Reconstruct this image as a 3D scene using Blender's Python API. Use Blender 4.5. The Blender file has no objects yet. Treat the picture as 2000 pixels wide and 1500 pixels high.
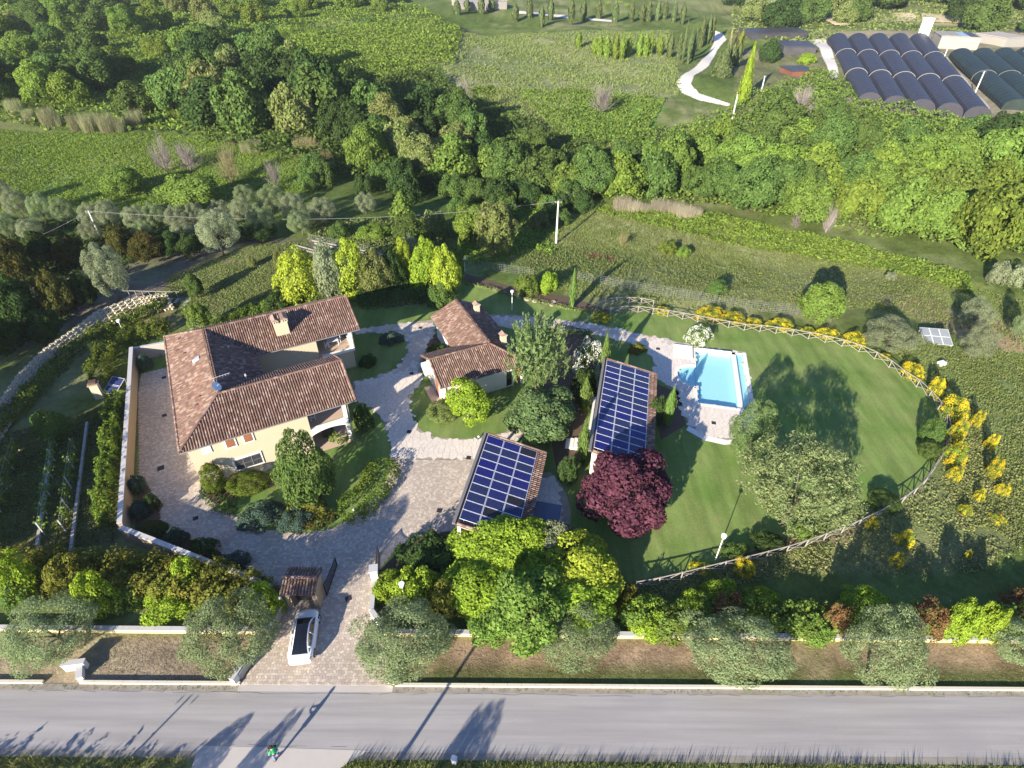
import bpy, math, random
import numpy as np
from mathutils import Vector, Matrix
from mathutils.geometry import tessellate_polygon

R_ = math.radians
SC = bpy.context.scene
COL = SC.collection

# ---------------------------------------------------------------- camera, sky, sun, exposure
CAM_H, CAM_F, CAM_PITCH, CAM_ROLL = 43.3, 1166.0, 38.45, 0.40
cam_data = bpy.data.cameras.new("camera")
cam = bpy.data.objects.new("camera", cam_data)
COL.objects.link(cam)
cam_data.sensor_width = 36.0
cam_data.lens = CAM_F / 2000.0 * 36.0
cam_data.clip_start, cam_data.clip_end = 0.5, 6000.0
cam.location = (0, 0, CAM_H)
cam.rotation_mode = 'QUATERNION'
cam.rotation_quaternion = (Matrix.Rotation(R_(90 - CAM_PITCH), 3, 'X') @ Matrix.Rotation(R_(CAM_ROLL), 3, 'Z')).to_quaternion()
SC.camera = cam

SUN_EL, SUN_AZ = 19.0, 240.0          # direction towards the sun, counter-clockwise from +x
world = bpy.data.worlds.new("World")
SC.world = world
world.use_nodes = True
_nt = world.node_tree
_sky = _nt.nodes.new('ShaderNodeTexSky')
_sky.sky_type = 'NISHITA'
_sky.sun_disc = False
_sky.sun_elevation = R_(SUN_EL)
_sky.sun_rotation = R_(90 - SUN_AZ)
_sky.air_density, _sky.dust_density, _sky.ozone_density = 1.0, 0.2, 3.0
_bg = _nt.nodes.get('Background') or _nt.nodes.new('ShaderNodeBackground')
_wb = _nt.nodes.new('ShaderNodeMix'); _wb.data_type = 'RGBA'; _wb.blend_type = 'MULTIPLY'; _wb.inputs[0].default_value = 1.0
_wb.inputs[7].default_value = (0.95, 1.0, 1.24, 1)      # the camera's white balance is set for the warm sun
_nt.links.new(_sky.outputs[0], _wb.inputs[6])
_nt.links.new(_wb.outputs[2], _bg.inputs[0])
_bg.inputs[1].default_value = 0.075
sun_data = bpy.data.lights.new("sun", 'SUN')
sun_data.energy = 5.0
sun_data.angle = R_(0.55)
sun_data.color = (1.0, 0.905, 0.735)
sun = bpy.data.objects.new("sun", sun_data)
COL.objects.link(sun)
_sd = Vector((math.cos(R_(SUN_AZ)) * math.cos(R_(SUN_EL)), math.sin(R_(SUN_AZ)) * math.cos(R_(SUN_EL)), math.sin(R_(SUN_EL))))
sun.rotation_euler = _sd.to_track_quat('Z', 'Y').to_euler()
sun.location = (-60, -60, 80)
SC.view_settings.view_transform = 'Standard'
SC.view_settings.look = 'None'
SC.view_settings.exposure = 1.45
SC.view_settings.gamma = 1.0
SC.view_settings.use_curve_mapping = False
SC.cycles.max_bounces = 6
SC.cycles.transparent_max_bounces = 12

# ---------------------------------------------------------------- helpers
def sstep(x):
    x = np.clip(x, 0, 1)
    return x * x * (3 - 2 * x)

def Zt(x, y):
    """height of the ground"""
    x = np.asarray(x, float); y = np.asarray(y, float)
    north = sstep((y - (79 - 0.2 * np.maximum(x, 0))) / 22.0) * sstep((x + 34) / 26.0)
    east = sstep((x - 50) / 18.0)
    out = np.maximum(north, east)
    rise = np.maximum(y - 128, 0) * 0.028
    far = sstep((y - 92) / 40.0)
    bump = (np.sin(x * .083 + y * .041) + np.sin(x * .037 - y * .071 + 1.3) + .6 * np.sin(x * .19 + y * .13 + .7)) * .45 * far
    return -2.6 * out + rise * 1.0 + bump

_t, _r = R_(CAM_PITCH), R_(CAM_ROLL)
_ct, _st, _cr, _sr = math.cos(_t), math.sin(_t), math.cos(_r), math.sin(_r)
def G(px, py, z=0.0):
    """point of the horizontal plane z that lies under a photo position (2000 x 1500)"""
    x = (px - 1000) / CAM_F; y = (py - 750) / CAM_F
    x, y = x * _cr + y * _sr, -x * _sr + y * _cr
    d = (x, _ct - y * _st, -_st - y * _ct)
    s = (z - CAM_H) / d[2]
    return Vector((d[0] * s, d[1] * s, z))
def P(px, py, dz=0.0):
    """ground point"""
    z = 0.0
    for _ in range(12):
        q = G(px, py, z + dz)
        z = float(Zt(q.x, q.y))
    return Vector((q.x, q.y, z))
def PJ(X):
    X = np.asarray(X, float).reshape(-1, 3) - np.array([0, 0, CAM_H])
    d = X[:, 1] * _ct - X[:, 2] * _st
    u = X[:, 1] * _st + X[:, 2] * _ct
    d = np.where(d < .1, .1, d)
    x = X[:, 0] / d; y = -u / d
    return np.stack([1000 + CAM_F * (x * _cr - y * _sr), 750 + CAM_F * (x * _sr + y * _cr)], 1)
def depth(p):
    return p[1] * _ct - (p[2] - CAM_H) * _st

def poly(pts, z=0.0):
    return [(lambda q: (q.x, q.y))(G(a, b, z)) for a, b in pts]
def tpoly(pts):
    return [(lambda q: (q.x, q.y))(P(a, b)) for a, b in pts]
def pip(X, Y, pl):
    X = np.asarray(X); Y = np.asarray(Y)
    c = np.zeros(X.shape, bool); n = len(pl); j = n - 1
    for i in range(n):
        xi, yi = pl[i]; xj, yj = pl[j]
        if yi != yj:
            c ^= ((yi > Y) != (yj > Y)) & (X < (xj - xi) * (Y - yi) / (yj - yi) + xi)
        j = i
    return c

def tag(o, label=None, cat=None, group=None, kind=None):
    if label: o['label'] = label
    if cat: o['category'] = cat
    if group: o['group'] = group
    if kind: o['kind'] = kind
    return o
def link(name, me, parent=None, loc=(0, 0, 0), rz=0.0, mat=None):
    o = bpy.data.objects.new(name, me)
    COL.objects.link(o)
    o.location = loc
    if rz: o.rotation_euler = (0, 0, rz)
    if parent: o.parent = parent
    if mat is not None and me is not None and not me.materials:
        me.materials.append(mat)
    return o
def empty(name, loc=(0, 0, 0), rz=0.0, label=None, cat=None, group=None):
    o = bpy.data.objects.new(name, None)
    o.empty_display_size = .3
    COL.objects.link(o)
    o.location = loc; o.rotation_euler = (0, 0, rz)
    return tag(o, label, cat, group)
def raw_mesh(name, V, F, smooth=False):
    """V (n,3), F (m,k) numpy"""
    V = np.ascontiguousarray(V, np.float32); F = np.ascontiguousarray(F, np.int32)
    me = bpy.data.meshes.new(name)
    m, k = F.shape
    me.vertices.add(len(V)); me.vertices.foreach_set('co', V.ravel())
    me.loops.add(m * k); me.loops.foreach_set('vertex_index', F.ravel())
    me.polygons.add(m)
    me.polygons.foreach_set('loop_start', np.arange(m, dtype=np.int32) * k)
    me.polygons.foreach_set('loop_total', np.full(m, k, np.int32))
    me.polygons.foreach_set('use_smooth', np.full(m, smooth, bool))
    me.update(calc_edges=True)
    return me
def quads_mesh(name, Q):
    Q = np.asarray(Q); n = len(Q)
    return raw_mesh(name, Q.reshape(-1, 3), np.arange(n * 4).reshape(n, 4))

class MB:
    """collects boxes, prisms and tubes into one mesh"""
    def __init__(s): s.v = []; s.f = []; s.mi = []; s.cur = 0; s.sm = []; s.smooth = False
    def m(s, i): s.cur = i; return s
    def face(s, pts):
        b = len(s.v); s.v += [tuple(p) for p in pts]; s.f.append(tuple(range(b, b + len(pts)))); s.mi.append(s.cur); s.sm.append(s.smooth)
    def add(s, V, F):
        b = len(s.v); s.v += [tuple(p) for p in V]
        for f in F: s.f.append(tuple(b + i for i in f)); s.mi.append(s.cur); s.sm.append(s.smooth)
    def box(s, c, d, rz=0.0, M=None):
        x, y, z = d[0] / 2, d[1] / 2, d[2] / 2
        V = [Vector(q) for q in ((-x, -y, -z), (x, -y, -z), (x, y, -z), (-x, y, -z), (-x, -y, z), (x, -y, z), (x, y, z), (-x, y, z))]
        if M is not None: V = [M @ q for q in V]
        elif rz: V = [Matrix.Rotation(rz, 3, 'Z') @ q for q in V]
        V = [q + Vector(c) for q in V]
        s.add(V, [(3, 2, 1, 0), (4, 5, 6, 7), (0, 1, 5, 4), (1, 2, 6, 5), (2, 3, 7, 6), (3, 0, 4, 7)]); return s
    def b2(s, a, b):
        return s.box([(a[i] + b[i]) / 2 for i in range(3)], [abs(b[i] - a[i]) for i in range(3)])
    def prism(s, pl, z0, z1):
        n = len(pl)
        ar = sum(pl[i][0] * pl[(i + 1) % n][1] - pl[(i + 1) % n][0] * pl[i][1] for i in range(n))
        if ar < 0: pl = pl[::-1]
        a = z0 if callable(z0) else (lambda x, y: z0); b = z1 if callable(z1) else (lambda x, y: z1)
        V = [(p[0], p[1], a(*p[:2])) for p in pl] + [(p[0], p[1], b(*p[:2])) for p in pl]
        F = [(i, (i + 1) % n, n + (i + 1) % n, n + i) for i in range(n)]
        if n <= 4: F += [tuple(range(n))[::-1], tuple(range(n, 2 * n))]
        else:
            for t in tessellate_polygon([[Vector((p[0], p[1], 0)) for p in pl]]):
                q = [pl[i] for i in t]
                if (q[1][0] - q[0][0]) * (q[2][1] - q[0][1]) - (q[2][0] - q[0][0]) * (q[1][1] - q[0][1]) < 0: t = t[::-1]
                F += [tuple(n + i for i in t), tuple(t[::-1])]
        s.add(V, F); return s
    def tube(s, a, b, r0, r1=None, n=8, cap=True):
        a = Vector(a); b = Vector(b); r1 = r0 if r1 is None else r1
        w = (b - a); q = w.to_track_quat('Z', 'Y').to_matrix()
        V = []
        for c, r in ((a, r0), (b, r1)):
            for k in range(n):
                t = 2 * math.pi * k / n
                V.append(c + q @ Vector((r * math.cos(t), r * math.sin(t), 0)))
        F = [(k, (k + 1) % n, n + (k + 1) % n, n + k) for k in range(n)]
        if cap: F += [tuple(range(n))[::-1], tuple(range(n, 2 * n))]
        s.add(V, F); return s
    def bar(s, a, b, w, h=None):
        """square bar between two points"""
        h = w if h is None else h
        a = Vector(a); b = Vector(b); d = (b - a); L = d.length
        M = d.to_track_quat('X', 'Z').to_matrix()
        return s.box((a + b) / 2, (L, w, h), M=M)
    def dome(s, c, r, n=10, k=5, squash=1.0, full=False):
        V = []; F = []
        lo = -k if full else 0
        for i in range(lo, k + 1):
            a = i / k * math.pi / 2
            for j in range(n):
                t = 2 * math.pi * j / n
                V.append((c[0] + r * math.cos(a) * math.cos(t), c[1] + r * math.cos(a) * math.sin(t), c[2] + r * squash * math.sin(a)))
        for i in range(k - lo):
            for j in range(n): F.append((i * n + j, i * n + (j + 1) % n, (i + 1) * n + (j + 1) % n, (i + 1) * n + j))
        s.add(V, F); return s
    def mesh(s, name, mats):
        me = bpy.data.meshes.new(name)
        me.from_pydata([tuple(p) for p in s.v], [], s.f)
        for m_ in (mats if isinstance(mats, (list, tuple)) else [mats]): me.materials.append(m_)
        me.polygons.foreach_set('material_index', s.mi)
        me.polygons.foreach_set('use_smooth', s.sm)
        me.update()
        return me
    def build(s, name, mats, parent=None, loc=(0, 0, 0), rz=0.0):
        return link(name, s.mesh(name, mats), parent, loc, rz)

def sheet(name, pl, z, mat, holes=(), parent=None, follow=False):
    loops = [[Vector((p[0], p[1], 0)) for p in pl]] + [[Vector((p[0], p[1], 0)) for p in h] for h in holes]
    pts = [p for l in loops for p in l]
    F = []
    for t in tessellate_polygon(loops):
        q = [pts[i] for i in t]
        if (q[1] - q[0]).cross(q[2] - q[0]).z < 0: t = t[::-1]
        F.append(tuple(t))
    me = bpy.data.meshes.new(name)
    me.from_pydata([(p.x, p.y, z + (float(Zt(p.x, p.y)) if follow else 0)) for p in pts], [], F)
    me.update()
    o = link(name, me, parent, mat=mat)
    return o

# ---------------------------------------------------------------- materials
def _nodes(name):
    m = bpy.data.materials.new(name); m.use_nodes = True
    nt = m.node_tree; nt.nodes.clear()
    out = nt.nodes.new('ShaderNodeOutputMaterial')
    return m, nt, out
def _n(nt, t, **kw):
    n = nt.nodes.new(t)
    for k, v in kw.items(): setattr(n, k, v)
    return n
def _noise(nt, scale, detail=4, rough=.6, vec=None):
    n = _n(nt, 'ShaderNodeTexNoise'); n.inputs['Scale'].default_value = scale
    n.inputs['Detail'].default_value = detail; n.inputs['Roughness'].default_value = rough
    if vec is not None: nt.links.new(vec, n.inputs['Vector'])
    return n.outputs['Fac']
def _math(nt, op, a, b=None, c=None, clamp=False):
    n = _n(nt, 'ShaderNodeMath', operation=op, use_clamp=clamp)
    for i, v in enumerate((a, b, c)):
        if v is None: continue
        if isinstance(v, (int, float)): n.inputs[i].default_value = v
        else: nt.links.new(v, n.inputs[i])
    return n.outputs[0]
def _mix(nt, fac, a, b, mode='MIX'):
    n = _n(nt, 'ShaderNodeMix', data_type='RGBA', blend_type=mode)
    for i, v in ((0, fac), (6, a), (7, b)):
        if isinstance(v, (int, float)): n.inputs[i].default_value = v
        elif isinstance(v, (tuple, list)): n.inputs[i].default_value = (*v[:3], 1)
        else: nt.links.new(v, n.inputs[i])
    return n.outputs[2]
def _hsv(nt, col, h=None, s=None, v=None):
    n = _n(nt, 'ShaderNodeHueSaturation')
    for i, q in ((0, h), (1, s), (2, v)):
        if q is None: continue
        if isinstance(q, (int, float)): n.inputs[i].default_value = q
        else: nt.links.new(q, n.inputs[i])
    if isinstance(col, (tuple, list)): n.inputs[4].default_value = (*col[:3], 1)
    else: nt.links.new(col, n.inputs[4])
    return n.outputs[0]
def _range(nt, x, lo, hi):
    return _math(nt, 'MULTIPLY_ADD', x, hi - lo, lo)
def _pos(nt):
    return _n(nt, 'ShaderNodeNewGeometry').outputs['Position']

def surf(name, col, rough=.85, alt=None, nscale=1.5, namt=.35, island=0.0, ihue=0.0, alts=None, bump=0.0, bscale=20, metal=0.0, spec=.3, obj=0.0, coat=0.0):
    """matte or glossy surface; noise blends col into alt, islands of the mesh vary in value, hue and between alts"""
    m, nt, out = _nodes(name)
    p = _n(nt, 'ShaderNodeBsdfPrincipled')
    pos = _pos(nt)
    c = col
    isl = _n(nt, 'ShaderNodeNewGeometry').outputs['Random Per Island']
    if alts:
        r = _n(nt, 'ShaderNodeValToRGB'); r.color_ramp.interpolation = 'CONSTANT'
        e = r.color_ramp.elements
        while len(e) < len(alts): e.new(.5)
        for i, a in enumerate(alts): e[i].position = i / len(alts); e[i].color = (*a, 1)
        nt.links.new(isl, r.inputs[0]); c = r.outputs[0]
    n1 = _noise(nt, nscale, 5, .65, pos)
    n2 = _noise(nt, nscale * .13, 3, .5, pos)
    f = _math(nt, 'MULTIPLY_ADD', n1, .6, _math(nt, 'MULTIPLY', n2, .4))
    f = _math(nt, 'SUBTRACT', _math(nt, 'MULTIPLY', f, 2.6), .8, clamp=True)
    if alt is not None: c = _mix(nt, _math(nt, 'MULTIPLY', f, namt if namt <= 1 else 1), c, alt)
    else: c = _hsv(nt, c, v=_range(nt, f, 1 - namt, 1 + namt * .6))
    if island or ihue:
        wn = _n(nt, 'ShaderNodeTexWhiteNoise', noise_dimensions='1D'); nt.links.new(isl, wn.inputs['W'])
        c = _hsv(nt, c, h=_range(nt, wn.outputs['Value'], .5 - ihue, .5 + ihue), v=_range(nt, isl, 1 - island, 1 + island))
    if obj:
        c = _hsv(nt, c, v=_range(nt, _n(nt, 'ShaderNodeObjectInfo').outputs['Random'], 1 - obj, 1 + obj))
    if isinstance(c, tuple): p.inputs['Base Color'].default_value = (*c, 1)
    else: nt.links.new(c, p.inputs['Base Color'])
    p.inputs['Roughness'].default_value = rough
    p.inputs['Metallic'].default_value = metal
    p.inputs['Specular IOR Level'].default_value = spec
    p.inputs['Coat Weight'].default_value = coat
    if bump:
        b = _n(nt, 'ShaderNodeBump'); b.inputs['Strength'].default_value = bump; b.inputs['Distance'].default_value = .05
        nt.links.new(_noise(nt, bscale, 4, .7, pos), b.inputs['Height'])
        nt.links.new(b.outputs[0], p.inputs['Normal'])
    nt.links.new(p.outputs[0], out.inputs[0])
    return m

def leafmat(name, col, var=.34, hue=.025, trans=.36, alt=None, altf=.0, obj=.16):
    m, nt, out = _nodes(name)
    geo = _n(nt, 'ShaderNodeNewGeometry'); isl = geo.outputs['Random Per Island']
    oi = _n(nt, 'ShaderNodeObjectInfo').outputs['Random']
    wn = _n(nt, 'ShaderNodeTexWhiteNoise', noise_dimensions='1D'); nt.links.new(isl, wn.inputs['W'])
    c = col
    if alt is not None:
        nz = _noise(nt, .55, 3, .6, geo.outputs['Position'])
        k = _math(nt, 'ADD', _math(nt, 'MULTIPLY', nz, 1.3), _math(nt, 'MULTIPLY', wn.outputs['Value'], .4))
        c = _mix(nt, _math(nt, 'MULTIPLY', _math(nt, 'SUBTRACT', k, 1.05 - altf), 4, clamp=True), col, alt)
    c = _hsv(nt, c, h=_range(nt, _math(nt, 'MULTIPLY_ADD', oi, .5, _math(nt, 'MULTIPLY', wn.outputs['Value'], .5)), .5 - hue, .5 + hue),
             v=_math(nt, 'MULTIPLY', _range(nt, isl, 1 - var, 1 + var * .9), _range(nt, oi, 1 - obj, 1 + obj)))
    d = _n(nt, 'ShaderNodeBsdfDiffuse'); t = _n(nt, 'ShaderNodeBsdfTranslucent')
    nt.links.new(c, d.inputs[0]); nt.links.new(_hsv(nt, c, h=.485, s=1.1, v=1.15), t.inputs[0])
    mx = _n(nt, 'ShaderNodeMixShader'); mx.inputs[0].default_value = trans
    nt.links.new(d.outputs[0], mx.inputs[1]); nt.links.new(t.outputs[0], mx.inputs[2])
    nt.links.new(mx.outputs[0], out.inputs[0])
    return m

LEAF = {}
def _leaf(k, *a, **kw): LEAF[k] = leafmat('foliage ' + k, *a, **kw)
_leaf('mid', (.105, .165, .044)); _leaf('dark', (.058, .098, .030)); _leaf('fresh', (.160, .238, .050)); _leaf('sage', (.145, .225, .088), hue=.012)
_leaf('lime', (.255, .365, .042), hue=.010, alt=(.15, .24, .035), altf=.0, obj=.10); _leaf('yellow', (.335, .415, .050), hue=.008, alt=(.22, .31, .04), altf=.03, obj=.08)
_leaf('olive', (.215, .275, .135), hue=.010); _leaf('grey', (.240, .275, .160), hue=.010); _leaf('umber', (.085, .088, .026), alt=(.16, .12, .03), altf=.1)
_leaf('purple', (.110, .040, .058), hue=.02, trans=.2); _leaf('red', (.205, .115, .055), alt=(.15, .17, .05), altf=.15)
_leaf('rust', (.160, .175, .036), hue=.015, alt=(.22, .185, .035), altf=.12); _leaf('pine', (.215, .265, .115), hue=.010); _leaf('bank', (.265, .305, .115), hue=.02, alt=(.34, .30, .17), altf=.03); _leaf('cedar', (.150, .210, .080), hue=.015)
_leaf('blue', (.075, .120, .090), hue=.015); _leaf('white', (.66, .68, .56), var=.2, hue=.01, trans=.15); _leaf('broom', (.72, .56, .030), var=.25, hue=.008, trans=.2)
_leaf('twig', (.250, .215, .205), hue=.02, trans=.05); _leaf('reed', (.300, .300, .165), alt=(.20, .24, .09), altf=.15)
_leaf('straw', (.42, .38, .28), hue=.01, var=.25)
_leaf('cypress', (.105, .165, .040), trans=.15); _leaf('farcyp', (.100, .130, .052), trans=.15); _leaf('scrub', (.180, .255, .045), alt=(.12, .18, .04), altf=.15); _leaf('dry', (.320, .280, .150), alt=(.17, .19, .065), altf=.1)
_leaf('hedge', (.120, .175, .030), alt=(.20, .21, .03), altf=.1); _leaf('weed', (.185, .225, .072), alt=(.28, .26, .13), altf=.05)

BARK = surf('bark', (.16, .125, .095), alt=(.08, .06, .045), nscale=4, namt=.8)
STUCCO = surf('cream stucco', (.50, .43, .31), alt=(.43, .37, .27), nscale=.8, namt=.5, bump=.15, bscale=30)
WHITE = surf('white plaster', (.70, .69, .66), namt=.08, nscale=2)
TERRA = surf('terracotta roof tile', (.2, .13, .1), rough=.85, nscale=1.2, namt=.3, island=.30, ihue=.012,
             alts=[(.215, .130, .098), (.255, .172, .138), (.170, .098, .074), (.285, .200, .163), (.195, .118, .090), (.140, .088, .072)])
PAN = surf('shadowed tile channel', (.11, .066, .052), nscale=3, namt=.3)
WOODG = surf('weathered grey wood', (.30, .275, .25), alt=(.20, .18, .16), nscale=5, namt=.6)
SHUT = surf('brown wood shutter', (.26, .105, .055), nscale=8, namt=.2, rough=.6)
DARKM = surf('dark metal', (.05, .05, .055), rough=.5, namt=.1, metal=.3)
ALU = surf('aluminium', (.62, .64, .68), rough=.45, namt=.05, metal=.3)
GUTTER = surf('grey gutter metal', (.26, .245, .23), rough=.5, namt=.1, metal=.4)
CONC = surf('concrete', (.42, .39, .36), alt=(.30, .28, .26), nscale=1.2, namt=.6, bump=.2)
GLASSD = surf('dark glass', (.012, .014, .018), rough=.08, namt=.05, spec=.6)
CLOTHW = surf('white resin', (.75, .75, .76), rough=.5, namt=.05)
# ---------------------------------------------------------------- terrain
rng = np.random.default_rng(7)
POOL_O = Vector((20.87, 51.30, 0)); POOL_YAW = R_(-11.71)
def pool(x, y, z=0.0):
    c, s = math.cos(POOL_YAW), math.sin(POOL_YAW)
    return (POOL_O.x + c * x - s * y, POOL_O.y + s * x + c * y, z)
_step_arc = [(-.1 + 2.1 * math.cos(a), 5.1 + 2.1 * math.sin(a)) for a in np.linspace(math.pi / 2, 1.5 * math.pi, 13)]
POOL_HOLE = [pool(*q)[:2] for q in ([(0, 0), (5.75, .0), (5.75, 11.3), (0, 11.3)][:0] or
             [(-.02, 0.0), (5.72, 0.0), (5.72, 11.0), (-.02, 11.0)] + [(-.02, 7.2)] + _step_arc + [(-.02, 3.0)])]

xs = np.concatenate([np.arange(-900, -110, 16.), np.arange(-110, 110, 1.0), np.arange(110, 901, 16.)])
ys = np.concatenate([np.arange(-80, 8, 8.), np.arange(8, 112, 1.0), np.arange(112, 320, 2.5), np.arange(320, 620, 8.), np.arange(620, 2301, 60.)])
X, Y = np.meshgrid(xs, ys); Zg = Zt(X, Y)
V = np.stack([X, Y, Zg], -1).reshape(-1, 3)
nx, ny = len(xs), len(ys)
I, J = np.meshgrid(np.arange(nx - 1), np.arange(ny - 1))
a = (J * nx + I).ravel()
F = np.stack([a, a + 1, a + nx + 1, a + nx], 1)
cx = (X[:-1, :-1] + X[1:, 1:]).ravel() / 2; cy = (Y[:-1, :-1] + Y[1:, 1:]).ravel() / 2
_pr = [pool(*q)[:2] for q in ((-3.0, -1.2), (6.3, -1.2), (6.3, 11.6), (-3.0, 11.6))]
F = F[~pip(cx, cy, _pr)]
gm = raw_mesh('ground', V, F)

def wob(x, y, k, s):
    return (np.sin(x * k + s) + np.sin(y * k * 1.3 + 2.1 * s) + np.sin((x + y) * k * .7 + .4 * s) + np.sin((x - y) * k * 1.9 + s * 3)) / 4
def fbm(x, y, s=0.):
    return wob(x, y, .11, s) * .5 + wob(x, y, .31, s + 1) * .3 + wob(x, y, .83, s + 2) * .2
def noise01(x, y, cell, seed):
    """value noise"""
    g = np.random.default_rng(seed).random((256, 256))
    u = x / cell; v = y / cell
    i = np.floor(u).astype(int); j = np.floor(v).astype(int)
    fu = u - i; fv = v - j; fu = fu * fu * (3 - 2 * fu); fv = fv * fv * (3 - 2 * fv)
    A = g[i % 256, j % 256]; B = g[(i + 1) % 256, j % 256]; C = g[i % 256, (j + 1) % 256]; D = g[(i + 1) % 256, (j + 1) % 256]
    return (A * (1 - fu) + B * fu) * (1 - fv) + (C * (1 - fu) + D * fu) * fv
GREEN, MEAD, DRY, OLIV, BRT, SOIL, DIRT = (.115, .155, .042), (.130, .200, .048), (.28, .255, .145), (.200, .240, .066), (.10, .21, .042), (.33, .235, .14), (.16, .14, .11)
REG = [
    ([(0, 250), (330, 262), (640, 330), (600, 375), (300, 400), (0, 420)], MEAD),
    ([(0, 560), (160, 540), (430, 470), (620, 462), (640, 500), (400, 540), (250, 590), (0, 700)], DIRT),
    ([(320, 540), (480, 478), (600, 470), (640, 560), (560, 600), (420, 640), (330, 610)], (.135, .130, .055)),
    ([(280, 605), (370, 600), (360, 640), (250, 660)], (.16, .135, .07)),
    ([(700, 60), (1310, 60), (1330, 185), (1300, 200), (900, 195), (640, 150)], (.215, .235, .11)),
    ([(560, 20), (900, 60), (780, 160), (560, 110)], (.15, .2, .045)),
    ([(940, 175), (1120, 180), (1110, 280), (950, 270)], (.185, .165, .085)),
    ([(1100, 180), (1310, 195), (1240, 290), (1090, 265)], BRT),
    ([(880, 480), (1180, 400), (1420, 430), (1700, 500), (2010, 580), (2010, 680), (1700, 600), (1400, 610), (1100, 570)], OLIV),
    ([(1160, 400), (1400, 460), (1700, 515), (1890, 560), (1880, 535), (1640, 470), (1400, 415)], (.20, .25, .045)),
    ([(1650, 572), (1780, 572), (2010, 640), (2010, 690), (1900, 665), (1720, 590)], SOIL),
    ([(1700, 640), (2010, 690), (2010, 1080), (1880, 1010), (1850, 780), (1780, 720)], (.21, .25, .08)),
    ([(1560, 1010), (1850, 900), (1900, 960), (2010, 1060), (1900, 1120), (1480, 1120), (1240, 1150), (1450, 1095)], (.235, .25, .11)),
    ([(1580, 1020), (1660, 1010), (1700, 1050), (1560, 1090)], (.25, .185, .125)),
    ([(-60, 1240), (500, 1240), (480, 1330), (-60, 1330)], (.30, .235, .165)),
    ([(760, 1255), (2060, 1262), (2060, 1350), (760, 1340)], (.34, .24, .16)),
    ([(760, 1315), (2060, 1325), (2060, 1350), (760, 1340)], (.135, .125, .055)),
    ([(-60, 1462), (2060, 1470), (2060, 1600), (-60, 1600)], (.19, .20, .078)),
    ([(0, 850), (240, 775), (240, 1060), (0, 1090)], (.085, .095, .035)),
    ([(1425, 100), (1600, 90), (1640, 160), (1560, 200), (1430, 200)], (.20, .185, .10)),
    ([(1580, 28), (1668, 26), (1655, 52), (1630, 48)], (.52, .42, .27)), ([(1742, 28), (1790, 28), (1785, 44), (1748, 44)], (.52, .42, .27)),
    ([(1798, 28), (1905, 36), (1915, 48), (1800, 42)], (.54, .44, .29)), ([(1905, 10), (1950, 8), (1945, 26), (1910, 26)], (.36, .28, .2)),
    ([(1630, 60), (2100, 60), (2200, 240), (1660, 215)], (.27, .23, .17)),
]
vx, vy = V[:, 0], V[:, 1]
n1 = noise01(vx, vy, 9, 1) - .5; n2 = noise01(vx, vy, 3.2, 2) - .5; n3 = noise01(vx, vy, 26, 3) - .5; n4 = noise01(vx, vy, 1.3, 4) - .5
colr = np.tile(np.array(GREEN), (len(V), 1))
far = np.clip((vy - 60) / 90, .25, 2.2)
wx, wy = vx + (n1 * 5 + n2 * 2.5) * far * .7, vy + (n3 * 6 + n2 * 2.5) * far * .7
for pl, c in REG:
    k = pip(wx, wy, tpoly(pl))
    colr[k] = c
drym = np.clip((n3 * 1.2 + n1 * 1.1 + n2 * .9) * 1.6, 0, 1)[:, None]
colr = colr * (1 - drym * .45) + np.array(DRY) * drym * .45
grm = np.clip((-n3 * 1.0 + n2 * 1.2 - n1 * .7) * 1.5, 0, 1)[:, None]
colr = colr * (1 - grm * .5) + np.array((.055, .10, .022)) * grm * .5
colr *= (1 + (n4 * .5 + n2 * .35))[:, None]
red = pip(wx, wy, tpoly([(1130, 492), (1165, 494), (1198, 503), (1192, 508), (1150, 505)])); colr[red] = (.22, .085, .06)
ca = gm.color_attributes.new('tone', 'FLOAT_COLOR', 'POINT')
ca.data.foreach_set('color', np.concatenate([np.clip(colr, 0, 1), np.ones((len(V), 1))], 1).astype(np.float32).ravel())

def ground_mat():
    m, nt, out = _nodes('meadow ground')
    p = _n(nt, 'ShaderNodeBsdfPrincipled'); at = _n(nt, 'ShaderNodeVertexColor', layer_name='tone'); pos = _pos(nt)
    f1 = _noise(nt, 1.3, 8, .82, pos); f2 = _noise(nt, .45, 5, .65, pos)
    c = _hsv(nt, at.outputs[0], v=_range(nt, f1, .05, 1.95)); c = _hsv(nt, c, h=_range(nt, f2, .485, .515), v=_range(nt, f2, .7, 1.3))
    nt.links.new(c, p.inputs['Base Color']); p.inputs['Roughness'].default_value = 1; p.inputs['Specular IOR Level'].default_value = .05
    b = _n(nt, 'ShaderNodeBump'); b.inputs['Strength'].default_value = .6; b.inputs['Distance'].default_value = .25
    nt.links.new(_noise(nt, 3.0, 6, .75, pos), b.inputs['Height']); nt.links.new(b.outputs[0], p.inputs['Normal'])
    nt.links.new(p.outputs[0], out.inputs[0]); return m
gm.materials.append(ground_mat())
gm.polygons.foreach_set('use_smooth', np.ones(len(gm.polygons), bool))
tag(link('ground', gm), kind='structure')
# the sky beyond the hills is the World; nothing else stands there

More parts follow.
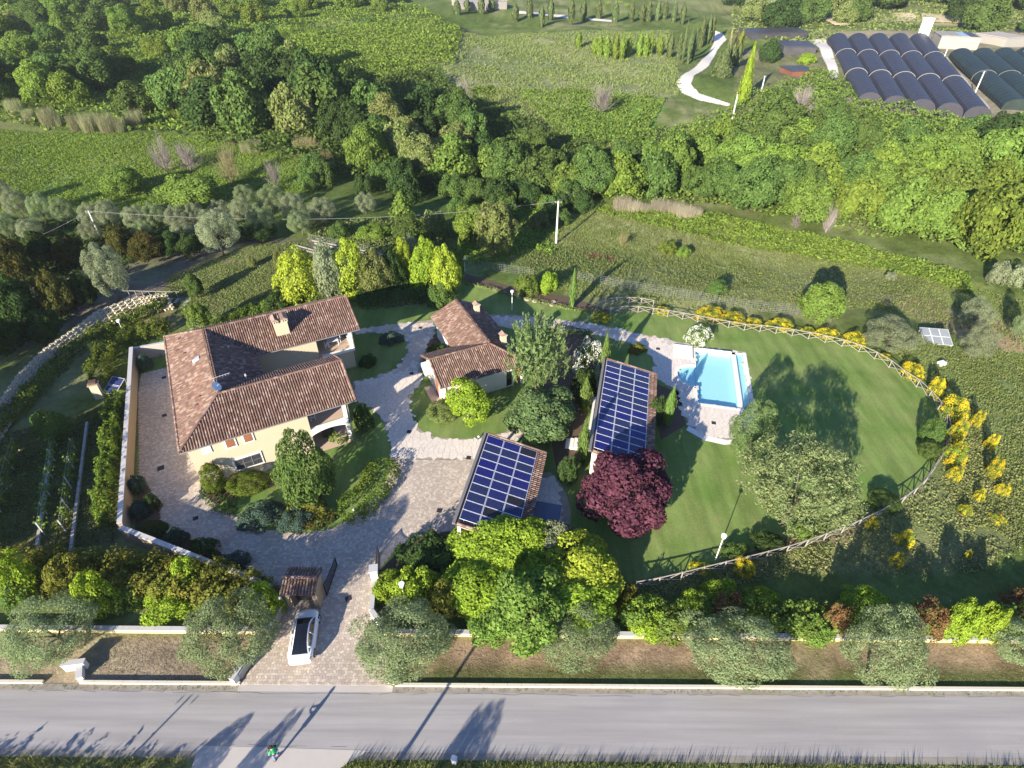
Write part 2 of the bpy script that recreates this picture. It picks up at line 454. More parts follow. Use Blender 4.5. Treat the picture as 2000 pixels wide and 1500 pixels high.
# ---------------------------------------------------------------- lawn
def lawn_mat():
    m, nt, out = _nodes('mown lawn')
    p = _n(nt, 'ShaderNodeBsdfPrincipled'); pos = _pos(nt)
    mp = _n(nt, 'ShaderNodeMapping'); mp.inputs['Rotation'].default_value = (0, 0, R_(32)); mp.inputs['Scale'].default_value = (1, .16, 1)
    nt.links.new(pos, mp.inputs['Vector'])
    st = _noise(nt, .75, 3, .6, mp.outputs[0])
    f1 = _noise(nt, 5.0, 5, .75, pos); f2 = _noise(nt, .22, 4, .6, pos); f3 = _noise(nt, 1.1, 4, .6, pos)
    c = _mix(nt, _math(nt, 'SUBTRACT', _math(nt, 'MULTIPLY', f2, 3), 1.05, clamp=True), (.118, .195, .044), (.195, .240, .080))
    c = _mix(nt, _math(nt, 'MULTIPLY', _math(nt, 'SUBTRACT', _math(nt, 'MULTIPLY', f3, 4), 2.3, clamp=True), .5), c, (.23, .215, .10))
    c = _hsv(nt, c, v=_math(nt, 'MULTIPLY', _range(nt, st, .45, 1.55), _range(nt, f1, .6, 1.4)))
    nt.links.new(c, p.inputs['Base Color']); p.inputs['Roughness'].default_value = 1; p.inputs['Specular IOR Level'].default_value = .05
    b = _n(nt, 'ShaderNodeBump'); b.inputs['Strength'].default_value = .35; b.inputs['Distance'].default_value = .08
    nt.links.new(_noise(nt, 9, 4, .8, pos), b.inputs['Height']); nt.links.new(b.outputs[0], p.inputs['Normal'])
    nt.links.new(p.outputs[0], out.inputs[0]); return m
LAWNM = lawn_mat()
LAWN = poly([(700, 600), (845, 600), (880, 560), (905, 545), (985, 570), (1060, 590), (1120, 605), (1195, 612), (1277, 614), (1365, 625), (1450, 642), (1567, 654), (1640, 669),
             (1690, 684), (1730, 707), (1765, 734), (1795, 752), (1825, 782), (1842, 810), (1848, 842), (1845, 867), (1830, 897), (1802, 940), (1775, 967), (1737, 990), (1700, 1010),
             (1620, 1045), (1550, 1070), (1445, 1098), (1340, 1125), (1240, 1145), (1000, 1165), (800, 1160), (735, 1150), (470, 1125), (300, 1045), (262, 1048), (272, 760), (300, 690), (400, 620)])
o = sheet('lawn', LAWN, .02, LAWNM, holes=[[pool(*q)[:2] for q in ((-2.6, -.8), (6.15, -.8), (6.15, 11.5), (-2.6, 11.5))]])
tag(o, kind='structure')
SOILM = surf('planting bed soil', (.085, .055, .038), alt=(.13, .09, .06), nscale=2.5, namt=.8, bump=.4)
for k, pl in enumerate([[(262, 1048), (272, 930), (297, 962), (312, 990), (315, 1022), (350, 1045), (425, 1075), (500, 1120), (550, 1150), (470, 1135), (300, 1060)],
                        [(390, 935), (440, 915), (530, 925), (540, 950), (450, 975), (420, 985), (402, 972)],
                        [(835, 655), (850, 652), (882, 706), (826, 715), (828, 690)],
                        [(1080, 650), (1150, 655), (1190, 680), (1165, 720), (1130, 900), (1090, 940), (1060, 760)], [(1270, 745), (1320, 765), (1340, 830), (1290, 860)],
                        [(905, 548), (985, 575), (1060, 595), (1190, 615), (1190, 606), (1110, 580), (1040, 570), (985, 556), (910, 535)],
                        [(1330, 1118), (1440, 1088), (1570, 1040), (1560, 1064), (1440, 1098), (1340, 1126)], [(735, 1120), (810, 1050), (890, 1035), (1120, 1030), (1200, 1120), (1000, 1200), (740, 1200)]]):
    tag(sheet('flower_bed', poly(pl), .024 + .0005 * k, SOILM), kind='structure')

# ---------------------------------------------------------------- paving: stones with recessed joints on a mortar bed
def stones(pl, size, jit, joint, z, seed, yaw=0.0, dz=.008, holes=(), h=.05):
    r = np.random.default_rng(seed)
    A = np.array(pl); c, s = math.cos(yaw), math.sin(yaw)
    U = A[:, 0] * c + A[:, 1] * s; W = -A[:, 0] * s + A[:, 1] * c
    nu = int((U.max() - U.min()) / size) + 3; nw = int((W.max() - W.min()) / size) + 3
    u, w = np.meshgrid(U.min() - size + np.arange(nu) * size, W.min() - size + np.arange(nw) * size)
    off = (np.arange(nw) % 2)[:, None] * size * (.5 if jit < .3 else .35)
    u = u + off + (r.random(u.shape) - .5) * 2 * jit * size; w = w + (r.random(w.shape) - .5) * 2 * jit * size
    Q = np.stack([np.stack([u[:-1, :-1], w[:-1, :-1]], -1), np.stack([u[:-1, 1:], w[:-1, 1:]], -1), np.stack([u[1:, 1:], w[1:, 1:]], -1), np.stack([u[1:, :-1], w[1:, :-1]], -1)], 2).reshape(-1, 4, 2)
    x = Q[..., 0] * c - Q[..., 1] * s; y = Q[..., 0] * s + Q[..., 1] * c
    Q = np.stack([x, y], -1); ce = Q.mean(1, keepdims=True)
    k = pip(ce[:, 0, 0], ce[:, 0, 1], pl)
    for hl in holes: k &= ~pip(ce[:, 0, 0], ce[:, 0, 1], hl)
    Q, ce = Q[k], ce[k]
    d = Q - ce; L = np.linalg.norm(d, axis=2, keepdims=True)
    Q = ce + d * np.clip(1 - joint / np.maximum(L, .02), .2, 1)
    top = np.concatenate([Q, np.full((len(Q), 4, 1), z) + (r.random((len(Q), 1, 1)) - .5) * 2 * dz + (r.random((len(Q), 4, 1)) - .5) * dz], 2)
    bot = np.concatenate([Q, np.full((len(Q), 4, 1), z - h)], 2)
    return np.concatenate([top, bot], 1)      # n,8,3
def flags(pl, size, joint, z, seed, holes=(), dz=.003, h=.05):
    """irregular polygons (cells of scattered points) with open joints -> list of (corner points, centre)"""
    r = np.random.default_rng(seed); A = np.array(pl); s = size
    gx, gy = np.meshgrid(np.arange(A[:, 0].min() - s, A[:, 0].max() + s, s), np.arange(A[:, 1].min() - s, A[:, 1].max() + s, s))
    gx = gx + (r.random(gx.shape) - .5) * s * .95; gy = gy + (r.random(gy.shape) - .5) * s * .95
    S = np.stack([gx, gy], -1); ny_, nx_ = gx.shape; out = []
    K = pip(gx.ravel(), gy.ravel(), pl)
    for hl in holes: K &= ~pip(gx.ravel(), gy.ravel(), hl)
    K = K.reshape(gx.shape)
    for a in range(2, ny_ - 2):
        for b in range(2, nx_ - 2):
            if not K[a, b]: continue
            c = S[a, b]; P_ = [(-s * 1.3, -s * 1.3), (s * 1.3, -s * 1.3), (s * 1.3, s * 1.3), (-s * 1.3, s * 1.3)]
            for i in range(-2, 3):
                for k in range(-2, 3):
                    if i == 0 and k == 0: continue
                    dx, dy = S[a + i, b + k] - c; L = math.hypot(dx, dy)
                    if L > s * 2.4: continue
                    dx /= L; dy /= L; lim = L / 2 - joint; q = []
                    for m in range(len(P_)):
                        x0, y0 = P_[m]; x1, y1 = P_[(m + 1) % len(P_)]; d0 = x0 * dx + y0 * dy - lim; d1 = x1 * dx + y1 * dy - lim
                        if d0 <= 0: q.append((x0, y0))
                        if (d0 < 0 < d1) or (d1 < 0 < d0): f = d0 / (d0 - d1); q.append((x0 + (x1 - x0) * f, y0 + (y1 - y0) * f))
                    P_ = q
                    if len(P_) < 3: break
                if len(P_) < 3: break
            if len(P_) >= 3: out.append((P_, (float(c[0]), float(c[1]), z + float(r.uniform(-dz, dz)))))
    return out
def flag_mesh(name, items, mat, origin=None, h=.05):
    V = []; F = []
    for P_, c in items:
        o = c if origin is None else tuple(c[i] - origin[i] for i in range(3)); n = len(P_); b = len(V)
        V += [(o[0] + x, o[1] + y, o[2]) for x, y in P_] + [(o[0] + x, o[1] + y, o[2] - h) for x, y in P_]
        F.append(tuple(range(b, b + n))); F += [(b + (k + 1) % n, b + k, b + n + k, b + n + (k + 1) % n) for k in range(n)]
    me = bpy.data.meshes.new(name); me.from_pydata(V, [], F); me.materials.append(mat); me.update(); return me
def flagged(name, pl, size, joint, seed, z, mat, nsingle, holes=()):
    bed = tag(sheet(name, pl, z, MORTAR, holes=holes), kind='structure')
    it = flags(pl, size, joint, z + .014, seed, holes)
    px = PJ([c for _, c in it]); d = np.linalg.norm(np.array([c for _, c in it]) - np.array([0, 0, CAM_H]), axis=1)
    d += 1e3 * ~((px[:, 0] > 5) & (px[:, 0] < 1995) & (px[:, 1] > 5) & (px[:, 1] < 1495)); order = np.argsort(d)
    for i in order[:nsingle]: link('flagstone', flag_mesh('flagstone', [it[i]], mat, it[i][1]), bed, it[i][1])
    if len(it) > nsingle: tag(link('smaller_flagstones', flag_mesh('smaller_flagstones', [it[i] for i in order[nsingle:]], mat), bed), kind='stuff')
    return bed
SFACES = np.array([[0, 1, 2, 3], [0, 4, 5, 1], [1, 5, 6, 2], [2, 6, 7, 3], [3, 7, 4, 0]])
def stones_mesh(name, S):
    n = len(S)
    return raw_mesh(name, S.reshape(-1, 3), (np.arange(n)[:, None, None] * 8 + SFACES[None]).reshape(-1, 4))
MORTAR = surf('sand joint', (.33, .28, .24), nscale=2, namt=.3)
SETT = surf('porphyry sett', (.42, .34, .29), rough=.75, nscale=.35, namt=.22, island=.16, ihue=.012, bump=.05,
            alts=[(.50, .42, .345), (.55, .475, .395), (.44, .36, .295), (.58, .50, .41), (.48, .40, .345), (.40, .33, .28)])
FLAG = surf('mixed flagstone', (.5, .42, .34), rough=.75, nscale=1.2, namt=.15, island=.16, ihue=.015, bump=.05,
            alts=[(.56, .50, .43), (.60, .50, .37), (.47, .43, .41), (.55, .43, .36), (.62, .56, .49), (.50, .45, .42), (.58, .49, .40)])
def paved(name, pl, size, jit, joint, seed, z, mat, piece, nsingle=0, yaw=0.0, holes=()):
    bed = tag(sheet(name, pl, z, MORTAR, holes=holes), kind='structure')
    S = stones(pl, size, jit, joint, z + .014, seed, yaw, holes=holes, dz=.003)
    if nsingle:
        ce = S[:, :4].mean(1); px = PJ(ce)
        vis = (px[:, 0] > 5) & (px[:, 0] < 1995) & (px[:, 1] > 5) & (px[:, 1] < 1495)
        d = np.linalg.norm(ce - np.array([0, 0, CAM_H]), axis=1) + (~vis) * 1e3
        order = np.argsort(d); one, rest = order[:nsingle], order[nsingle:]
        for i in one:
            me = raw_mesh(piece, S[i] - ce[i], SFACES); me.materials.append(mat)
            link(piece, me, bed, ce[i])
        S = S[rest]
    if len(S):
        me = stones_mesh(piece, S); me.materials.append(mat)
        tag(link(piece + 's' if nsingle == 0 else 'smaller_' + piece + 's', me, bed), kind='stuff')
    return bed
DRIVE = poly([(272, 935), (270, 770), (276, 730), (340, 715), (430, 760), (520, 870), (440, 918), (396, 930), (392, 950), (402, 972), (430, 992), (470, 1015), (520, 1035), (590, 1043), (650, 1033),
              (700, 1005), (740, 965), (762, 925), (764, 895), (860, 900), (945, 893), (1056, 925), (1030, 1030), (950, 1040), (890, 1036), (860, 1040), (810, 1050), (772, 1073), (732, 1122), (728, 1150),
              (735, 1200), (768, 1337), (472, 1337), (560, 1185), (550, 1150), (500, 1120), (467, 1100), (425, 1075), (350, 1045), (315, 1022), (312, 990), (297, 962), (285, 940)])
paved('driveway', DRIVE, .21, .16, .014, 3, .028, SETT, 'sett')
FLAGP = poly([(764, 895), (765, 880), (760, 850), (745, 815), (720, 795), (697, 783), (688, 745), (730, 738), (775, 720), (797, 690), (797, 670), (780, 655), (740, 650), (692, 653), (688, 645), (777, 632),
              (845, 625), (850, 650), (835, 668), (830, 692), (822, 712), (822, 750), (802, 770), (800, 790), (803, 815), (815, 835), (840, 852), (880, 857), (920, 858), (950, 853), (985, 845), (1010, 832),
              (1032, 846), (1000, 868), (945, 892), (860, 899)])
flagged('flagstone_path', FLAGP, .56, .016, 5, .034, FLAG, 300)
DECK = poly([(940, 614), (1000, 615), (1075, 622), (1170, 635), (1240, 650), (1317, 667), (1346, 671), (1358, 676)]) + [pool(*q)[:2] for q in ((-.3, 11.35), (6.15, 11.5), (6.15, -.6))] + \
       poly([(1475, 812), (1468, 845), (1445, 857), (1420, 860), (1380, 851), (1345, 832), (1342, 822), (1330, 802), (1332, 790), (1325, 765), (1300, 750), (1285, 742), (1277, 722), (1277, 707), (1262, 682),
             (1217, 667), (1155, 652), (1100, 645), (1020, 642), (985, 640), (945, 630)])
flagged('pool_deck', DECK, .55, .016, 9, .036, FLAG, 300, holes=[POOL_HOLE])
PATIO = poly([(1050, 925), (1075, 922), (1095, 945), (1108, 970), (1115, 1000), (1112, 1030), (1030, 1045), (1035, 985)])
flagged('patio', PATIO, .6, .016, 11, .031, FLAG, 120)
for pl in ([(1345, 832), (1380, 851), (1420, 860), (1445, 857), (1442, 866), (1415, 869), (1375, 860), (1340, 840)],):   # curved step below the deck
    tag(MB().prism(poly(pl), -.1, .03).build('deck_step', WHITE), kind='structure')

# ---------------------------------------------------------------- road and verges
def road_mat():
    m, nt, out = _nodes('worn asphalt')
    p = _n(nt, 'ShaderNodeBsdfPrincipled'); pos = _pos(nt)
    mp = _n(nt, 'ShaderNodeMapping'); mp.inputs['Scale'].default_value = (.06, 1.5, 1); nt.links.new(pos, mp.inputs['Vector'])
    st = _noise(nt, 1.2, 5, .6, mp.outputs[0]); pt = _noise(nt, .16, 3, .5, pos); gr = _noise(nt, 14, 5, .8, pos); sp = _noise(nt, 1.7, 4, .7, pos)
    c = _mix(nt, _math(nt, 'SUBTRACT', _math(nt, 'MULTIPLY', st, 3.2), 1.1, clamp=True), (.265, .250, .248), (.335, .318, .312))
    c = _mix(nt, _math(nt, 'MULTIPLY', _math(nt, 'SUBTRACT', _math(nt, 'MULTIPLY', pt, 9), 4.9, clamp=True), .45), c, (.27, .252, .256))
    c = _mix(nt, _math(nt, 'MULTIPLY', _math(nt, 'SUBTRACT', _math(nt, 'MULTIPLY', sp, 8), 5.2, clamp=True), .5), c, (.20, .185, .18))
    c = _hsv(nt, c, v=_range(nt, gr, .82, 1.18))
    nt.links.new(c, p.inputs['Base Color']); p.inputs['Roughness'].default_value = .95; p.inputs['Specular IOR Level'].default_value = .15
    nt.links.new(p.outputs[0], out.inputs[0]); return m
ASPH = road_mat()
tag(sheet('road', [(-140, 15.75), (140, 15.35), (140, 19.45), (-140, 19.4)], .012, ASPH), kind='structure')
GUT = surf('gutter concrete', (.30, .275, .245), alt=(.16, .14, .11), nscale=1.6, namt=.8, rough=.95)
tag(sheet('road_shoulder', [(-140, 19.4), (140, 19.45), (140, 19.85), (-140, 19.9)], .016, GUT), kind='structure')
tag(sheet('road_gutter', [(-140, 15.35), (140, 14.95), (140, 15.36), (-140, 15.76)], .016, GUT), kind='structure')
APR = surf('pale concrete apron', (.46, .42, .385), alt=(.36, .33, .30), nscale=.7, namt=.6, rough=.9, bump=.1)
tag(sheet('driveway_apron', [(-19.2, 19.42), (-8.3, 19.42), (-8.3, 20.05), (-19.4, 20.05)], .026, APR), kind='structure')
tag(sheet('concrete_entrance', poly([(388, 1456), (720, 1466), (640, 1515), (370, 1515)]), .020, APR), kind='structure')
CR = surf('bitumen crack filler', (.17, .16, .165), nscale=3, namt=.2)
mb = MB(); r = random.Random(4)
for x0, x1, y0 in ((-34, -19, 19.36), (-22, 8, 19.33), (10, 40, 19.4), (-20, -9, 15.95)):
    x, y = x0, y0
    while x < x1:
        nx_, ny_ = x + r.uniform(.5, 1.1), y0 + r.uniform(-.07, .07)
        w = r.uniform(.006, .016) if r.random() < .8 else .001
        mb.face([(x, y - w, .0185), (nx_, ny_ - w, .0185), (nx_, ny_ + w, .0185), (x, y + w, .0185)])
        x, y = nx_, ny_
tag(mb.build('road_cracks', CR), kind='stuff')
KERB = surf('cream kerb stone', (.60, .55, .45), alt=(.45, .40, .32), nscale=1.0, namt=.5)
def kerb(x0, x1, y, label, z=.2):
    t = empty('kerb', (x0, y, 0), 0, label, 'kerb', 'kerbs along the road')
    n = max(1, int((x1 - x0) / 1.0)); L = (x1 - x0) / n
    me = MB().box((0, 0, z / 2 - .05), (L - .012, .2, z + .1)).mesh('kerb_stone', KERB)
    for k in range(n): link('kerb_stone', me, t, ((k + .5) * L, 0, 0))
kerb(-30.6, -19.2, 19.95, 'cream kerb edging the brown strip left of the parked car')
kerb(-8.2, 45, 19.92, 'long cream kerb along the olive strip right of the driveway')
kerb(-50, -33.2, 19.95, 'short cream kerb at the left end of the road')
YEL = surf('yellow painted wall', (.62, .52, .27), alt=(.55, .47, .27), nscale=1.2, namt=.5)
COPE = surf('wall coping stone', (.48, .465, .46), alt=(.38, .37, .37), nscale=1.0, namt=.4)
def coped_wall(name, pts, w, h, label, mat, cope=.08, cat='wall', over=.04, step=1.2):
    a0 = Vector((pts[0][0], pts[0][1], 0))
    t = empty(name, a0, 0, label, cat)
    mw = MB()
    for a, b in zip(pts[:-1], pts[1:]):
        a = Vector((*a, 0)) - a0; b = Vector((*b, 0)) - a0; d = b - a; L = d.length; yaw = math.atan2(d.y, d.x)
        mw.box((a + b) / 2 + Vector((0, 0, h / 2 - .05)), (L, w, h + .1), rz=yaw)
        n = max(1, int(L / step)); l = L / n
        me = MB().box((0, 0, 0), (l - .012, w + 2 * over, cope)).mesh('coping_stone', COPE)
        for k in range(n): link('coping_stone', me, t, a + d * ((k + .5) / n) + Vector((0, 0, h + cope / 2 + .002)), yaw)
    mw.build('wall', mat, t)
    return t
coped_wall('low_wall', [(-60, 23.9), (-18.4, 23.8)], .28, .42, 'low yellow wall with white coping behind the left olives', YEL)
coped_wall('low_wall', [(-9.8, 23.75), (45, 23.45)], .28, .42, 'long low yellow wall with white coping below the right hedge', YEL)
GREYB = surf('grey rendered wall', (.40, .36, .32), alt=(.30, .27, .24), nscale=1.0, namt=.5)
coped_wall('gate_wall', [(-17.75, 26.1), (-19.35, 20.3)], .3, .75, 'slanting grey gate wall left of the parked car', GREYB, .06)
coped_wall('gate_wall', [(-11.05, 28.6), (-10.8, 25.3), (-9.6, 23.9)], .3, .75, 'white gate wall at the right side of the driveway mouth', WHITE, .06)
for x, y, w, d, h, rz, lab in ((-19.4, 20.6, .38, 1.5, .85, R_(-17), 'white wall end block at the left driveway corner'), (-8.5, 20.35, .5, .8, .55, 0, 'white wall end block under the gate olive'),
                               (-31.4, 21.0, 1.5, .34, .8, R_(8), 'white wall end block beside the leftmost olive'), (-30.75, 20.45, .34, .9, .55, R_(28), 'white slanting kerb end beside the brown strip')):
    t = empty('wall_block', (x, y, 0), rz, lab, 'wall block')
    MB().box((0, 0, h / 2 - .05), (w, d, h + .1)).build('block', WHITE, t)
    MB().box((0, 0, h + .035), (w + .08, d + .08, .06)).build('cap', COPE, t)
# boundary wall of the courtyard
BW = surf('tan rendered wall', (.33, .25, .175), alt=(.27, .20, .14), nscale=.8, namt=.5, bump=.1)
coped_wall('boundary_wall', [(-45.7, 58.6), (-42.65, 52.1), (-33.55, 32.5)], .34, 1.95, 'tall tan boundary wall along the left of the courtyard', BW, .09)
coped_wall('boundary_wall', [(-33.55, 32.35), (-25.0, 29.1), (-18.7, 26.7)], .34, 1.6, 'blue grey coped wall from the courtyard corner down to the gate', BW, .09)
coped_wall('boundary_wall', [(-45.6, 58.8), (-40.2, 61.0)], .3, 1.7, 'grey wall behind the house corner above the solar stand', GREYB, .06)
# ---------------------------------------------------------------- tiled roofs
def arch_tiles(O, S, T, N, n4=4, w=.235, exp=.36, lift=.035, rad=.088):
    """O (n,3) lower end centres; unit vectors along eave S, up slope T, normal N -> one arched tile each"""
    th = np.linspace(math.pi, 0, n4 + 1)
    cs, sn = np.cos(th), np.sin(th)
    O = O[:, None, :]
    r0, r1 = rad * 1.08, rad * .88
    lo = O + S * (cs * r0)[None, :, None] + N * ((sn * r0)[None, :, None] + lift)
    hi = O + T * (exp * 1.12) + S * (cs * r1)[None, :, None] + N * ((sn * r1)[None, :, None] + .004)
    V = np.concatenate([lo, hi], 1)                       # n, 2*(n4+1)
    m = n4 + 1
    f = np.array([[i, i + 1, m + i + 1, m + i] for i in range(n4)])
    n = len(V)
    return V.reshape(-1, 3), (np.arange(n)[:, None, None] * (2 * m) + f[None]).reshape(-1, 4)
def slope_tiles(corners, eave=(0, 1), w=.235, exp=.36, seed=1):
    """corners: planar polygon (local 3D), eave edge indices; returns V,F"""
    A = np.array(corners, float)
    e0, e1 = A[eave[0]], A[eave[1]]
    S = (e1 - e0) / np.linalg.norm(e1 - e0)
    nrm = np.cross(A[1] - A[0], A[2] - A[0]); nrm /= np.linalg.norm(nrm)
    if nrm[2] < 0: nrm = -nrm
    T = np.cross(nrm, S)
    if T[2] < 0: T = -T
    s = (A - e0) @ S; t = (A - e0) @ T
    r = np.random.default_rng(seed)
    us = np.arange(s.min() + w * .6, s.max(), w); ts = np.arange(-.06, t.max(), exp)
    u, v = np.meshgrid(us, ts)
    u = u.ravel(); v = v.ravel()
    k = pip(u, np.maximum(v + exp * .45, .02), list(zip(s, t)))
    u, v = u[k], v[k]
    u = u + (r.random(len(u)) - .5) * .012; v = v + (r.random(len(v)) - .5) * .03
    O = e0 + u[:, None] * S + v[:, None] * T
    return arch_tiles(O, S, T, nrm, w=w, exp=exp)
def ridge_run(a, b, rad=.13, step=.38):
    a = np.array(a, float); b = np.array(b, float); d = b - a; L = np.linalg.norm(d); T = d / L
    S = np.cross(T, (0, 0, 1)); S /= np.linalg.norm(S); N = np.cross(S, T)
    if N[2] < 0: N = -N
    n = int(L / step)
    O = a + T * (np.arange(n) * L / n)[:, None] + N * .03
    return arch_tiles(O, S, T, N, rad=rad, exp=L / n, lift=.03)
def join(parts):
    V = []; F = []; b = 0
    for v, f in parts: V.append(v); F.append(f + b); b += len(v)
    return np.concatenate(V), np.concatenate(F)
def tiled_roof(parent, slopes, ridges, thick=.14, name='roof'):
    """slopes: list of (corners, eave indices); builds the slab and its cover tiles"""
    mb = MB()
    for c, e in slopes:
        n = len(c)
        top = [Vector(q) for q in c]; bot = [q - Vector((0, 0, thick)) for q in top]
        nz = (top[1] - top[0]).cross(top[2] - top[0]).z
        if nz < 0: top.reverse(); bot.reverse()
        mb.face(top); mb.face(bot[::-1])
        for i in range(n): mb.face([bot[i], bot[(i + 1) % n], top[(i + 1) % n], top[i]])
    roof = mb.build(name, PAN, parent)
    V, F = join([slope_tiles(c, e, seed=i) for i, (c, e) in enumerate(slopes)])
    me = raw_mesh('roof_tiles', V, F); me.materials.append(TERRA)
    tag(link('roof_tiles', me, roof), kind='stuff')
    if ridges:
        V, F = join([ridge_run(a, b) for a, b in ridges])
        me = raw_mesh('ridge_tiles', V, F); me.materials.append(TERRA)
        tag(link('ridge_tiles', me, roof), kind='stuff')
    return roof
def chimney(parent, x, y, z0, z1, w, d, vents=True, gable=False):
    c = MB().b2((x - w / 2, y - d / 2, z0), (x + w / 2, y + d / 2, z1)).build('chimney', STUCCO, parent)
    mb = MB()
    if gable:
        zc = z1 + .02
        mb.b2((x - w / 2 - .09, y - d / 2 - .09, z1), (x + w / 2 + .09, y + d / 2 + .09, z1 + .12))
        mb.build('chimney_crown', STUCCO, c)
        mb = MB(); hw, hd = w / 2 + .16, d / 2 + .12
        mb.face([(x - hw, y - hd, z1 + .12), (x, y - hd, z1 + .46), (x, y + hd, z1 + .46), (x - hw, y + hd, z1 + .12)])
        mb.face([(x, y - hd, z1 + .46), (x + hw, y - hd, z1 + .12), (x + hw, y + hd, z1 + .12), (x, y + hd, z1 + .46)])
        mb.face([(x - hw, y - hd, z1 + .12), (x + hw, y - hd, z1 + .12), (x, y - hd, z1 + .46)])
        mb.face([(x + hw, y + hd, z1 + .12), (x - hw, y + hd, z1 + .12), (x, y + hd, z1 + .46)])
        mb.build('chimney_cap', TERRA, c)
    return c
# ---------------------------------------------------------------- the villa (u,v = local x,y)
HO = Vector((-29.48, 37.54, 0)); HY = R_(28.03)
villa = empty('villa', HO, HY, 'large U-shaped cream villa with clay tiled roof and big chimney', 'house')
ze, zr = 5.4, 7.5
L_S, L_N = 16.05, 20.0
slopes = [
    ([(0, 20.7, ze), (0, 0, ze), (4.3, 4.2, zr), (4.3, 16.5, zr)], (0, 1)),                      # west
    ([(8.6, 8.4, ze), (8.6, 12.3, ze), (4.3, 16.5, zr), (4.3, 4.2, zr)], (0, 1)),                 # courtyard side
    ([(0, 0, ze), (L_S, 0, ze), (L_S, 4.2, zr), (4.3, 4.2, zr)], (0, 1)),                        # south wing, south
    ([(L_S, 8.4, ze), (8.6, 8.4, ze), (4.3, 4.2, zr), (L_S, 4.2, zr)], (0, 1)),                  # south wing, north
    ([(8.6, 12.3, ze), (L_N, 12.3, ze), (L_N, 16.5, zr), (4.3, 16.5, zr)], (0, 1)),              # north wing, south
    ([(L_N, 20.7, ze), (0, 20.7, ze), (4.3, 16.5, zr), (L_N, 16.5, zr)], (0, 1)),
]
ridges = [((4.3, 4.2, zr), (4.3, 16.5, zr)), ((4.3, 4.2, zr), (L_S, 4.2, zr)), ((4.3, 16.5, zr), (L_N, 16.5, zr)), ((0, 0, ze), (4.3, 4.2, zr)), ((0, 20.7, ze), (4.3, 16.5, zr)),
          ((L_S - .06, 0, ze), (L_S - .06, 4.2, zr)), ((L_N - .06, 12.3, ze), (L_N - .06, 16.5, zr)), ((L_S - .06, 8.4, ze), (L_S - .06, 4.2, zr)), ((0.05, 20.7, ze + .0), (0.051, 0, ze + .0))]
roof = tiled_roof(villa, slopes, ridges)
# walls
w = MB()
zt = 5.32
w.b2((.55, .55, -.1), (8.05, 20.15, zt)); w.b2((8.05, .552, -.1), (11.2, 7.85, zt)); w.b2((8.05, 12.85, -.1), (15.0, 20.148, zt))
w.b2((15.0, 12.853, -.1), (18.95, 20.1, 2.55))
def gable(mb, x0, x1, y0, y1, z0, z1):
    ym = (y0 + y1) / 2
    for x, s in ((x0, 1), (x1, -1)):
        p = [(x, y0, z0), (x, ym, z1), (x, y1, z0)]
        mb.face(p if s > 0 else p[::-1])
    mb.face([(x0, y0, z0), (x1, y0, z0), (x1, ym, z1), (x0, ym, z1)]); mb.face([(x0, ym, z1), (x1, ym, z1), (x1, y1, z0), (x0, y1, z0)]); mb.face([(x0, y1, z0), (x1, y1, z0), (x1, y0, z0), (x0, y0, z0)])
gable(w, 14.72, 15.02, .75, 7.65, 5.0, 6.75); gable(w, 18.72, 18.96, 13.0, 20.0, 5.0, 6.75); gable(w, 10.9, 11.19, .8, 7.6, 5.32, 6.95); gable(w, 14.7, 14.99, 13.1, 19.9, 5.32, 6.95)
w.build('wall', STUCCO, villa)
# gutters along the eaves
g_ = MB()
for a, b in (((0, 0), (L_S, 0)), ((0, 0), (0, 20.7)), ((8.6, 12.3), (L_N, 12.3)), ((8.6, 8.4), (L_S, 8.4))):
    d = Vector((b[0] - a[0], b[1] - a[1], 0)).normalized(); n_ = Vector((d.y, -d.x, 0))
    if a == (8.6, 8.4): n_ = -n_
    if a == (0, 0) and b[0] == 0: n_ = Vector((-1, 0, 0))
    g_.tube(Vector((*a, ze - .09)) + n_ * .05, Vector((*b, ze - .09)) + n_ * .05, .065, n=6)
g_.build('gutter', GUTTER, villa)
for x, y, lo in ((15.12, .42, 0), (19.1, 12.7, 0), (15.12, 7.95, 0)):
    MB().tube((x, y, lo), (x, y, 5.25), .05, n=6).build('downpipe', GUTTER, villa)
# loggias
FLOORT = surf('terracotta floor', (.50, .37, .28), alt=(.42, .30, .22), nscale=3, namt=.5)
MB().b2((11.2, .95, 2.5), (15.02, 7.7, 2.72)).build('balcony_floor', FLOORT, villa)
MB().b2((15.0, 12.62, 2.556), (19.02, 20.05, 2.74)).build('balcony_floor', FLOORT, villa)
MB().b2((15.3, 12.56, 2.50), (19.1, 12.86, 2.86)).build('balcony_edge', WHITE, villa)
MB().b2((18.82, 12.9, 2.74), (19.08, 19.9, 3.05)).build('balcony_edge', WHITE, villa)
a_ = MB(); n = 14; xs_ = np.linspace(11.18, 14.95, n + 1)
for i in range(n):
    x0, x1 = xs_[i], xs_[i + 1]
    zb = lambda x: 2.12 + .42 * math.sin(math.pi * (x - 11.18) / 3.77) ** .8
    z0, z1 = zb(x0) if 0 < i else 2.12, zb(x1) if i < n - 1 else 2.12
    V = [(x0, .52, z0), (x1, .52, z1), (x1, .94, z1), (x0, .94, z0), (x0, .52, 2.92), (x1, .52, 2.92), (x1, .94, 2.92), (x0, .94, 2.92)]
    a_.add(V, [(3, 2, 1, 0), (4, 5, 6, 7), (0, 1, 5, 4), (2, 3, 7, 6)] + ([(3, 0, 4, 7)] if i == 0 else []) + ([(1, 2, 6, 5)] if i == n - 1 else []))
a_.build('arch_beam', WHITE, villa)
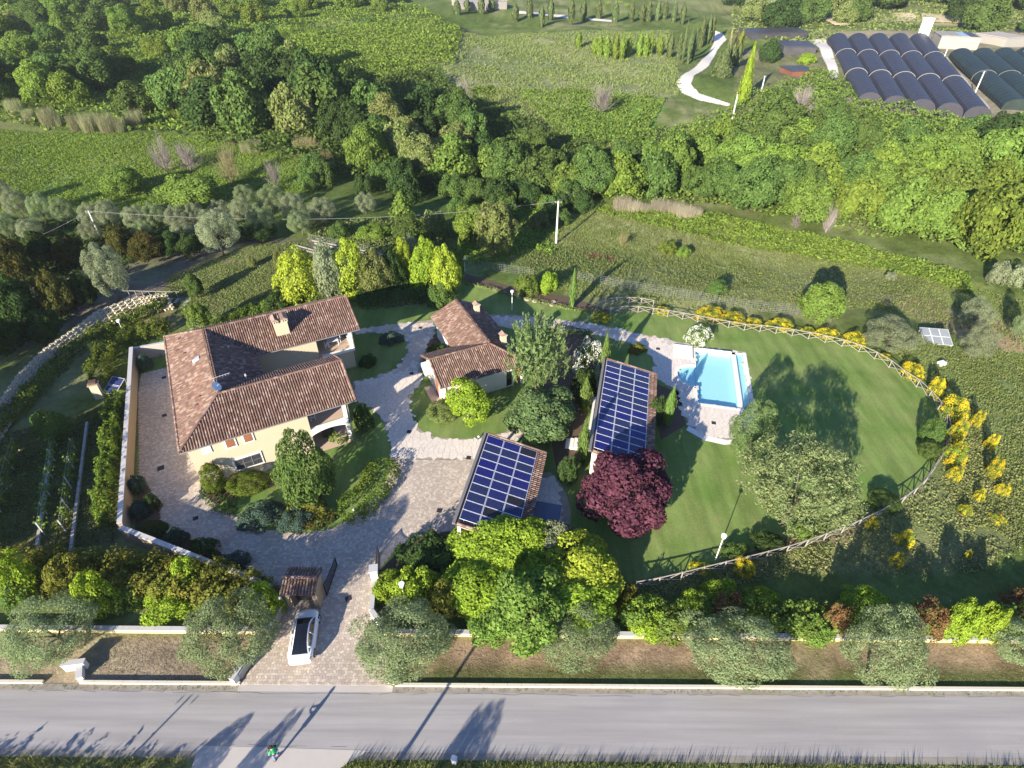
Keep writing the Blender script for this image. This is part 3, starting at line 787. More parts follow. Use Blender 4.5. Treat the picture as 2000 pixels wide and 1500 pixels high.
for x, y, z0, z1 in ((14.8, .75, 0, 2.12), (14.8, .75, 2.93, 5.25), (14.8, 7.5, 0, 5.25), (18.85, 12.82, 2.862, 5.25), (18.85, 19.9, 2.8, 5.25), (14.8, 4.2, 0, 2.5)):
    MB().b2((x - .17, y - .17, z0), (x + .17, y + .17, z1)).build('column', WHITE, villa)
MB().b2((14.62, .6, 4.95), (15.05, 7.8, 5.3)).build('roof_beam', WHITE, villa)
MB().b2((18.6, 12.65, 4.95), (19.0, 20.05, 5.3)).build('roof_beam', WHITE, villa)
for y in (2.2, 5.4):
    f = MB().b2((11.2, y - .6, 2.72), (11.27, y + .6, 4.9)).build('window', WHITE, villa)
    MB().b2((11.24, y - .5, 2.78), (11.285, y + .5, 4.8)).build('pane', GLASSD, f)
f = MB().b2((15.0, 15.4, 2.74), (15.07, 17.6, 4.9)).build('window', WHITE, villa); MB().b2((15.04, 15.5, 2.8), (15.085, 17.5, 4.8)).build('pane', GLASSD, f)
# shutters, grille
for x0, x1 in ((3.70, 4.42), (5.28, 5.98)):
    s_ = MB().b2((x0 - .16, .47, 3.80), (x1 + .16, .56, 5.12)).build('window_surround', WHITE, villa)
    MB().b2((x0, .44, 3.95), (x1, .50, 5.0)).build('shutter', SHUT, s_)
s_ = MB().b2((1.66, .47, 4.0), (2.42, .56, 5.12)).build('window_surround', WHITE, villa)
s_ = MB().b2((3.62, .46, .78), (6.28, .56, 2.36)).build('window_surround', WHITE, villa)
MB().b2((3.80, .44, .95), (6.10, .50, 2.20)).build('grille_opening', GLASSD, s_)
GRIL = surf('steel grille', (.24, .24, .27), rough=.5, namt=.1, metal=.4)
b_ = MB()
for x in np.arange(3.84, 6.1, .09): b_.bar((x, .425, .95), (x, .425, 2.2), .022)
for z in (.97, 1.57, 2.18): b_.bar((3.8, .41, z), (6.1, .41, z), .03)
for x in (4.56, 5.33): b_.bar((x, .41, .95), (x, .41, 2.2), .06)
b_.build('grille_bars', GRIL, s_)
MB().b2((3.4, .1, -.05), (7.2, .55, .12)).build('plinth', CONC, villa)
# chimney of the north wing
cz = lambda v: ze + (v - 12.3) * .5
c = MB().b2((11.2, 13.72, 5.9), (12.62, 14.72, 7.75)).build('chimney', STUCCO, villa)
q = MB()
q.b2((11.12, 13.66, 7.75), (11.72, 14.78, 8.12)); q.b2((12.0, 13.66, 7.75), (12.70, 14.78, 8.12))
q.build('chimney_crown', STUCCO, c)
for x in (11.25, 11.5, 12.2, 12.45): MB().b2((x, 13.645, 7.86), (x + .13, 13.66, 8.0)).build('smoke_vent', GLASSD, c)
q = MB()
for xa, xb in ((11.02, 11.80), (11.92, 12.80)):
    xm = (xa + xb) / 2; y0, y1 = 13.56, 14.88; z0, z1 = 8.12, 8.42
    q.face([(xa, y0, z0), (xm, y0, z1), (xm, y1, z1), (xa, y1, z0)]); q.face([(xm, y0, z1), (xb, y0, z0), (xb, y1, z0), (xm, y1, z1)])
    q.face([(xa, y0, z0), (xb, y0, z0), (xm, y0, z1)]); q.face([(xb, y1, z0), (xa, y1, z0), (xm, y1, z1)])
q.build('chimney_cap', TERRA, c)
# skylight, vents, dish and aerial on the roof
ang = math.atan2(2.1, 4.3)
Mw = Matrix.Rotation(-ang, 3, 'Y')
def on_west(x, y, h=.0): return Vector((x, y, ze + x * 2.1 / 4.3 + h))
s_ = MB().box(on_west(2.95, 11.9, .10), (.78, .62, .12), M=Mw).build('skylight', ALU, roof)
MB().box(on_west(2.95, 11.9, .165), (.62, .48, .03), M=Mw).build('skylight_pane', surf('sky coloured glass', (.30, .36, .45), rough=.15, namt=.1, spec=.6), roof)  # pale blue base colour stands for the sky mirrored in the pane
for x, y in ((1.2, 16.0), (1.9, 14.6), (2.6, 5.6), (2.2, 4.7), (1.6, 18.0)): MB().box(on_west(x, y, .10), (.22, .18, .16), M=Mw).build('vent_tile', PAN, roof)
for x, y in ((6.2, 13.2), (7.0, 7.2)): MB().b2((x - .08, y - .08, 6.2), (x + .08, y + .08, 6.85)).build('vent_pipe', ALU, roof)
t = empty('satellite_dish', villa.matrix_basis @ Vector((4.35, 4.45, zr)), HY, 'round pale satellite dish on the villa ridge', 'satellite dish')
MB().tube((0, 0, -.2), (0, 0, .75), .025, n=6).build('mast', ALU, t)
d_ = MB(); d_.smooth = True
Rm = Vector((.62, -.34, .70)).to_track_quat('Z', 'Y').to_matrix()
prev = None
for i in range(5):
    rr = .48 * i / 4; zz = .55 * rr * rr
    ring = [Vector((0, -.1, .72)) + Rm @ Vector((rr * math.cos(k * math.pi / 8), rr * math.sin(k * math.pi / 8), zz)) for k in range(16)]
    if prev:
        for k in range(16): d_.face([prev[k], prev[(k + 1) % 16], ring[(k + 1) % 16], ring[k]])
    prev = ring
d_.build('reflector', surf('shade tinted enamel', (.62, .66, .72), rough=.4, namt=.05), t)  # faint blue of the dish's shaded face is put into its colour
MB().tube((0, -.1, .72), Vector((0, -.1, .72)) + Rm @ Vector((0, 0, .5)), .015, n=5).build('feed_arm', ALU, t)
t = empty('roof_aerial', villa.matrix_basis @ Vector((4.3, 5.6, zr)), HY, 'thin metal aerial on the villa ridge beside the dish', 'aerial')
MB().tube((0, 0, -.1), (0, 0, .9), .02, n=5).build('mast', ALU, t)
b_ = MB(); b_.tube((-.1, 0, .9), (1.5, .1, .95), .018, n=5)
for k in range(6): b_.tube((.1 + k * .25, -.2, .92), (.1 + k * .25, .2, .92), .01, n=4)
b_.build('boom', ALU, t)
# furniture on the balconies
def chair(p, rz, mat, lab, grp=None):
    t = empty('garden_chair', p, rz, lab, 'chair', grp)
    MB().b2((-.25, -.25, .42), (.25, .25, .47)).build('seat', mat, t); MB().b2((-.25, .21, .471), (.25, .26, .95)).build('backrest', mat, t)
    for x in (-.22, .22):
        for y in (-.22, .22): MB().b2((x - .025, y - .025, 0), (x + .025, y + .025, .42)).build('leg', mat, t)
def table(p, rz, mat, lab, w=1.3, d=.85):
    t = empty('garden_table', p, rz, lab, 'table')
    MB().b2((-w / 2, -d / 2, .70), (w / 2, d / 2, .75)).build('tabletop', mat, t)
    for x in (-w / 2 + .06, w / 2 - .06):
        for y in (-d / 2 + .06, d / 2 - .06): MB().b2((x - .03, y - .03, 0), (x + .03, y + .03, .70)).build('leg', mat, t)
HM = Matrix.Translation(HO) @ Matrix.Rotation(HY, 4, 'Z')
table(HM @ Vector((17.0, 14.5, 2.74)), HY, CLOTHW, 'white table on the upper balcony of the villa north wing')
for (x, y, r), lab in zip(((17.75, 14.9, -90), (16.25, 14.2, 90), (16.9, 15.35, 0)), ('white chair at the column end of the balcony table', 'white chair at the wall end of the balcony table', 'white chair behind the balcony table')):
    chair(HM @ Vector((x, y, 2.74)), HY + R_(r), CLOTHW, lab)
t = empty('barbecue', HM @ Vector((12.9, 2.5, 0.02)), HY, 'dark covered barbecue under the arch of the villa', 'barbecue')
MB().b2((-.55, -.4, .05), (.55, .4, .85)).build('body', DARKM, t); MB().dome((0, 0, .85), .5, squash=.5).build('cover', DARKM, t)
chair(HM @ Vector((11.75, 2.3, 2.72)), HY + R_(-80), CLOTHW, 'white chair on the balcony above the arch')
sheet('porch_floor', [tuple((HM @ Vector((x, y, 0)))[:2]) for x, y in ((11.2, .2), (15.1, .2), (15.1, 7.8), (11.2, 7.8))], .05, FLOORT)['kind'] = 'structure'

# ---------------------------------------------------------------- the small house
FO = Vector((-10.196, 64.14, 0)); FY = R_(25.77)
cot = empty('cottage', FO, FY, 'small L-shaped white cottage with pink tiled roof and two chimneys', 'house')
e2, r2 = 3.0, 4.6
x0, xm, x1 = 0.0, 3.35, 6.7
yN, yS, yR, yI = .15, -13.85, -10.55, -7.25
xW = -3.95
sl = [([(x0, yN, e2), (x0, yI, e2), (xm, yR, r2), (xm, yN, r2)], (0, 1)),
      ([(x1, yS, e2), (x1, yN, e2), (xm, yN, r2), (xm, yR, r2)], (0, 1)),
      ([(xW, yS, e2), (x1, yS, e2), (xm, yR, r2), (xW, yR, r2)], (0, 1)),
      ([(x0, yI, e2), (xW, yI, e2), (xW, yR, r2), (xm, yR, r2)], (0, 1))]
rd = [((xm, yR, r2), (xm, yN, r2)), ((xW, yR, r2), (xm, yR, r2)), ((x1, yS, e2), (xm, yR, r2)), ((x0, yN - .06, e2), (xm, yN - .06, r2)), ((xW + .06, yS, e2), (xW + .06, yR, r2)), ((x1, yN - .06, e2), (xm, yN - .06, r2))]
croof = tiled_roof(cot, sl, rd)
w = MB(); zt = 2.93
w.b2((.45, -13.4, -.1), (5.0, -.3, zt)); w.b2((5.0, -12.3, -.1), (6.25, -.302, zt)); w.b2((-3.4, -13.402, -.1), (.45, -7.7, zt))
for y in (-.6, -.3):
    pass
w.face([(.45, -.3, zt), (6.25, -.3, zt), (xm, -.3, 4.3)][::-1]); w.face([(-3.4, -13.4, zt), (-3.4, -7.7, zt), (-3.4, yR, 4.3)][::-1])
CREAM = surf('off white stucco', (.72, .68, .58), alt=(.64, .59, .48), nscale=.8, namt=.5, bump=.12)
w.build('wall', CREAM, cot)
d_ = MB().b2((-3.46, -11.9, .0), (-3.38, -10.6, 2.2)).build('door_surround', WHITE, cot); MB().b2((-3.50, -11.75, .02), (-3.42, -10.75, 2.1)).build('door', SHUT, d_)
MB().b2((-4.25, -9.7, 1.75), (-3.38, -8.3, 2.78)).build('canopy', WHITE, cot)
MB().b2((5.0, -13.41, 0), (5.08, -12.4, 2.93)).build('porch_wall', CREAM, cot)
MB().b2((5.95, -13.4, 0), (6.2, -13.15, 2.9)).build('column', WHITE, cot)
MB().b2((5.02, -13.36, .3), (5.93, -13.28, 2.35)).build('shutter', SHUT, cot)
f = MB().b2((4.0, -13.46, .2), (4.92, -13.36, 2.35)).build('window', WHITE, cot); MB().b2((4.12, -13.48, .3), (4.80, -13.41, 2.25)).build('pane', GLASSD, f)
f = MB().b2((-1.6, -13.46, .9), (-.4, -13.36, 2.3)).build('window', WHITE, cot); MB().b2((-1.5, -13.48, 1.0), (-.5, -13.41, 2.2)).build('shutter', SHUT, f)
f = MB().b2((.39, -5.6, .9), (.46, -4.4, 2.3)).build('window', WHITE, cot); MB().b2((.37, -5.5, 1.0), (.44, -4.5, 2.2)).build('shutter', SHUT, f)
MB().tube((-3.2, -13.5, 0), (-3.2, -13.5, 2.9), .05, n=6).build('downpipe', GUTTER, cot)
g_ = MB()
for a, b in (((xW, yS - .05), (x1, yS - .05)), ((x0 - .05, yI), (x0 - .05, yN)), ((xW, yI + .05), (x0, yI + .05)), ((x1 + .05, yS), (x1 + .05, yN))): g_.tube((*a, e2 - .09), (*b, e2 - .09), .06, n=6)
g_.build('gutter', GUTTER, cot)
def hitc(px, py):      # where the ray meets the east slope, cottage coordinates
    o = Vector((0, 0, CAM_H)); g0 = G(px, py); Mi = (Matrix.Translation(FO) @ Matrix.Rotation(FY, 4, 'Z')).inverted()
    o = Mi @ o; g0 = Mi @ g0; d = g0 - o; n_ = Vector((.4776, 0, 1)); p = Vector((x1, 0, e2))
    return o + d * ((p - o).dot(n_) / d.dot(n_))
for px, py in ((933, 613), (985, 673)):
    p = hitc(px, py)
    chimney(cot, p.x, p.y + .3, p.z - .5, p.z + 1.15, .62, .55, gable=True)
for x, y in ((2.3, -11.9), (2.1, -12.6), (1.5, -11.2)): MB().box((x, y, e2 + (y - yS) * .485 + .1), (.2, .24, .14), M=Matrix.Rotation(R_(26), 3, 'X')).build('vent_tile', PAN, croof)
tag(sheet('door_path', [tuple((Matrix.Translation(FO) @ Matrix.Rotation(FY, 4, 'Z') @ Vector((x, y, 0)))[:2]) for x, y in ((-4.6, -13.2), (-3.4, -13.2), (-3.4, -9.4), (-4.5, -9.4))], .045, FLOORT), kind='structure')

# ---------------------------------------------------------------- carports with solar panels
PANELM = None
def panel_mats():
    m, nt, out = _nodes('blue solar cells')
    p = _n(nt, 'ShaderNodeBsdfPrincipled')
    tc = _n(nt, 'ShaderNodeTexCoord'); br = _n(nt, 'ShaderNodeTexBrick'); br.offset = 0
    br.inputs['Scale'].default_value = 1; br.inputs['Brick Width'].default_value = .158; br.inputs['Row Height'].default_value = .158; br.inputs['Mortar Size'].default_value = .004
    br.inputs['Color1'].default_value = (.010, .014, .085, 1); br.inputs['Color2'].default_value = (.012, .018, .105, 1); br.inputs['Mortar'].default_value = (.06, .075, .20, 1)
    nt.links.new(tc.outputs['Object'], br.inputs['Vector'])
    oi = _n(nt, 'ShaderNodeObjectInfo').outputs['Random']
    c = _hsv(nt, br.outputs[0], h=_range(nt, oi, .49, .512), s=_range(nt, oi, .82, 1.05), v=_range(nt, oi, .8, 1.3))
    nt.links.new(c, p.inputs['Base Color']); p.inputs['Roughness'].default_value = .22; p.inputs['Specular IOR Level'].default_value = .35
    nt.links.new(p.outputs[0], out.inputs[0]); return m
CELL = panel_mats()
DARKCELL = surf('dark solar cells', (.022, .020, .028), rough=.3, nscale=9, namt=.4)
ALUP = surf('panel frame aluminium', (.66, .68, .74), rough=.5, namt=.04)
def panel_mesh(cellmat, nm='solar_panel', w=1.65, h=.99):
    mb = MB(); t = .035
    mb.m(0); mb.b2((.0, -h, .0), (w, 0, t - .006))
    for a, b in (((0, -h), (w, -h + .026)), ((0, -.026), (w, 0)), ((0, -h + .026), (.035, -.026)), ((w - .035, -h + .026), (w, -.026))): mb.b2((*a, t - .006), (*b, t))
    mb.m(1); mb.face([(.035, -h + .026, t - .003), (w - .035, -h + .026, t - .003), (w - .035, -.026, t - .003), (.035, -.026, t - .003)])
    return mb.mesh(nm, [ALUP, cellmat])
PM, PMD = panel_mesh(CELL), panel_mesh(DARKCELL)
def carport(name, o, yaw, z, tilt, rows, pitch, label, dark, y_end, x_lo=-.36, x_hi=5.72):
    t = empty(name, (o[0], o[1], 0), yaw, label, 'carport')
    tn = math.tan(tilt); zf = lambda x: z - .10 - x * tn
    mb = MB(); y0, y1 = .38, y_end
    mb.prism([(x_lo, y1), (x_hi, y1), (x_hi, y0), (x_lo, y0)], lambda x, y: zf(x) - .16, lambda x, y: zf(x))
    rf = mb.build('roof', PAN, t)
    xs0 = 5.06 * math.cos(tilt)
    V, F = slope_tiles([(x_hi, y1, zf(x_hi)), (x_hi, y0, zf(x_hi)), (xs0 - .1, y0, zf(xs0 - .1)), (xs0 - .1, y1, zf(xs0 - .1))], (0, 1))
    me = raw_mesh('roof_tiles', V, F); me.materials.append(TERRA); tag(link('roof_tiles', me, rf), kind='stuff')
    V, F = join([ridge_run((x_lo + .3, y1 + .08, zf(x_lo + .3)), (x_hi, y1 + .08, zf(x_hi))), ridge_run((x_lo + .3, y0 - .08, zf(x_lo + .3)), (x_hi, y0 - .08, zf(x_hi)))])
    me = raw_mesh('verge_tiles', V, F); me.materials.append(TERRA); tag(link('verge_tiles', me, rf), kind='stuff')
    g_ = MB(); g_.b2((x_lo - .1, y1, zf(x_lo) - .12), (x_lo + .16, y0, zf(x_lo) + .06)); g_.build('fascia', GUTTER, t)
    Mp = Matrix.Rotation(tilt, 4, 'Y')
    k = 0
    for i in range(3):
        for j in range(rows):
            q = link('solar_panel', PMD if (i, j) in dark else PM, t)
            L = i * 1.688
            q.location = (L * math.cos(tilt), -j * pitch, z - L * math.sin(tilt) + .0)
            q.rotation_euler = (0, tilt, 0)
    r_ = MB()
    for i in range(3):
        for x in (.4, 1.3):
            L = i * 1.688 + x; r_.bar((L * math.cos(tilt), .1, z - L * math.sin(tilt) - .05), (L * math.cos(tilt), -rows * pitch - .05, z - L * math.sin(tilt) - .05), .04)
    r_.build('mounting_rail', ALU, t)
    return t, zf
t, zf = carport('carport', (-2.292, 42.04), R_(-11.37), 3.56, R_(13.95), 10, 1.03, 'lower carport roofed with thirty blue solar panels beside the driveway', {(2, 0), (1, 8), (2, 6)}, -10.85)
for y in (-.1, -3.6, -7.1, -10.5): MB().b2((-.1, y - .14, 0), (.18, y + .14, zf(0) - .17)).build('post', WHITE, t)
w = MB(); w.prism([(5.1, -10.55), (5.35, -10.55), (5.35, .1), (5.1, .1)], -.1, lambda x, y: zf(x) - .17); w.prism([(.2, -10.6), (5.1, -10.6), (5.1, -10.4), (.2, -10.4)], lambda x, y: zf(x) - .6, lambda x, y: zf(x) - .17)
w.build('wall', STUCCO, t)
t, zf = carport('carport', (10.719, 54.67), R_(-11.74), 3.46, R_(12.26), 14, 1.03, 'upper carport roofed with forty-two blue solar panels beside the pool', set(), -14.85)
for y in (-.1, -4.9, -9.7, -14.5): MB().b2((-.1, y - .14, 0), (.18, y + .14, zf(0) - .17)).build('post', WHITE, t)
w = MB(); w.prism([(5.0, -14.55), (5.25, -14.55), (5.25, .1), (5.0, .1)], -.1, lambda x, y: zf(x) - .17); w.prism([(-.12, -14.62), (5.0, -14.62), (5.0, -14.4), (-.12, -14.4)], -.1, lambda x, y: zf(x) - .17)
w.build('wall', STUCCO, t)
LW = Matrix.Translation((10.719, 54.67, 0)) @ Matrix.Rotation(R_(-11.74), 4, 'Z')
t = empty('curved_wall', LW @ Vector((-.75, -6.0, 0)), R_(-11.74), 'low white wall with rounded end beside the upper carport', 'wall')
MB().b2((-.12, -3.9, 0), (.14, 2.1, 1.1)).build('wall', WHITE, t)
m_ = MB(); m_.tube((-.12, -3.95, 0), (-.12, -3.95, 1.2), .28, n=12); m_.b2((-.9, 1.85, 0), (-.12, 2.1, 1.1)); m_.build('rounded_end', WHITE, t)
# steps and hot tub
t = empty('garden_steps', G(1120, 868), R_(-11), 'white stone steps between the lower carport and a slim cypress', 'steps')
for k in range(4): MB().b2((-.8 + k * .42, -.8, 0), (-.42 + k * .42, .7, .10 + .12 * k)).build('step', WHITE, t)
t = empty('hot_tub', G(1068, 1010), R_(-11.4), 'square hot tub under a slate blue cover on the patio', 'hot tub')
MB().b2((-1.15, -1.0, 0), (1.15, 1.0, .62)).build('shell', surf('tub panel', (.12, .12, .13), namt=.2), t)
MB().b2((-1.2, -1.05, .622), (-.01, 1.05, .74)).build('cover', surf('slate blue vinyl', (.10, .13, .20), rough=.5, namt=.15), t); MB().b2((.01, -1.05, .622), (1.2, 1.05, .74)).build('cover', bpy.data.materials['slate blue vinyl'], t)
# ---------------------------------------------------------------- swimming pool
def tile_blue():
    m, nt, out = _nodes('pale blue mosaic')
    p = _n(nt, 'ShaderNodeBsdfPrincipled'); pos = _pos(nt)
    n = _noise(nt, 2.0, 3, .5, pos)
    c = _mix(nt, n, (.48, .68, .70), (.58, .74, .75)); nt.links.new(c, p.inputs['Base Color']); p.inputs['Roughness'].default_value = .6
    nt.links.new(p.outputs[0], out.inputs[0]); return m
def water_mat():
    m, nt, out = _nodes('clear pool water')
    pos = _pos(nt)
    b = _n(nt, 'ShaderNodeBump'); b.inputs['Strength'].default_value = .12; b.inputs['Distance'].default_value = .05
    nt.links.new(_noise(nt, 2.5, 3, .6, pos), b.inputs['Height'])
    lw = _n(nt, 'ShaderNodeLayerWeight'); lw.inputs[0].default_value = .5; nt.links.new(b.outputs[0], lw.inputs['Normal'])
    frv = _math(nt, 'MULTIPLY_ADD', _math(nt, 'POWER', lw.outputs['Facing'], 5.0), .9, .02)
    tr = _n(nt, 'ShaderNodeBsdfTransparent'); tr.inputs[0].default_value = (.80, .975, .985, 1)
    gl = _n(nt, 'ShaderNodeBsdfGlossy'); gl.inputs['Roughness'].default_value = .05; nt.links.new(b.outputs[0], gl.inputs['Normal'])
    mx = _n(nt, 'ShaderNodeMixShader'); nt.links.new(frv, mx.inputs[0]); nt.links.new(tr.outputs[0], mx.inputs[1]); nt.links.new(gl.outputs[0], mx.inputs[2])
    nt.links.new(mx.outputs[0], out.inputs[0]); return m
POOLT = tile_blue(); WATER = water_mat()
COPST = surf('white coping stone', (.70, .67, .62), alt=(.60, .57, .52), nscale=2, namt=.5)
t = empty('swimming_pool', POOL_O, POOL_YAW, 'turquoise swimming pool with semicircular steps and white overflow edge', 'swimming pool')
b_ = MB()
b_.b2((0, 0, -1.45), (4.3, 10.6, -.50))
b_.b2((-.12, -.12, -1.45), (0, 3.0, .03)); b_.b2((-.12, 7.2, -1.45), (0, 10.72, .03)); b_.b2((0, -.12, -1.45), (5.7, 0, .03)); b_.b2((0, 10.6, -1.45), (4.3, 10.72, .03)); b_.b2((4.3, 0, -1.45), (4.42, 10.72, -.08))
b_.build('basin', POOLT, t)
for k, (rr, z) in enumerate(((2.08, -.20), (1.5, -.30), (.95, -.40))):
    arc = [(-.1 + rr * math.cos(a), 5.1 + rr * math.sin(a)) for a in np.linspace(math.pi / 2, 1.5 * math.pi, 15)]
    MB().prism(arc, -1.5, z).build('pool_step', POOLT, t)
arc_o = [(-.1 + 2.42 * math.cos(a), 5.1 + 2.42 * math.sin(a)) for a in np.linspace(math.pi / 2, 1.5 * math.pi, 15)]
arc_i = [(-.1 + 2.09 * math.cos(a), 5.1 + 2.09 * math.sin(a)) for a in np.linspace(math.pi / 2, 1.5 * math.pi, 15)]
for i in range(14): MB().prism([arc_o[i], arc_o[i + 1], arc_i[i + 1], arc_i[i]], -1.2, .075).build('coping_stone', COPST, t)
def cope_run(a, b, w_, n):
    for k in range(n):
        f0, f1 = k / n + .004, (k + 1) / n - .004
        x0, y0 = a[0] + (b[0] - a[0]) * f0, a[1] + (b[1] - a[1]) * f0; x1, y1 = a[0] + (b[0] - a[0]) * f1, a[1] + (b[1] - a[1]) * f1
        if abs(b[0] - a[0]) < .01: MB().b2((x0 - w_ / 2, y0, .028), (x0 + w_ / 2, y1, .075)).build('coping_stone', COPST, t)
        else: MB().b2((x0, y0 - w_ / 2, .028), (x1, y0 + w_ / 2, .075)).build('coping_stone', COPST, t)
cope_run((-.17, -.35), (-.17, 2.85), .38, 6); cope_run((-.17, 7.4), (-.17, 11.0), .38, 6); cope_run((.03, -.17), (6.0, -.17), .36, 10); cope_run((.03, 10.82), (4.3, 10.82), .5, 7)
cope_run((6.0, .03), (6.0, 11.3), .45, 18)
MB().b2((4.42, .01, -1.4), (4.98, 10.72, -.03)).build('overflow_edge', COPST, t)
b_ = MB(); b_.b2((4.98, .01, -.75), (5.76, 11.2, -.28)); b_.b2((5.70, .0, -.75), (5.776, 11.2, .026)); b_.b2((4.99, 11.12, -.75), (5.70, 11.2, .026)); b_.build('overflow_channel', POOLT, t)
b_ = MB(); b_.face([(0, 0, -.07), (4.42, 0, -.07), (4.42, 10.6, -.07), (0, 10.6, -.07)]); arc_w = [(-.1 + 2.09 * math.cos(a), 5.1 + 2.09 * math.sin(a), -.072) for a in np.linspace(1.5 * math.pi, math.pi / 2, 15)]
b_.face(arc_w[::-1] if False else [q for q in arc_w][::-1]); b_.face([(4.98, .01, -.16), (5.7, .01, -.16), (5.7, 11.12, -.16), (4.98, 11.12, -.16)])
b_.build('water', WATER, t)
MB().b2((.2, 10.6, .03), (4.4, 10.72, .34)).build('end_wall', COPST, t)
tt = empty('sun_platform', pool(-1.5, 9.8), POOL_YAW, 'white square sunbathing platform beside the pool corner', 'platform')
MB().b2((-1.12, -1.35, 0), (1.15, 1.3, .14)).build('slab', WHITE, tt)
b_ = MB(); b_.b2((1.152, -1.35, 0), (1.22, 1.36, .2)); b_.b2((-1.12, 1.302, 0), (1.15, 1.37, .2)); b_.build('edge', GREYB, tt)

# ---------------------------------------------------------------- fences
def resample(pts, step):
    A = [Vector((*p, 0)) for p in pts]; out = [A[0]]; acc = 0
    for a, b in zip(A[:-1], A[1:]):
        L = (b - a).length; d = step - acc
        while d < L: out.append(a + (b - a) * (d / L)); d += step
        acc = L - (d - step)
    return out
def rustic_fence(pts, label, h=1.05, step=2.0, sag=.0):
    Q = resample(pts, step); o0 = Q[0].copy()
    t = empty('rustic_fence', o0, 0, label, 'fence')
    for i, q in enumerate(Q):
        z = float(Zt(q.x, q.y)); MB().tube(q - o0 + Vector((0, 0, z - .1)), q - o0 + Vector((0, 0, z + h + .06)), .06, n=7).build('post', WOODG, t)
    for a, b in zip(Q[:-1], Q[1:]):
        za, zb = float(Zt(a.x, a.y)), float(Zt(b.x, b.y)); a_ = a - o0; b_ = b - o0; n_ = Vector((-(b - a).y, (b - a).x, 0)).normalized() * .06
        up = lambda v, z: v + Vector((0, 0, z))
        MB().tube(up(a_, za + h), up(b_, zb + h), .047, n=6).build('rail', WOODG, t)
        MB().tube(up(a_, za + .12) + n_, up(b_, zb + h - .08) + n_, .035, n=6).build('brace', WOODG, t)
        MB().tube(up(a_, za + h - .08) - n_, up(b_, zb + .12) - n_, .035, n=6).build('brace', WOODG, t)
    return t
FEN = poly([(1192, 615), (1230, 609), (1277, 615), (1320, 622), (1365, 630), (1405, 638), (1450, 646), (1500, 650), (1567, 660), (1640, 676), (1690, 692), (1730, 714), (1765, 741), (1795, 760), (1820, 785), (1838, 808), (1848, 832),
            (1850, 858), (1842, 885), (1825, 915), (1802, 948), (1775, 975), (1737, 997), (1707, 1014), (1660, 1036), (1620, 1052), (1550, 1077), (1500, 1090), (1445, 1104), (1390, 1117), (1340, 1130), (1290, 1142), (1235, 1152)])
rustic_fence(FEN, 'long rustic timber fence with crossed braces curving round the lawn')
rustic_fence(poly([(1165, 603), (1185, 595), (1215, 592), (1250, 594), (1295, 603)]), 'short bowed timber fence above the rock border', 1.0, 1.7)
WIRE = surf('galvanised wire', (.34, .36, .37), rough=.5, namt=.05, metal=.3)
def mesh_fence(pts, label, h=1.5, step=2.2, cell=.35):
    Q = resample(pts, step); o0 = Q[0].copy(); t = empty('mesh_fence', o0, 0, label, 'fence')
    up = lambda v, z: v - o0 + Vector((0, 0, z + float(Zt(v.x, v.y))))
    for q in Q: MB().tube(up(q, -.1), up(q, h + .05), .03, n=5).build('post', GUTTER, t)
    b_ = MB()
    for a, b in zip(Q[:-1], Q[1:]):
        for z in np.arange(.05, h + .01, .29): b_.bar(up(a, z), up(b, z), .012)
        n = int((b - a).length / cell)
        for k in range(n):
            c = a + (b - a) * ((k + .5) / n); b_.bar(up(c, .05), up(c, h), .012)
    b_.build('wire_netting', WIRE, t)
mesh_fence(tpoly([(1128, 548), (1175, 557), (1230, 567), (1290, 577), (1350, 587), (1410, 597), (1470, 607), (1530, 612), (1580, 618), (1640, 632)]), 'wire mesh fence below the olive green meadow behind the pool garden')
mesh_fence(tpoly([(910, 520), (960, 528), (1010, 535), (1060, 540)]), 'wire mesh fence beside the leftmost slim cypress of the lawn', 1.3)
mesh_fence(tpoly([(605, 472), (650, 480), (700, 490), (760, 503)]), 'wire mesh fence behind the yellow conifers', 1.4)
t = empty('timber_terraces', P(620, 490), 0, 'stepped rows of pale timber beams on the slope behind the conifers', 'terrace')
for (x0, y0, x1, y1) in ((545, 492, 640, 508), (578, 480, 628, 494), (580, 486, 630, 499), (608, 470, 770, 503), (615, 476, 775, 509), (555, 500, 605, 512)):
    a, b = P(x0, y0), P(x1, y1); n = max(1, int((b - a).length / 2.4)); o0 = t.location
    for k in range(n):
        MB().bar(a - o0 + (b - a) * (k / n) + Vector((0, 0, .1)), a - o0 + (b - a) * ((k + .97) / n) + Vector((0, 0, .1)), .22, .22).build('beam', WOODG, t)

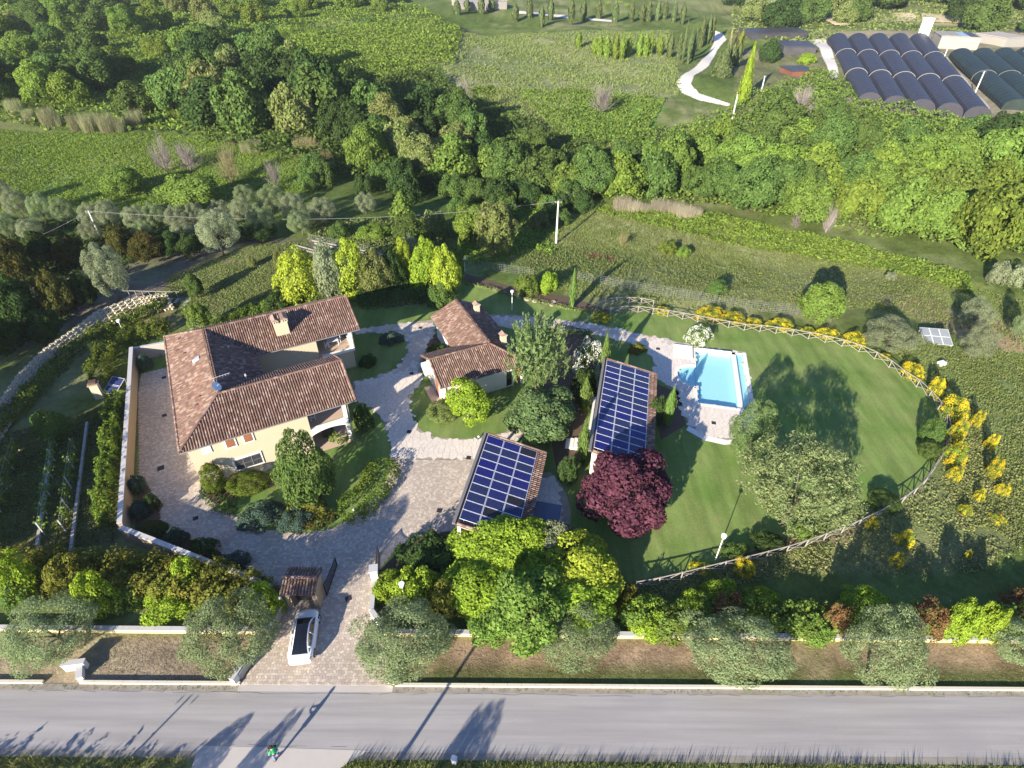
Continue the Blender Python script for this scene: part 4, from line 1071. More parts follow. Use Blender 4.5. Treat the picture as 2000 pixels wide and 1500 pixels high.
# ---------------------------------------------------------------- gate house and gates
t = empty('gate_canopy', (-16.2, 26.6, 0), R_(-1), 'small tiled gate canopy on two pillars above the parked car', 'gate canopy')
tiled_roof(t, [([(-1.35, -1.15, 2.55), (1.35, -1.15, 2.55), (1.35, 0, 3.05), (-1.35, 0, 3.05)], (0, 1)), ([(1.35, 1.15, 2.55), (-1.35, 1.15, 2.55), (-1.35, 0, 3.05), (1.35, 0, 3.05)], (0, 1))], [((-1.35, 0, 3.05), (1.35, 0, 3.05))])
for x in (-1.05, 1.05): MB().b2((x - .2, -.75, -.05), (x + .2, .75, 2.5)).build('pillar', BW, t)
MB().b2((-.84, -.05, .05), (.84, .02, 2.0)).build('gate_leaf', DARKM, t)
for x, m_ in ((-1.42, CLOTHW),): MB().dome((x, -1.1, 2.0), .13, full=True).build('lamp', m_, t)
def gate(p, rz, L, lab):
    t = empty('iron_gate', p, rz, lab, 'gate')
    f = MB(); f.bar((0, 0, .08), (L, 0, .08), .06); f.bar((0, 0, 0), (0, 0, 1.5), .06); f.bar((L, 0, .08), (L, 0, 1.1), .06)
    n = 8; top = [(L * k / n, 0, 1.1 + .45 * (1 - math.sin(k / n * math.pi / 2))) for k in range(n + 1)]
    for a, b in zip(top[:-1], top[1:]): f.bar(a, b, .06)
    f.build('frame', DARKM, t)
    b_ = MB()
    for k in range(1, 22):
        x = L * k / 22; b_.bar((x, 0, .08), (x, 0, 1.1 + .45 * (1 - math.sin(x / L * math.pi / 2))), .035)
    b_.build('bars', DARKM, t)
gate((-14.75, 26.9, 0), R_(87), 2.9, 'open dark iron gate leaf beside the gate canopy')
gate((-11.0, 28.8, 0), R_(98), 2.2, 'open dark iron gate leaf beside the white gate pillar')
t = empty('gate_pillar', (-11.05, 28.3, 0), R_(8), 'white gate pillar at the right of the driveway', 'pillar')
MB().b2((-.28, -.28, -.05), (.28, .28, 1.75)).build('shaft', WHITE, t); MB().b2((-.36, -.36, 1.752), (.36, .36, 1.86)).build('cap', COPE, t)

# ---------------------------------------------------------------- parked car
CARP = surf('white car paint', (.80, .80, .80), rough=.25, namt=.02, spec=.5, coat=.6)
GLS = surf('black car glass', (.008, .009, .013), rough=.06, namt=.02, spec=.6)
TYRE = surf('tyre rubber', (.02, .02, .02), rough=.9, namt=.1); RIM = surf('alloy rim', (.5, .5, .52), rough=.3, metal=.7, namt=.05)
LAMPR = surf('dark red tail lamp', (.14, .02, .02), rough=.2, namt=.05); LAMPW = surf('clear head lamp', (.55, .57, .6), rough=.1, namt=.05)
CL = 4.35
car = empty('parked_car', (-15.47, 23.28, .058), R_(97.5), 'white hatchback with black panoramic glass roof parked nose towards the gate', 'car')
# x forward. stations: x, half width, sill z, belt z, belt half width
ST = [(-2.17, .62, .42, .72, .55), (-2.08, .78, .30, .86, .70), (-1.85, .87, .24, .93, .77), (-1.4, .91, .20, .93, .80), (-.8, .92, .18, .91, .81), (0, .92, .18, .89, .81), (.7, .92, .18, .87, .80), (1.1, .91, .19, .84, .78), (1.5, .89, .21, .79, .75), (1.85, .83, .25, .71, .68), (2.06, .70, .32, .60, .55), (2.17, .50, .40, .50, .38)]
def loft(secs, smooth=True, caps=True):
    mb = MB(); mb.smooth = smooth
    for A, B in zip(secs[:-1], secs[1:]):
        for i in range(len(A) - 1): mb.face([A[i], A[i + 1], B[i + 1], B[i]])
    if caps: mb.face(secs[0]); mb.face(secs[-1][::-1])
    return mb
secs = []
for x, hw, s0, bz, bw in ST:
    mz = (s0 + bz) / 2
    half = [(0, s0), (hw * .93, s0), (hw, s0 + .12), (hw * 1.0, mz + .05), (hw * .975, bz - .10), (bw, bz), (bw * .6, bz + .035), (0, bz + .05)]
    ring = [(x, -a, z) for a, z in half] + [(x, a, z) for a, z in half[::-1][1:]]
    secs.append(ring)
loft(secs).build('body', CARP, car)
GH = [(-1.70, .70, .92, .95), (-1.35, .72, .92, 1.13), (-.95, .75, .91, 1.27), (-.4, .77, .90, 1.37), (.1, .775, .89, 1.39), (.5, .77, .885, 1.33), (.9, .755, .87, 1.14), (1.22, .73, .85, .90)]
def gsec(x, bw, bz, tz, a):
    h = tz - bz; tw = bw - .22 * min(1, h / .45) - .05
    return tw
S_ = []
for x, bw, bz, tz in GH:
    tw = gsec(x, bw, bz, tz, 0)
    S_.append((x, bw, bz - .02, tw, tz))
side = {1: MB(), -1: MB()}; rail = MB(); top = MB()
top.smooth = True; rail.smooth = True
for A, B in zip(S_[:-1], S_[1:]):
    for s in (1, -1):
        lo = lambda q: (q[0], s * q[1], q[2]); hi = lambda q: (q[0], s * (q[3] + .035), q[4] - .035); ri = lambda q: (q[0], s * (q[3] - .045), q[4] + .006)
        fs = [lo(A), lo(B), hi(B), hi(A)]; side[s].face(fs if s < 0 else fs[::-1])
        fr = [hi(A), hi(B), ri(B), ri(A)]; rail.face(fr if s < 0 else fr[::-1])
    top.face([(A[0], -(A[3] - .045), A[4]), (B[0], -(B[3] - .045), B[4]), (B[0], 0, B[4] + .03), (A[0], 0, A[4] + .03)])
    top.face([(A[0], 0, A[4] + .03), (B[0], 0, B[4] + .03), (B[0], B[3] - .045, B[4]), (A[0], A[3] - .045, A[4])])
rail.build('roof_pillar', CARP, car)
top.build('glass_roof', GLS, car)
for s in (1, -1): side[s].build('side_window', GLS, car)
for s in (1, -1):
    p_ = MB()
    p_.bar((-.25, s * .785, .91), (-.27, s * .62, 1.33), .05); p_.bar((-1.2, s * .745, .92), (-1.28, s * .62, 1.13), .09); p_.build('door_pillar', CARP, car)
    m_ = MB(); m_.smooth = True; m_.dome((.88, s * .98, .93), .11, full=True, squash=.7); m_.build('wing_mirror', CARP, car)
    l_ = MB(); l_.bar((-2.06, s * .70, .79), (-1.86, s * .84, .82), .05, .09); l_.build('tail_lamp', LAMPR, car)
    l_ = MB(); l_.bar((1.88, s * .76, .66), (2.04, s * .62, .60), .05, .08); l_.build('headlight', LAMPW, car)
    for x in (-1.36, 1.36):
        y = s * .86
        wh = MB().tube((x, y - s * .12, .33), (x, y + s * .075, .33), .33, n=20).build('wheel', TYRE, car)
        MB().tube((x, y + s * .07, .33), (x, y + s * .085, .33), .23, n=16).build('rim', RIM, wh)
MB().b2((-2.185, -.26, .50), (-2.165, .26, .61)).build('number_plate', CLOTHW, car)
MB().bar((-2.02, -.5, .895), (-2.02, .5, .895), .03).build('boot_seam', GUTTER, car)

# ---------------------------------------------------------------- person
SKIN = surf('skin', (.42, .24, .16), rough=.6, namt=.05); SHIRT = surf('green cotton', (.03, .38, .14), namt=.15, nscale=8); JEAN = surf('blue denim', (.16, .20, .34), namt=.2, nscale=9); HAIR = surf('dark hair', (.025, .02, .018), namt=.3, nscale=20)
SHOE = surf('shoe leather', (.10, .09, .09), namt=.2)
def skinned(name, verts, edges, radii, mat, parent, sub=2, root=0):
    me = bpy.data.meshes.new(name); me.from_pydata(verts, edges, []); me.materials.append(mat)
    o = link(name, me, parent)
    md = o.modifiers.new('skin', 'SKIN'); md.use_smooth_shade = True
    o.modifiers.new('sub', 'SUBSURF').levels = sub; o.modifiers['sub'].render_levels = sub
    if not me.skin_vertices: 
        bpy.context.view_layer.objects.active = o
    sv = me.skin_vertices[0].data
    for i, rr in enumerate(radii):
        sv[i].radius = rr if isinstance(rr, tuple) else (rr, rr); sv[i].use_root = (i == root)
    return o
pb = G(543, 1481)
man = empty('person', (pb.x, pb.y, .03), R_(150), 'person in green shirt and jeans holding a controller at the roadside', 'person')
# faces +x ; z up
HV = [(0, 0, .98), (0, 0, 1.15), (0, 0, 1.34), (.01, 0, 1.47), (.03, 0, 1.55), (.045, 0, 1.66), (.045, 0, 1.75),
      (0, .21, 1.43), (.03, .33, 1.20), (.26, .22, 1.14), (.36, .13, 1.15), (0, -.21, 1.43), (.03, -.33, 1.20), (.26, -.22, 1.14), (.36, -.13, 1.15),
      (0, .10, .90), (.02, .155, .50), (-.01, .19, .09), (.13, .20, .04), (0, -.10, .90), (.02, -.155, .50), (-.01, -.19, .09), (.13, -.20, .04)]
HE = [(0, 1), (1, 2), (2, 3), (3, 4), (4, 5), (5, 6), (3, 7), (7, 8), (8, 9), (9, 10), (3, 11), (11, 12), (12, 13), (13, 14), (0, 15), (15, 16), (16, 17), (17, 18), (0, 19), (19, 20), (20, 21), (21, 22)]
HR = [(.13, .15), (.12, .14), (.13, .17), (.09, .12), .052, .085, .075, .062, .048, .038, .032, .062, .048, .038, .032, .085, .060, .042, .036, .085, .060, .042, .036]
skinned('body', HV, HE, HR, SKIN, man)
skinned('shirt', [(0, 0, .96), (0, 0, 1.15), (0, 0, 1.34), (.01, 0, 1.47), (0, .21, 1.435), (.025, .31, 1.25), (0, -.21, 1.435), (.025, -.31, 1.25)], [(0, 1), (1, 2), (2, 3), (3, 4), (4, 5), (3, 6), (6, 7)],
        [(.16, .19), (.155, .19), (.16, .21), (.09, .13), .090, .080, .090, .080], SHIRT, man)
skinned('trousers', [(0, 0, 1.0), (0, .10, .88), (.02, .155, .50), (-.01, .19, .12), (0, -.10, .88), (.02, -.155, .50), (-.01, -.19, .12)], [(0, 1), (1, 2), (2, 3), (0, 4), (4, 5), (5, 6)], [(.15, .18), .115, .088, .075, .115, .088, .075], JEAN, man)
for y in (.195, -.195): m_ = MB(); m_.smooth = True; m_.dome((.06, y, .0), .1, squash=.9); m_.build('shoe', SHOE, man).scale = (1, 1, 1)
m_ = MB(); m_.smooth = True; m_.dome((.025, 0, 1.715), .112, full=True, n=12, squash=1.0); m_.build('hair', HAIR, man)
f_ = MB(); f_.smooth = True; f_.dome((.145, 0, 1.67), .02, full=True, n=6, k=3); f_.build('nose', SKIN, man)
for y in (.035, -.035): MB().dome((.128, y, 1.695), .012, full=True, n=6, k=2).build('eye', HAIR, man)
MB().b2((.125, -.025, 1.622), (.135, .025, 1.632)).build('mouth', LAMPR, man)
for s in (1, -1):
    for k in range(4): MB().tube((.37, s * (.115 - .0), 1.165 - k * .022), (.405, s * .085, 1.16 - k * .022), .009, .007, n=5).build('finger', SKIN, man)
    MB().tube((.35, s * .12, 1.185), (.385, s * .09, 1.20), .010, .008, n=5).build('thumb', SKIN, man)
t = empty('remote_controller', man.matrix_basis @ Vector((.40, 0, 1.15)), R_(150), 'dark remote controller in the hands of the person in green', 'controller')
MB().b2((-.05, -.10, -.03), (.06, .10, .03)).build('body', DARKM, t)
for y in (-.07, .07): MB().tube((.05, y, .02), (.12, y, .14), .008, n=5).build('antenna', DARKM, t)

# ---------------------------------------------------------------- poles, lamps, wires
POLEC = surf('pale concrete pole', (.56, .55, .54), namt=.15, nscale=2)
def pole(base, h, lab, r0=.17, arm=True):
    t = empty('utility_pole', base, 0, lab, 'utility pole')
    MB().tube((0, 0, -.3), (0, 0, h), r0, r0 * .6, n=10).build('shaft', POLEC, t)
    if arm: MB().bar((-.6, 0, h - .25), (.6, 0, h - .25), .08).build('cross_arm', GUTTER, t)
    for x in (-.5, .5): MB().tube((x, 0, h - .21), (x, 0, h - .02), .05, n=6).build('insulator', surf('insulator', (.4, .3, .25), namt=.1) if 'insulator' not in bpy.data.materials else bpy.data.materials['insulator'], t)
    return t
def topz(base, px, py):
    best = (1e9, 5)
    for h in np.arange(1, 16, .1):
        q = PJ((base.x, base.y, base.z + h))[0]; e = (q[1] - py) ** 2 + .3 * (q[0] - px) ** 2
        if e < best[0]: best = (e, h)
    return best[1]
pA = P(1086, 476); hA = topz(pA, 1087, 393); pole(pA, hA, 'tall white power pole in the meadow behind the pool garden', .2)
pB = P(198, 468); hB = topz(pB, 175, 425); pole(pB, max(hB, 5), 'leaning white power pole among the left olive trees', .16)
for (bx, by, tx, ty, lab) in ((1900, 191, 1922, 139, 'white power pole on the concrete strip between the tunnels'), (1837, 129, 1849, 93, 'short white pole by the pale shed above the tunnels'),
                              (1430, 233, 1438, 184, 'thin white pole at the end of the white track'), (1487, 178, 1491, 148, 'short white pole beside the yellow green conifer by the track'), (1995, 112, 1999, 80, 'white pole at the right edge above the green tunnels')):
    b = P(bx, by); pole(b, topz(b, tx, ty), lab, .24, arm='concrete strip' in lab)
CABLE = surf('power cable', (.25, .25, .26), namt=.05, rough=.5)
def wire(a, b, lab, sag=1.0, r_=.022):
    a = Vector(a); b = Vector(b); t = MB(); n = 18; prev = None
    for k in range(n + 1):
        f = k / n; q = a.lerp(b, f) - Vector((0, 0, sag * 4 * f * (1 - f)))
        if prev is not None: t.tube(prev - a, q - a, r_, n=4, cap=False)
        prev = q
    tag(t.build('power_cable', CABLE, None, a), lab, 'cable')
ta = pA + Vector((0, 0, hA - .05)); tb = pB + Vector((0, 0, max(hB, 5) - .05))
wire(tb, ta, 'long power cable sagging between the two white power poles', 2.2, .024)
wire(tb, G(-30, 500, 3.0), 'power cable running from the leaning pole off to the left', .5, .024)
wire(ta, P(1330, 300) + Vector((0, 0, 9)), 'power cable running from the tall pole to the wood', 1.0, .02)
GLOBE = surf('white lamp globe', (.82, .82, .80), rough=.3, namt=.02)
def lamp(px, py, h, lab):
    p = P(px, py); t = empty('street_lamp', p, 0, lab, 'lamp post', 'lamp posts of the garden')
    MB().tube((0, 0, -.1), (0, 0, h - .25), .05, .04, n=8).build('post', GLOBE, t)
    l_ = MB(); l_.smooth = True; l_.dome((0, 0, h - .12), .2, full=True, n=12, squash=.85); l_.build('globe', GLOBE, t)
    MB().tube((0, 0, h + .03), (0, 0, h + .08), .23, n=12).build('lamp_cap', GLOBE, t)
lamp(1397, 1094, 3.3, 'white lamp post on the lawn near the lower fence'); lamp(247, 661, 2.7, 'white lamp post between the left hedges')
lamp(792, 1182, 2.9, 'white lamp post among the yellow bushes by the gate olive'); lamp(1000, 606, 3.0, 'white lamp post on the lawn behind the cottage'); lamp(908, 530, 2.2, 'white lamp post by the leftmost slim cypress')
def bollard(px, py, lab):
    p = G(px, py); t = empty('garden_light', p, 0, lab, 'garden light', 'low lights along the paving')
    MB().tube((0, 0, 0), (0, 0, .28), .05, n=8).build('stem', DARKM, t); l_ = MB(); l_.smooth = True; l_.dome((0, 0, .32), .11, full=True, n=10); l_.build('globe', GLOBE, t)
for x, y, lab in ((760, 865, 'low garden light at the right tip of the villa bed'), (811, 817, 'low garden light at the left edge of the cottage lawn'), (935, 857, 'low garden light beside the lower carport corner'), (786, 706, 'low garden light at the right of the oval bed'), (692, 1000, 'low garden light below the clipped hedge of the villa bed')): bollard(x, y, lab)
IRON = surf('cast iron cover', (.035, .03, .032), rough=.6, namt=.3, nscale=10)
def drain(px, py, rz, lab, s=.45):
    p = G(px, py, .07); t = MB(); t.b2((-s / 2, -s / 2, -.01), (s / 2, s / 2, .008))
    for k in range(5): t.b2((-s / 2 + .05, -s / 2 + .05 + k * s * .18, .008), (s / 2 - .05, -s / 2 + .08 + k * s * .18, .014))
    tag(t.build('drain_cover', IRON, None, p, rz), lab, 'drain cover', 'drain covers in the paving')
for x, y, lab in ((320, 737, 'drain cover nearest the topiary corner of the courtyard'), (321, 811, 'drain cover beside the villa west wall in the courtyard'), (314, 914, 'larger drain cover below the villa corner'), (382, 1012, 'drain cover in the shaded bend of the drive'),
                  (799, 843, 'drain cover on the flagstones left of the cottage lawn'), (915, 894, 'drain cover beside the lower carport'), (858, 997, 'drain cover in the middle of the drive'), (821, 640, 'drain cover on the path near the cottage gable'),
                  (804, 729, 'drain cover on the path between villa and cottage'), (1285, 681, 'drain cover on the path above the upper carport'), (1394, 826, 'drain cover on the deck below the pool'), (680, 1169, 'small drain at the gate threshold')):
    drain(x, y, R_(28 if x < 700 else -11), lab, .6 if x == 314 else .45)

# ---------------------------------------------------------------- left garden: solar stand, brick pillar, retaining wall, vines
p = G(222, 752, 1.0); t = empty('solar_stand', (p.x, p.y, 0), R_(-14), 'small two panel solar stand behind the boundary wall', 'solar stand')
Mp = Matrix.Rotation(R_(24), 3, 'X')
for k in range(2): q = link('solar_panel', PM, t, (-.82, .95 - k * 1.0, 1.35 - .45 * k)); q.rotation_euler = (R_(24), 0, 0)
for x in (-.78, .78):
    for y, h in ((.9, 1.28), (-.9, .5)): MB().bar((x, y, 0), (x, y, h), .07).build('leg', GLOBE, t)
p = G(196, 776); t = empty('brick_pillar', p, R_(20), 'cream chimney like pillar beside the small solar stand', 'pillar')
MB().b2((-.42, -.35, -.1), (.42, .35, 1.9)).build('shaft', STUCCO, t); MB().b2((-.52, -.45, 1.902), (.52, .45, 2.05)).build('cap', BW, t); MB().b2((-.36, -.3, 2.052), (.36, .3, 2.3)).build('flue', PAN, t)
HONEY = surf('honeycomb concrete block', (.50, .44, .32), alt=(.36, .32, .24), nscale=2, namt=.6)
rows = [[(330, 592), (270, 600), (200, 625), (150, 665), (100, 700), (50, 750), (10, 810), (-30, 870)], [(340, 606), (280, 614), (212, 640), (168, 678), (116, 716), (66, 766), (24, 826), (-10, 880)]]
t = empty('retaining_wall', P(160, 665), 0, 'curved retaining wall of honeycomb concrete blocks below the dark trees', 'wall')
blk = MB(); h6 = [(.24 * math.cos(math.pi / 3 * k), .24 * math.sin(math.pi / 3 * k)) for k in range(6)]; i6 = [(.15 * math.cos(math.pi / 3 * k), .15 * math.sin(math.pi / 3 * k)) for k in range(6)]
for k in range(6):
    j = (k + 1) % 6
    blk.face([(*h6[k], .3), (*h6[j], .3), (*i6[j], .3), (*i6[k], .3)]); blk.face([(*h6[k], 0), (*h6[j], 0), (*h6[j], .3), (*h6[k], .3)]); blk.face([(*i6[j], .05), (*i6[k], .05), (*i6[k], .3), (*i6[j], .3)])
blkme = blk.mesh('honeycomb_block', HONEY)
A = resample(tpoly(rows[0]), .46); B = resample(tpoly(rows[1]), .46); nrow = 6; bl = []
for i in range(len(A)):
    a = A[i]; b = B[min(int(i * len(B) / len(A)), len(B) - 1)]
    for k in range(nrow): bl.append(a.lerp(b, (k + (.5 if i % 2 else 0)) / nrow) + Vector((0, 0, 1.25 - .24 * k)))
bl.sort(key=lambda q: q.y)
vis = [q for q in bl if -40 < PJ(q)[0][0] < 2000]
for q in vis[-300:]: link('honeycomb_block', blkme, t, q - t.location)
rest = vis[:-300]
if rest:
    m2 = MB()
    for q in rest: m2.add([Vector(v.co) + q - t.location for v in blkme.vertices], [tuple(pg.vertices) for pg in blkme.polygons])
    tag(m2.build('lower_blocks', HONEY, t), kind='stuff')
core = MB()
for i in range(len(A) - 1):
    b0 = B[min(int(i * len(B) / len(A)), len(B) - 1)]; b1 = B[min(int((i + 1) * len(B) / len(A)), len(B) - 1)]; o0 = t.location
    core.face([b0 - o0, b1 - o0, A[i + 1] - o0 + Vector((0, 0, 1.3)), A[i] - o0 + Vector((0, 0, 1.3))])
core.build('earth_core', SOILM, t)
# stair with sleepers by the hedge
t = empty('sleeper_stair', P(300, 590), 0, 'dark railed stair of pale treads above the left hedge', 'stair')
for k in range(8):
    q = P(255 + k * 13, 592 - k * .6) - t.location; MB().b2((q.x - .2, q.y - .8, .05 + .1 * (7 - k)), (q.x + .25, q.y + .5, .16 + .1 * (7 - k))).build('tread', CONC, t); MB().bar((q.x, q.y + .5, .1), (q.x, q.y + .5, 1.1 + .1 * (7 - k)), .06).build('baluster', WOODG, t)
qa, qb = P(245, 592) - t.location, P(352, 587) - t.location
MB().bar(qa + Vector((0, .5, 1.7)), qb + Vector((0, .5, 1.1)), .07).build('handrail', WOODG, t)
for pl in ([(350, 583), (372, 580), (390, 640), (372, 645)],): tag(sheet('garden_path', poly(pl), .03, CONC), kind='structure')
# far track and sheds
TRACK = surf('white gravel', (.66, .62, .56), alt=(.54, .50, .44), nscale=.6, namt=.6)
def strip_follow(name, pl, mat, dz):
    """paved ribbon that lies on the ground"""
    W = tpoly(pl); c = np.array(W); x0, x1, y0, y1 = c[:, 0].min(), c[:, 0].max(), c[:, 1].min(), c[:, 1].max()
    st = .4; gx, gy = np.meshgrid(np.arange(x0 - 1, x1 + 1, st), np.arange(y0 - 1, y1 + 1, st))
    cxx, cyy = gx[:-1, :-1] + st / 2, gy[:-1, :-1] + st / 2
    k = pip(cxx, cyy, W).ravel(); n_ = gx.shape[1]
    i, j = np.meshgrid(np.arange(gx.shape[1] - 1), np.arange(gx.shape[0] - 1)); a = (j * n_ + i).ravel()[k]
    Vt = np.stack([gx, gy, Zt(gx, gy) + dz], -1).reshape(-1, 3)
    me = raw_mesh(name, Vt, np.stack([a, a + 1, a + n_ + 1, a + n_], 1)); me.materials.append(mat)
    return tag(link(name, me), kind='structure')
strip_follow('gravel_track', [(1392, 58), (1412, 66), (1419, 78), (1400, 100), (1384, 130), (1356, 148), (1349, 166), (1366, 184), (1426, 204), (1422, 209), (1364, 197), (1330, 182), (1320, 162), (1330, 150), (1360, 130), (1380, 110), (1394, 85)], TRACK, .18)
strip_follow('gravel_track', [(1577, 79), (1612, 75), (1628, 110), (1638, 150), (1632, 154), (1621, 152), (1612, 124), (1600, 95)], TRACK, .18)
strip_follow('concrete_lane', [(1838, 112), (1850, 112), (1934, 214), (1916, 218)], CONC, .2)
strip_follow('stone_terrace', [(1000, 22), (1110, 30), (1110, 36), (1000, 28)], TRACK, .2); strip_follow('stone_terrace', [(1150, 36), (1195, 40), (1195, 44), (1150, 40)], TRACK, .2)
SANDM = surf('pale sand', (.55, .46, .31), alt=(.42, .34, .22), nscale=.25, namt=.7)
for pl in ([(1578, 26), (1668, 24), (1660, 50), (1632, 48), (1600, 36)], [(1742, 26), (1792, 27), (1786, 44), (1748, 44)], [(1798, 27), (1860, 27), (1912, 36), (1922, 50), (1860, 46), (1800, 42)], [(1905, 6), (1952, 6), (1946, 24), (1912, 24)]):
    strip_follow('sand_cut', pl, SANDM, .5)
NETB = surf('dark plastic film', (.030, .030, .042), rough=.5, alt=(.048, .046, .058), nscale=.5, namt=.7, spec=.25)
NETG = surf('dark green shade net', (.022, .036, .032), rough=.6, nscale=.5, namt=.4)
def tunnel(a0, a1, b0, b1, h, mat, label, group, nseg):
    """a0,a1 far end left/right ; b0,b1 near end left/right"""
    t = empty('polytunnel', b0, 0, label, 'polytunnel', group)
    N = 10
    def ring(f, hh=h, grow=0.):
        l = a0.lerp(b0, f); r_ = a1.lerp(b1, f); m = (l + r_) / 2; hw = (r_ - l) / 2 * (1 + grow); out = []
        for k in range(N + 1):
            an = math.pi * (1 - k / N); out.append(m + hw * math.cos(an) * 1.0 + Vector((0, 0, hh * (math.sin(an) ** .75) * (1 + grow))) - b0)
        return out
    for s in range(nseg):
        f0, f1 = s / nseg, (s + 1) / nseg - .004
        mb = MB(); n = 26; mb.smooth = False
        R = [ring(f0 + (f1 - f0) * k / n, grow=(.016 if k % 2 == 0 else -.012)) for k in range(n + 1)]
        for A_, B_ in zip(R[:-1], R[1:]):
            for k in range(N): mb.face([A_[k], B_[k], B_[k + 1], A_[k + 1]])
        mb.face(R[0]); mb.face(R[-1][::-1])
        mb.build('cover', mat, t)
        if s: 
            hp = MB(); q = ring(f0, grow=.03)
            for u, v in zip(q[:-1], q[1:]): hp.bar(u, v, .13)
            hp.build('hoop', GUTTER, t)
A0, A1, B0, B1 = P(1614, 84), P(1812, 84), P(1672, 204), P(1935, 240)
lb = ('leftmost dark film polytunnel beside the white gravel lane', 'second dark film polytunnel from the gravel lane', 'middle dark film polytunnel of the five', 'fourth dark film polytunnel from the gravel lane', 'dark film polytunnel beside the concrete strip')
for k in range(5): tunnel(A0.lerp(A1, k / 5), A0.lerp(A1, (k + .98) / 5), B0.lerp(B1, k / 5), B0.lerp(B1, (k + .98) / 5), 3.6, NETB, lb[k], 'dark polytunnels', 3)
A0, A1, B0, B1 = P(1852, 112), P(2060, 108), P(1955, 215), P(2240, 232)
lb = ('green net tunnel beside the concrete strip', 'second green net tunnel from the concrete strip', 'third green net tunnel from the concrete strip', 'fourth green net tunnel cut by the right edge', 'outermost green net tunnel at the right edge')
for k in range(5): tunnel(A0.lerp(A1, k / 5), A0.lerp(A1, (k + .99) / 5), B0.lerp(B1, k / 5), B0.lerp(B1, (k + .99) / 5), 3.0, NETG, lb[k], 'green net tunnels', 2)
def shed(x0, y0, x1, y1, h, lab, wall, roofm, dx=0):
    a, b = P(x0, y1), P(x1, y1); L = (b - a).length; D = min(13.0, max(4.0, (P(x0, y0) - a).length * .9))
    t = empty('shed', (a + b) / 2, math.atan2((b - a).y, (b - a).x), lab, 'shed')
    w_ = MB(); w_.b2((-L / 2, 0, -.5), (L / 2, D, h)); w_.build('wall', wall, t)
    w_ = MB(); w_.b2((-L / 2 - .3, -.3, h + .002), (L / 2 + .3, D + .3, h + .22)); w_.build('roof', roofm, t)
    return t, L, D
PALEW = surf('pale rendered block', (.30, .285, .26), alt=(.24, .22, .20), nscale=.4, namt=.5); DARKR = surf('dark shed sheeting', (.06, .058, .065), rough=.5, nscale=.5, namt=.4)
t, L, D = shed(1830, 78, 1908, 96, 4.2, 'pale block shed with open blue roof bays above the tunnels', PALEW, PALEW)
for k in range(4): MB().b2((-L / 2 + .6 + k * L * .23, .6, 4.43), (-L / 2 + .3 + (k + 1) * L * .23, D - .5, 4.5)).build('roof_bay', surf('blue roof sheet', (.28, .38, .52), namt=.2) if k == 2 else DARKR if k == 3 else PALEW, t)
shed(1468, 62, 1575, 78, 2.6, 'long low dark shed at the top of the white gravel lane', DARKR, DARKR)
shed(1528, 90, 1592, 106, 2.4, 'short dark shed in front of the long low one', DARKR, DARKR)
shed(1545, 140, 1588, 149, 1.6, 'low rust red shed beside the gravel lane', surf('rust red sheet', (.17, .07, .045), namt=.3), DARKR)
shed(1960, 75, 2000, 92, 3.2, 'grey block shed at the right edge above the green tunnels', PALEW, GREYB)
shed(900, 2, 990, 18, 3.0, 'pale building glimpsed behind the top cypresses', PALEW, GREYB)
p = P(1797, 84); t = empty('white_silo', p, 0, 'tall white slab tower at the top end of the dark tunnels', 'tower')
MB().b2((-1.6, -1.2, -1), (1.6, 1.2, 8.6)).build('shaft', surf('white render', (.80, .79, .76), namt=.05), t); MB().b2((-1.75, -1.35, 8.602), (1.75, 1.35, 8.95)).build('cap', WHITE, t)
t = empty('solar_rack', P(1822, 660), R_(-8), 'low grey four pane solar rack beside the silvery olive', 'solar rack')
GREYC = surf('grey solar glass', (.22, .24, .26), rough=.3, namt=.15)
PMG = panel_mesh(GREYC, 'solar_panel', 1.15, 1.3)
for i in range(3):
    for j in range(2): q = link('solar_panel', PMG, t, (-1.8 + i * 1.18, .75 - j * 1.3, 1.0 - j * .42)); q.rotation_euler = (R_(19), 0, 0)
for x in (-1.7, 0, 1.6):
    for y, h in ((.6, .95), (-1.6, .2)): MB().bar((x, y, -.1), (x, y, h), .08).build('leg', ALU, t)
p = P(1838, 712); t = empty('stone_block', p, R_(20), 'small white stone block in the right meadow', 'stone')
MB().b2((-.45, -.3, -.1), (.45, .3, .4)).build('block', WHITE, t)
p = P(888, 1490); t = empty('marker_stone', p, R_(-15), 'white marker stone in the roadside grass', 'marker stone')
MB().b2((-.16, -.12, -.1), (.16, .12, .75)).build('stone', WHITE, t); MB().b2((-.19, -.15, .752), (.19, .15, .82)).build('cap', WHITE, t)
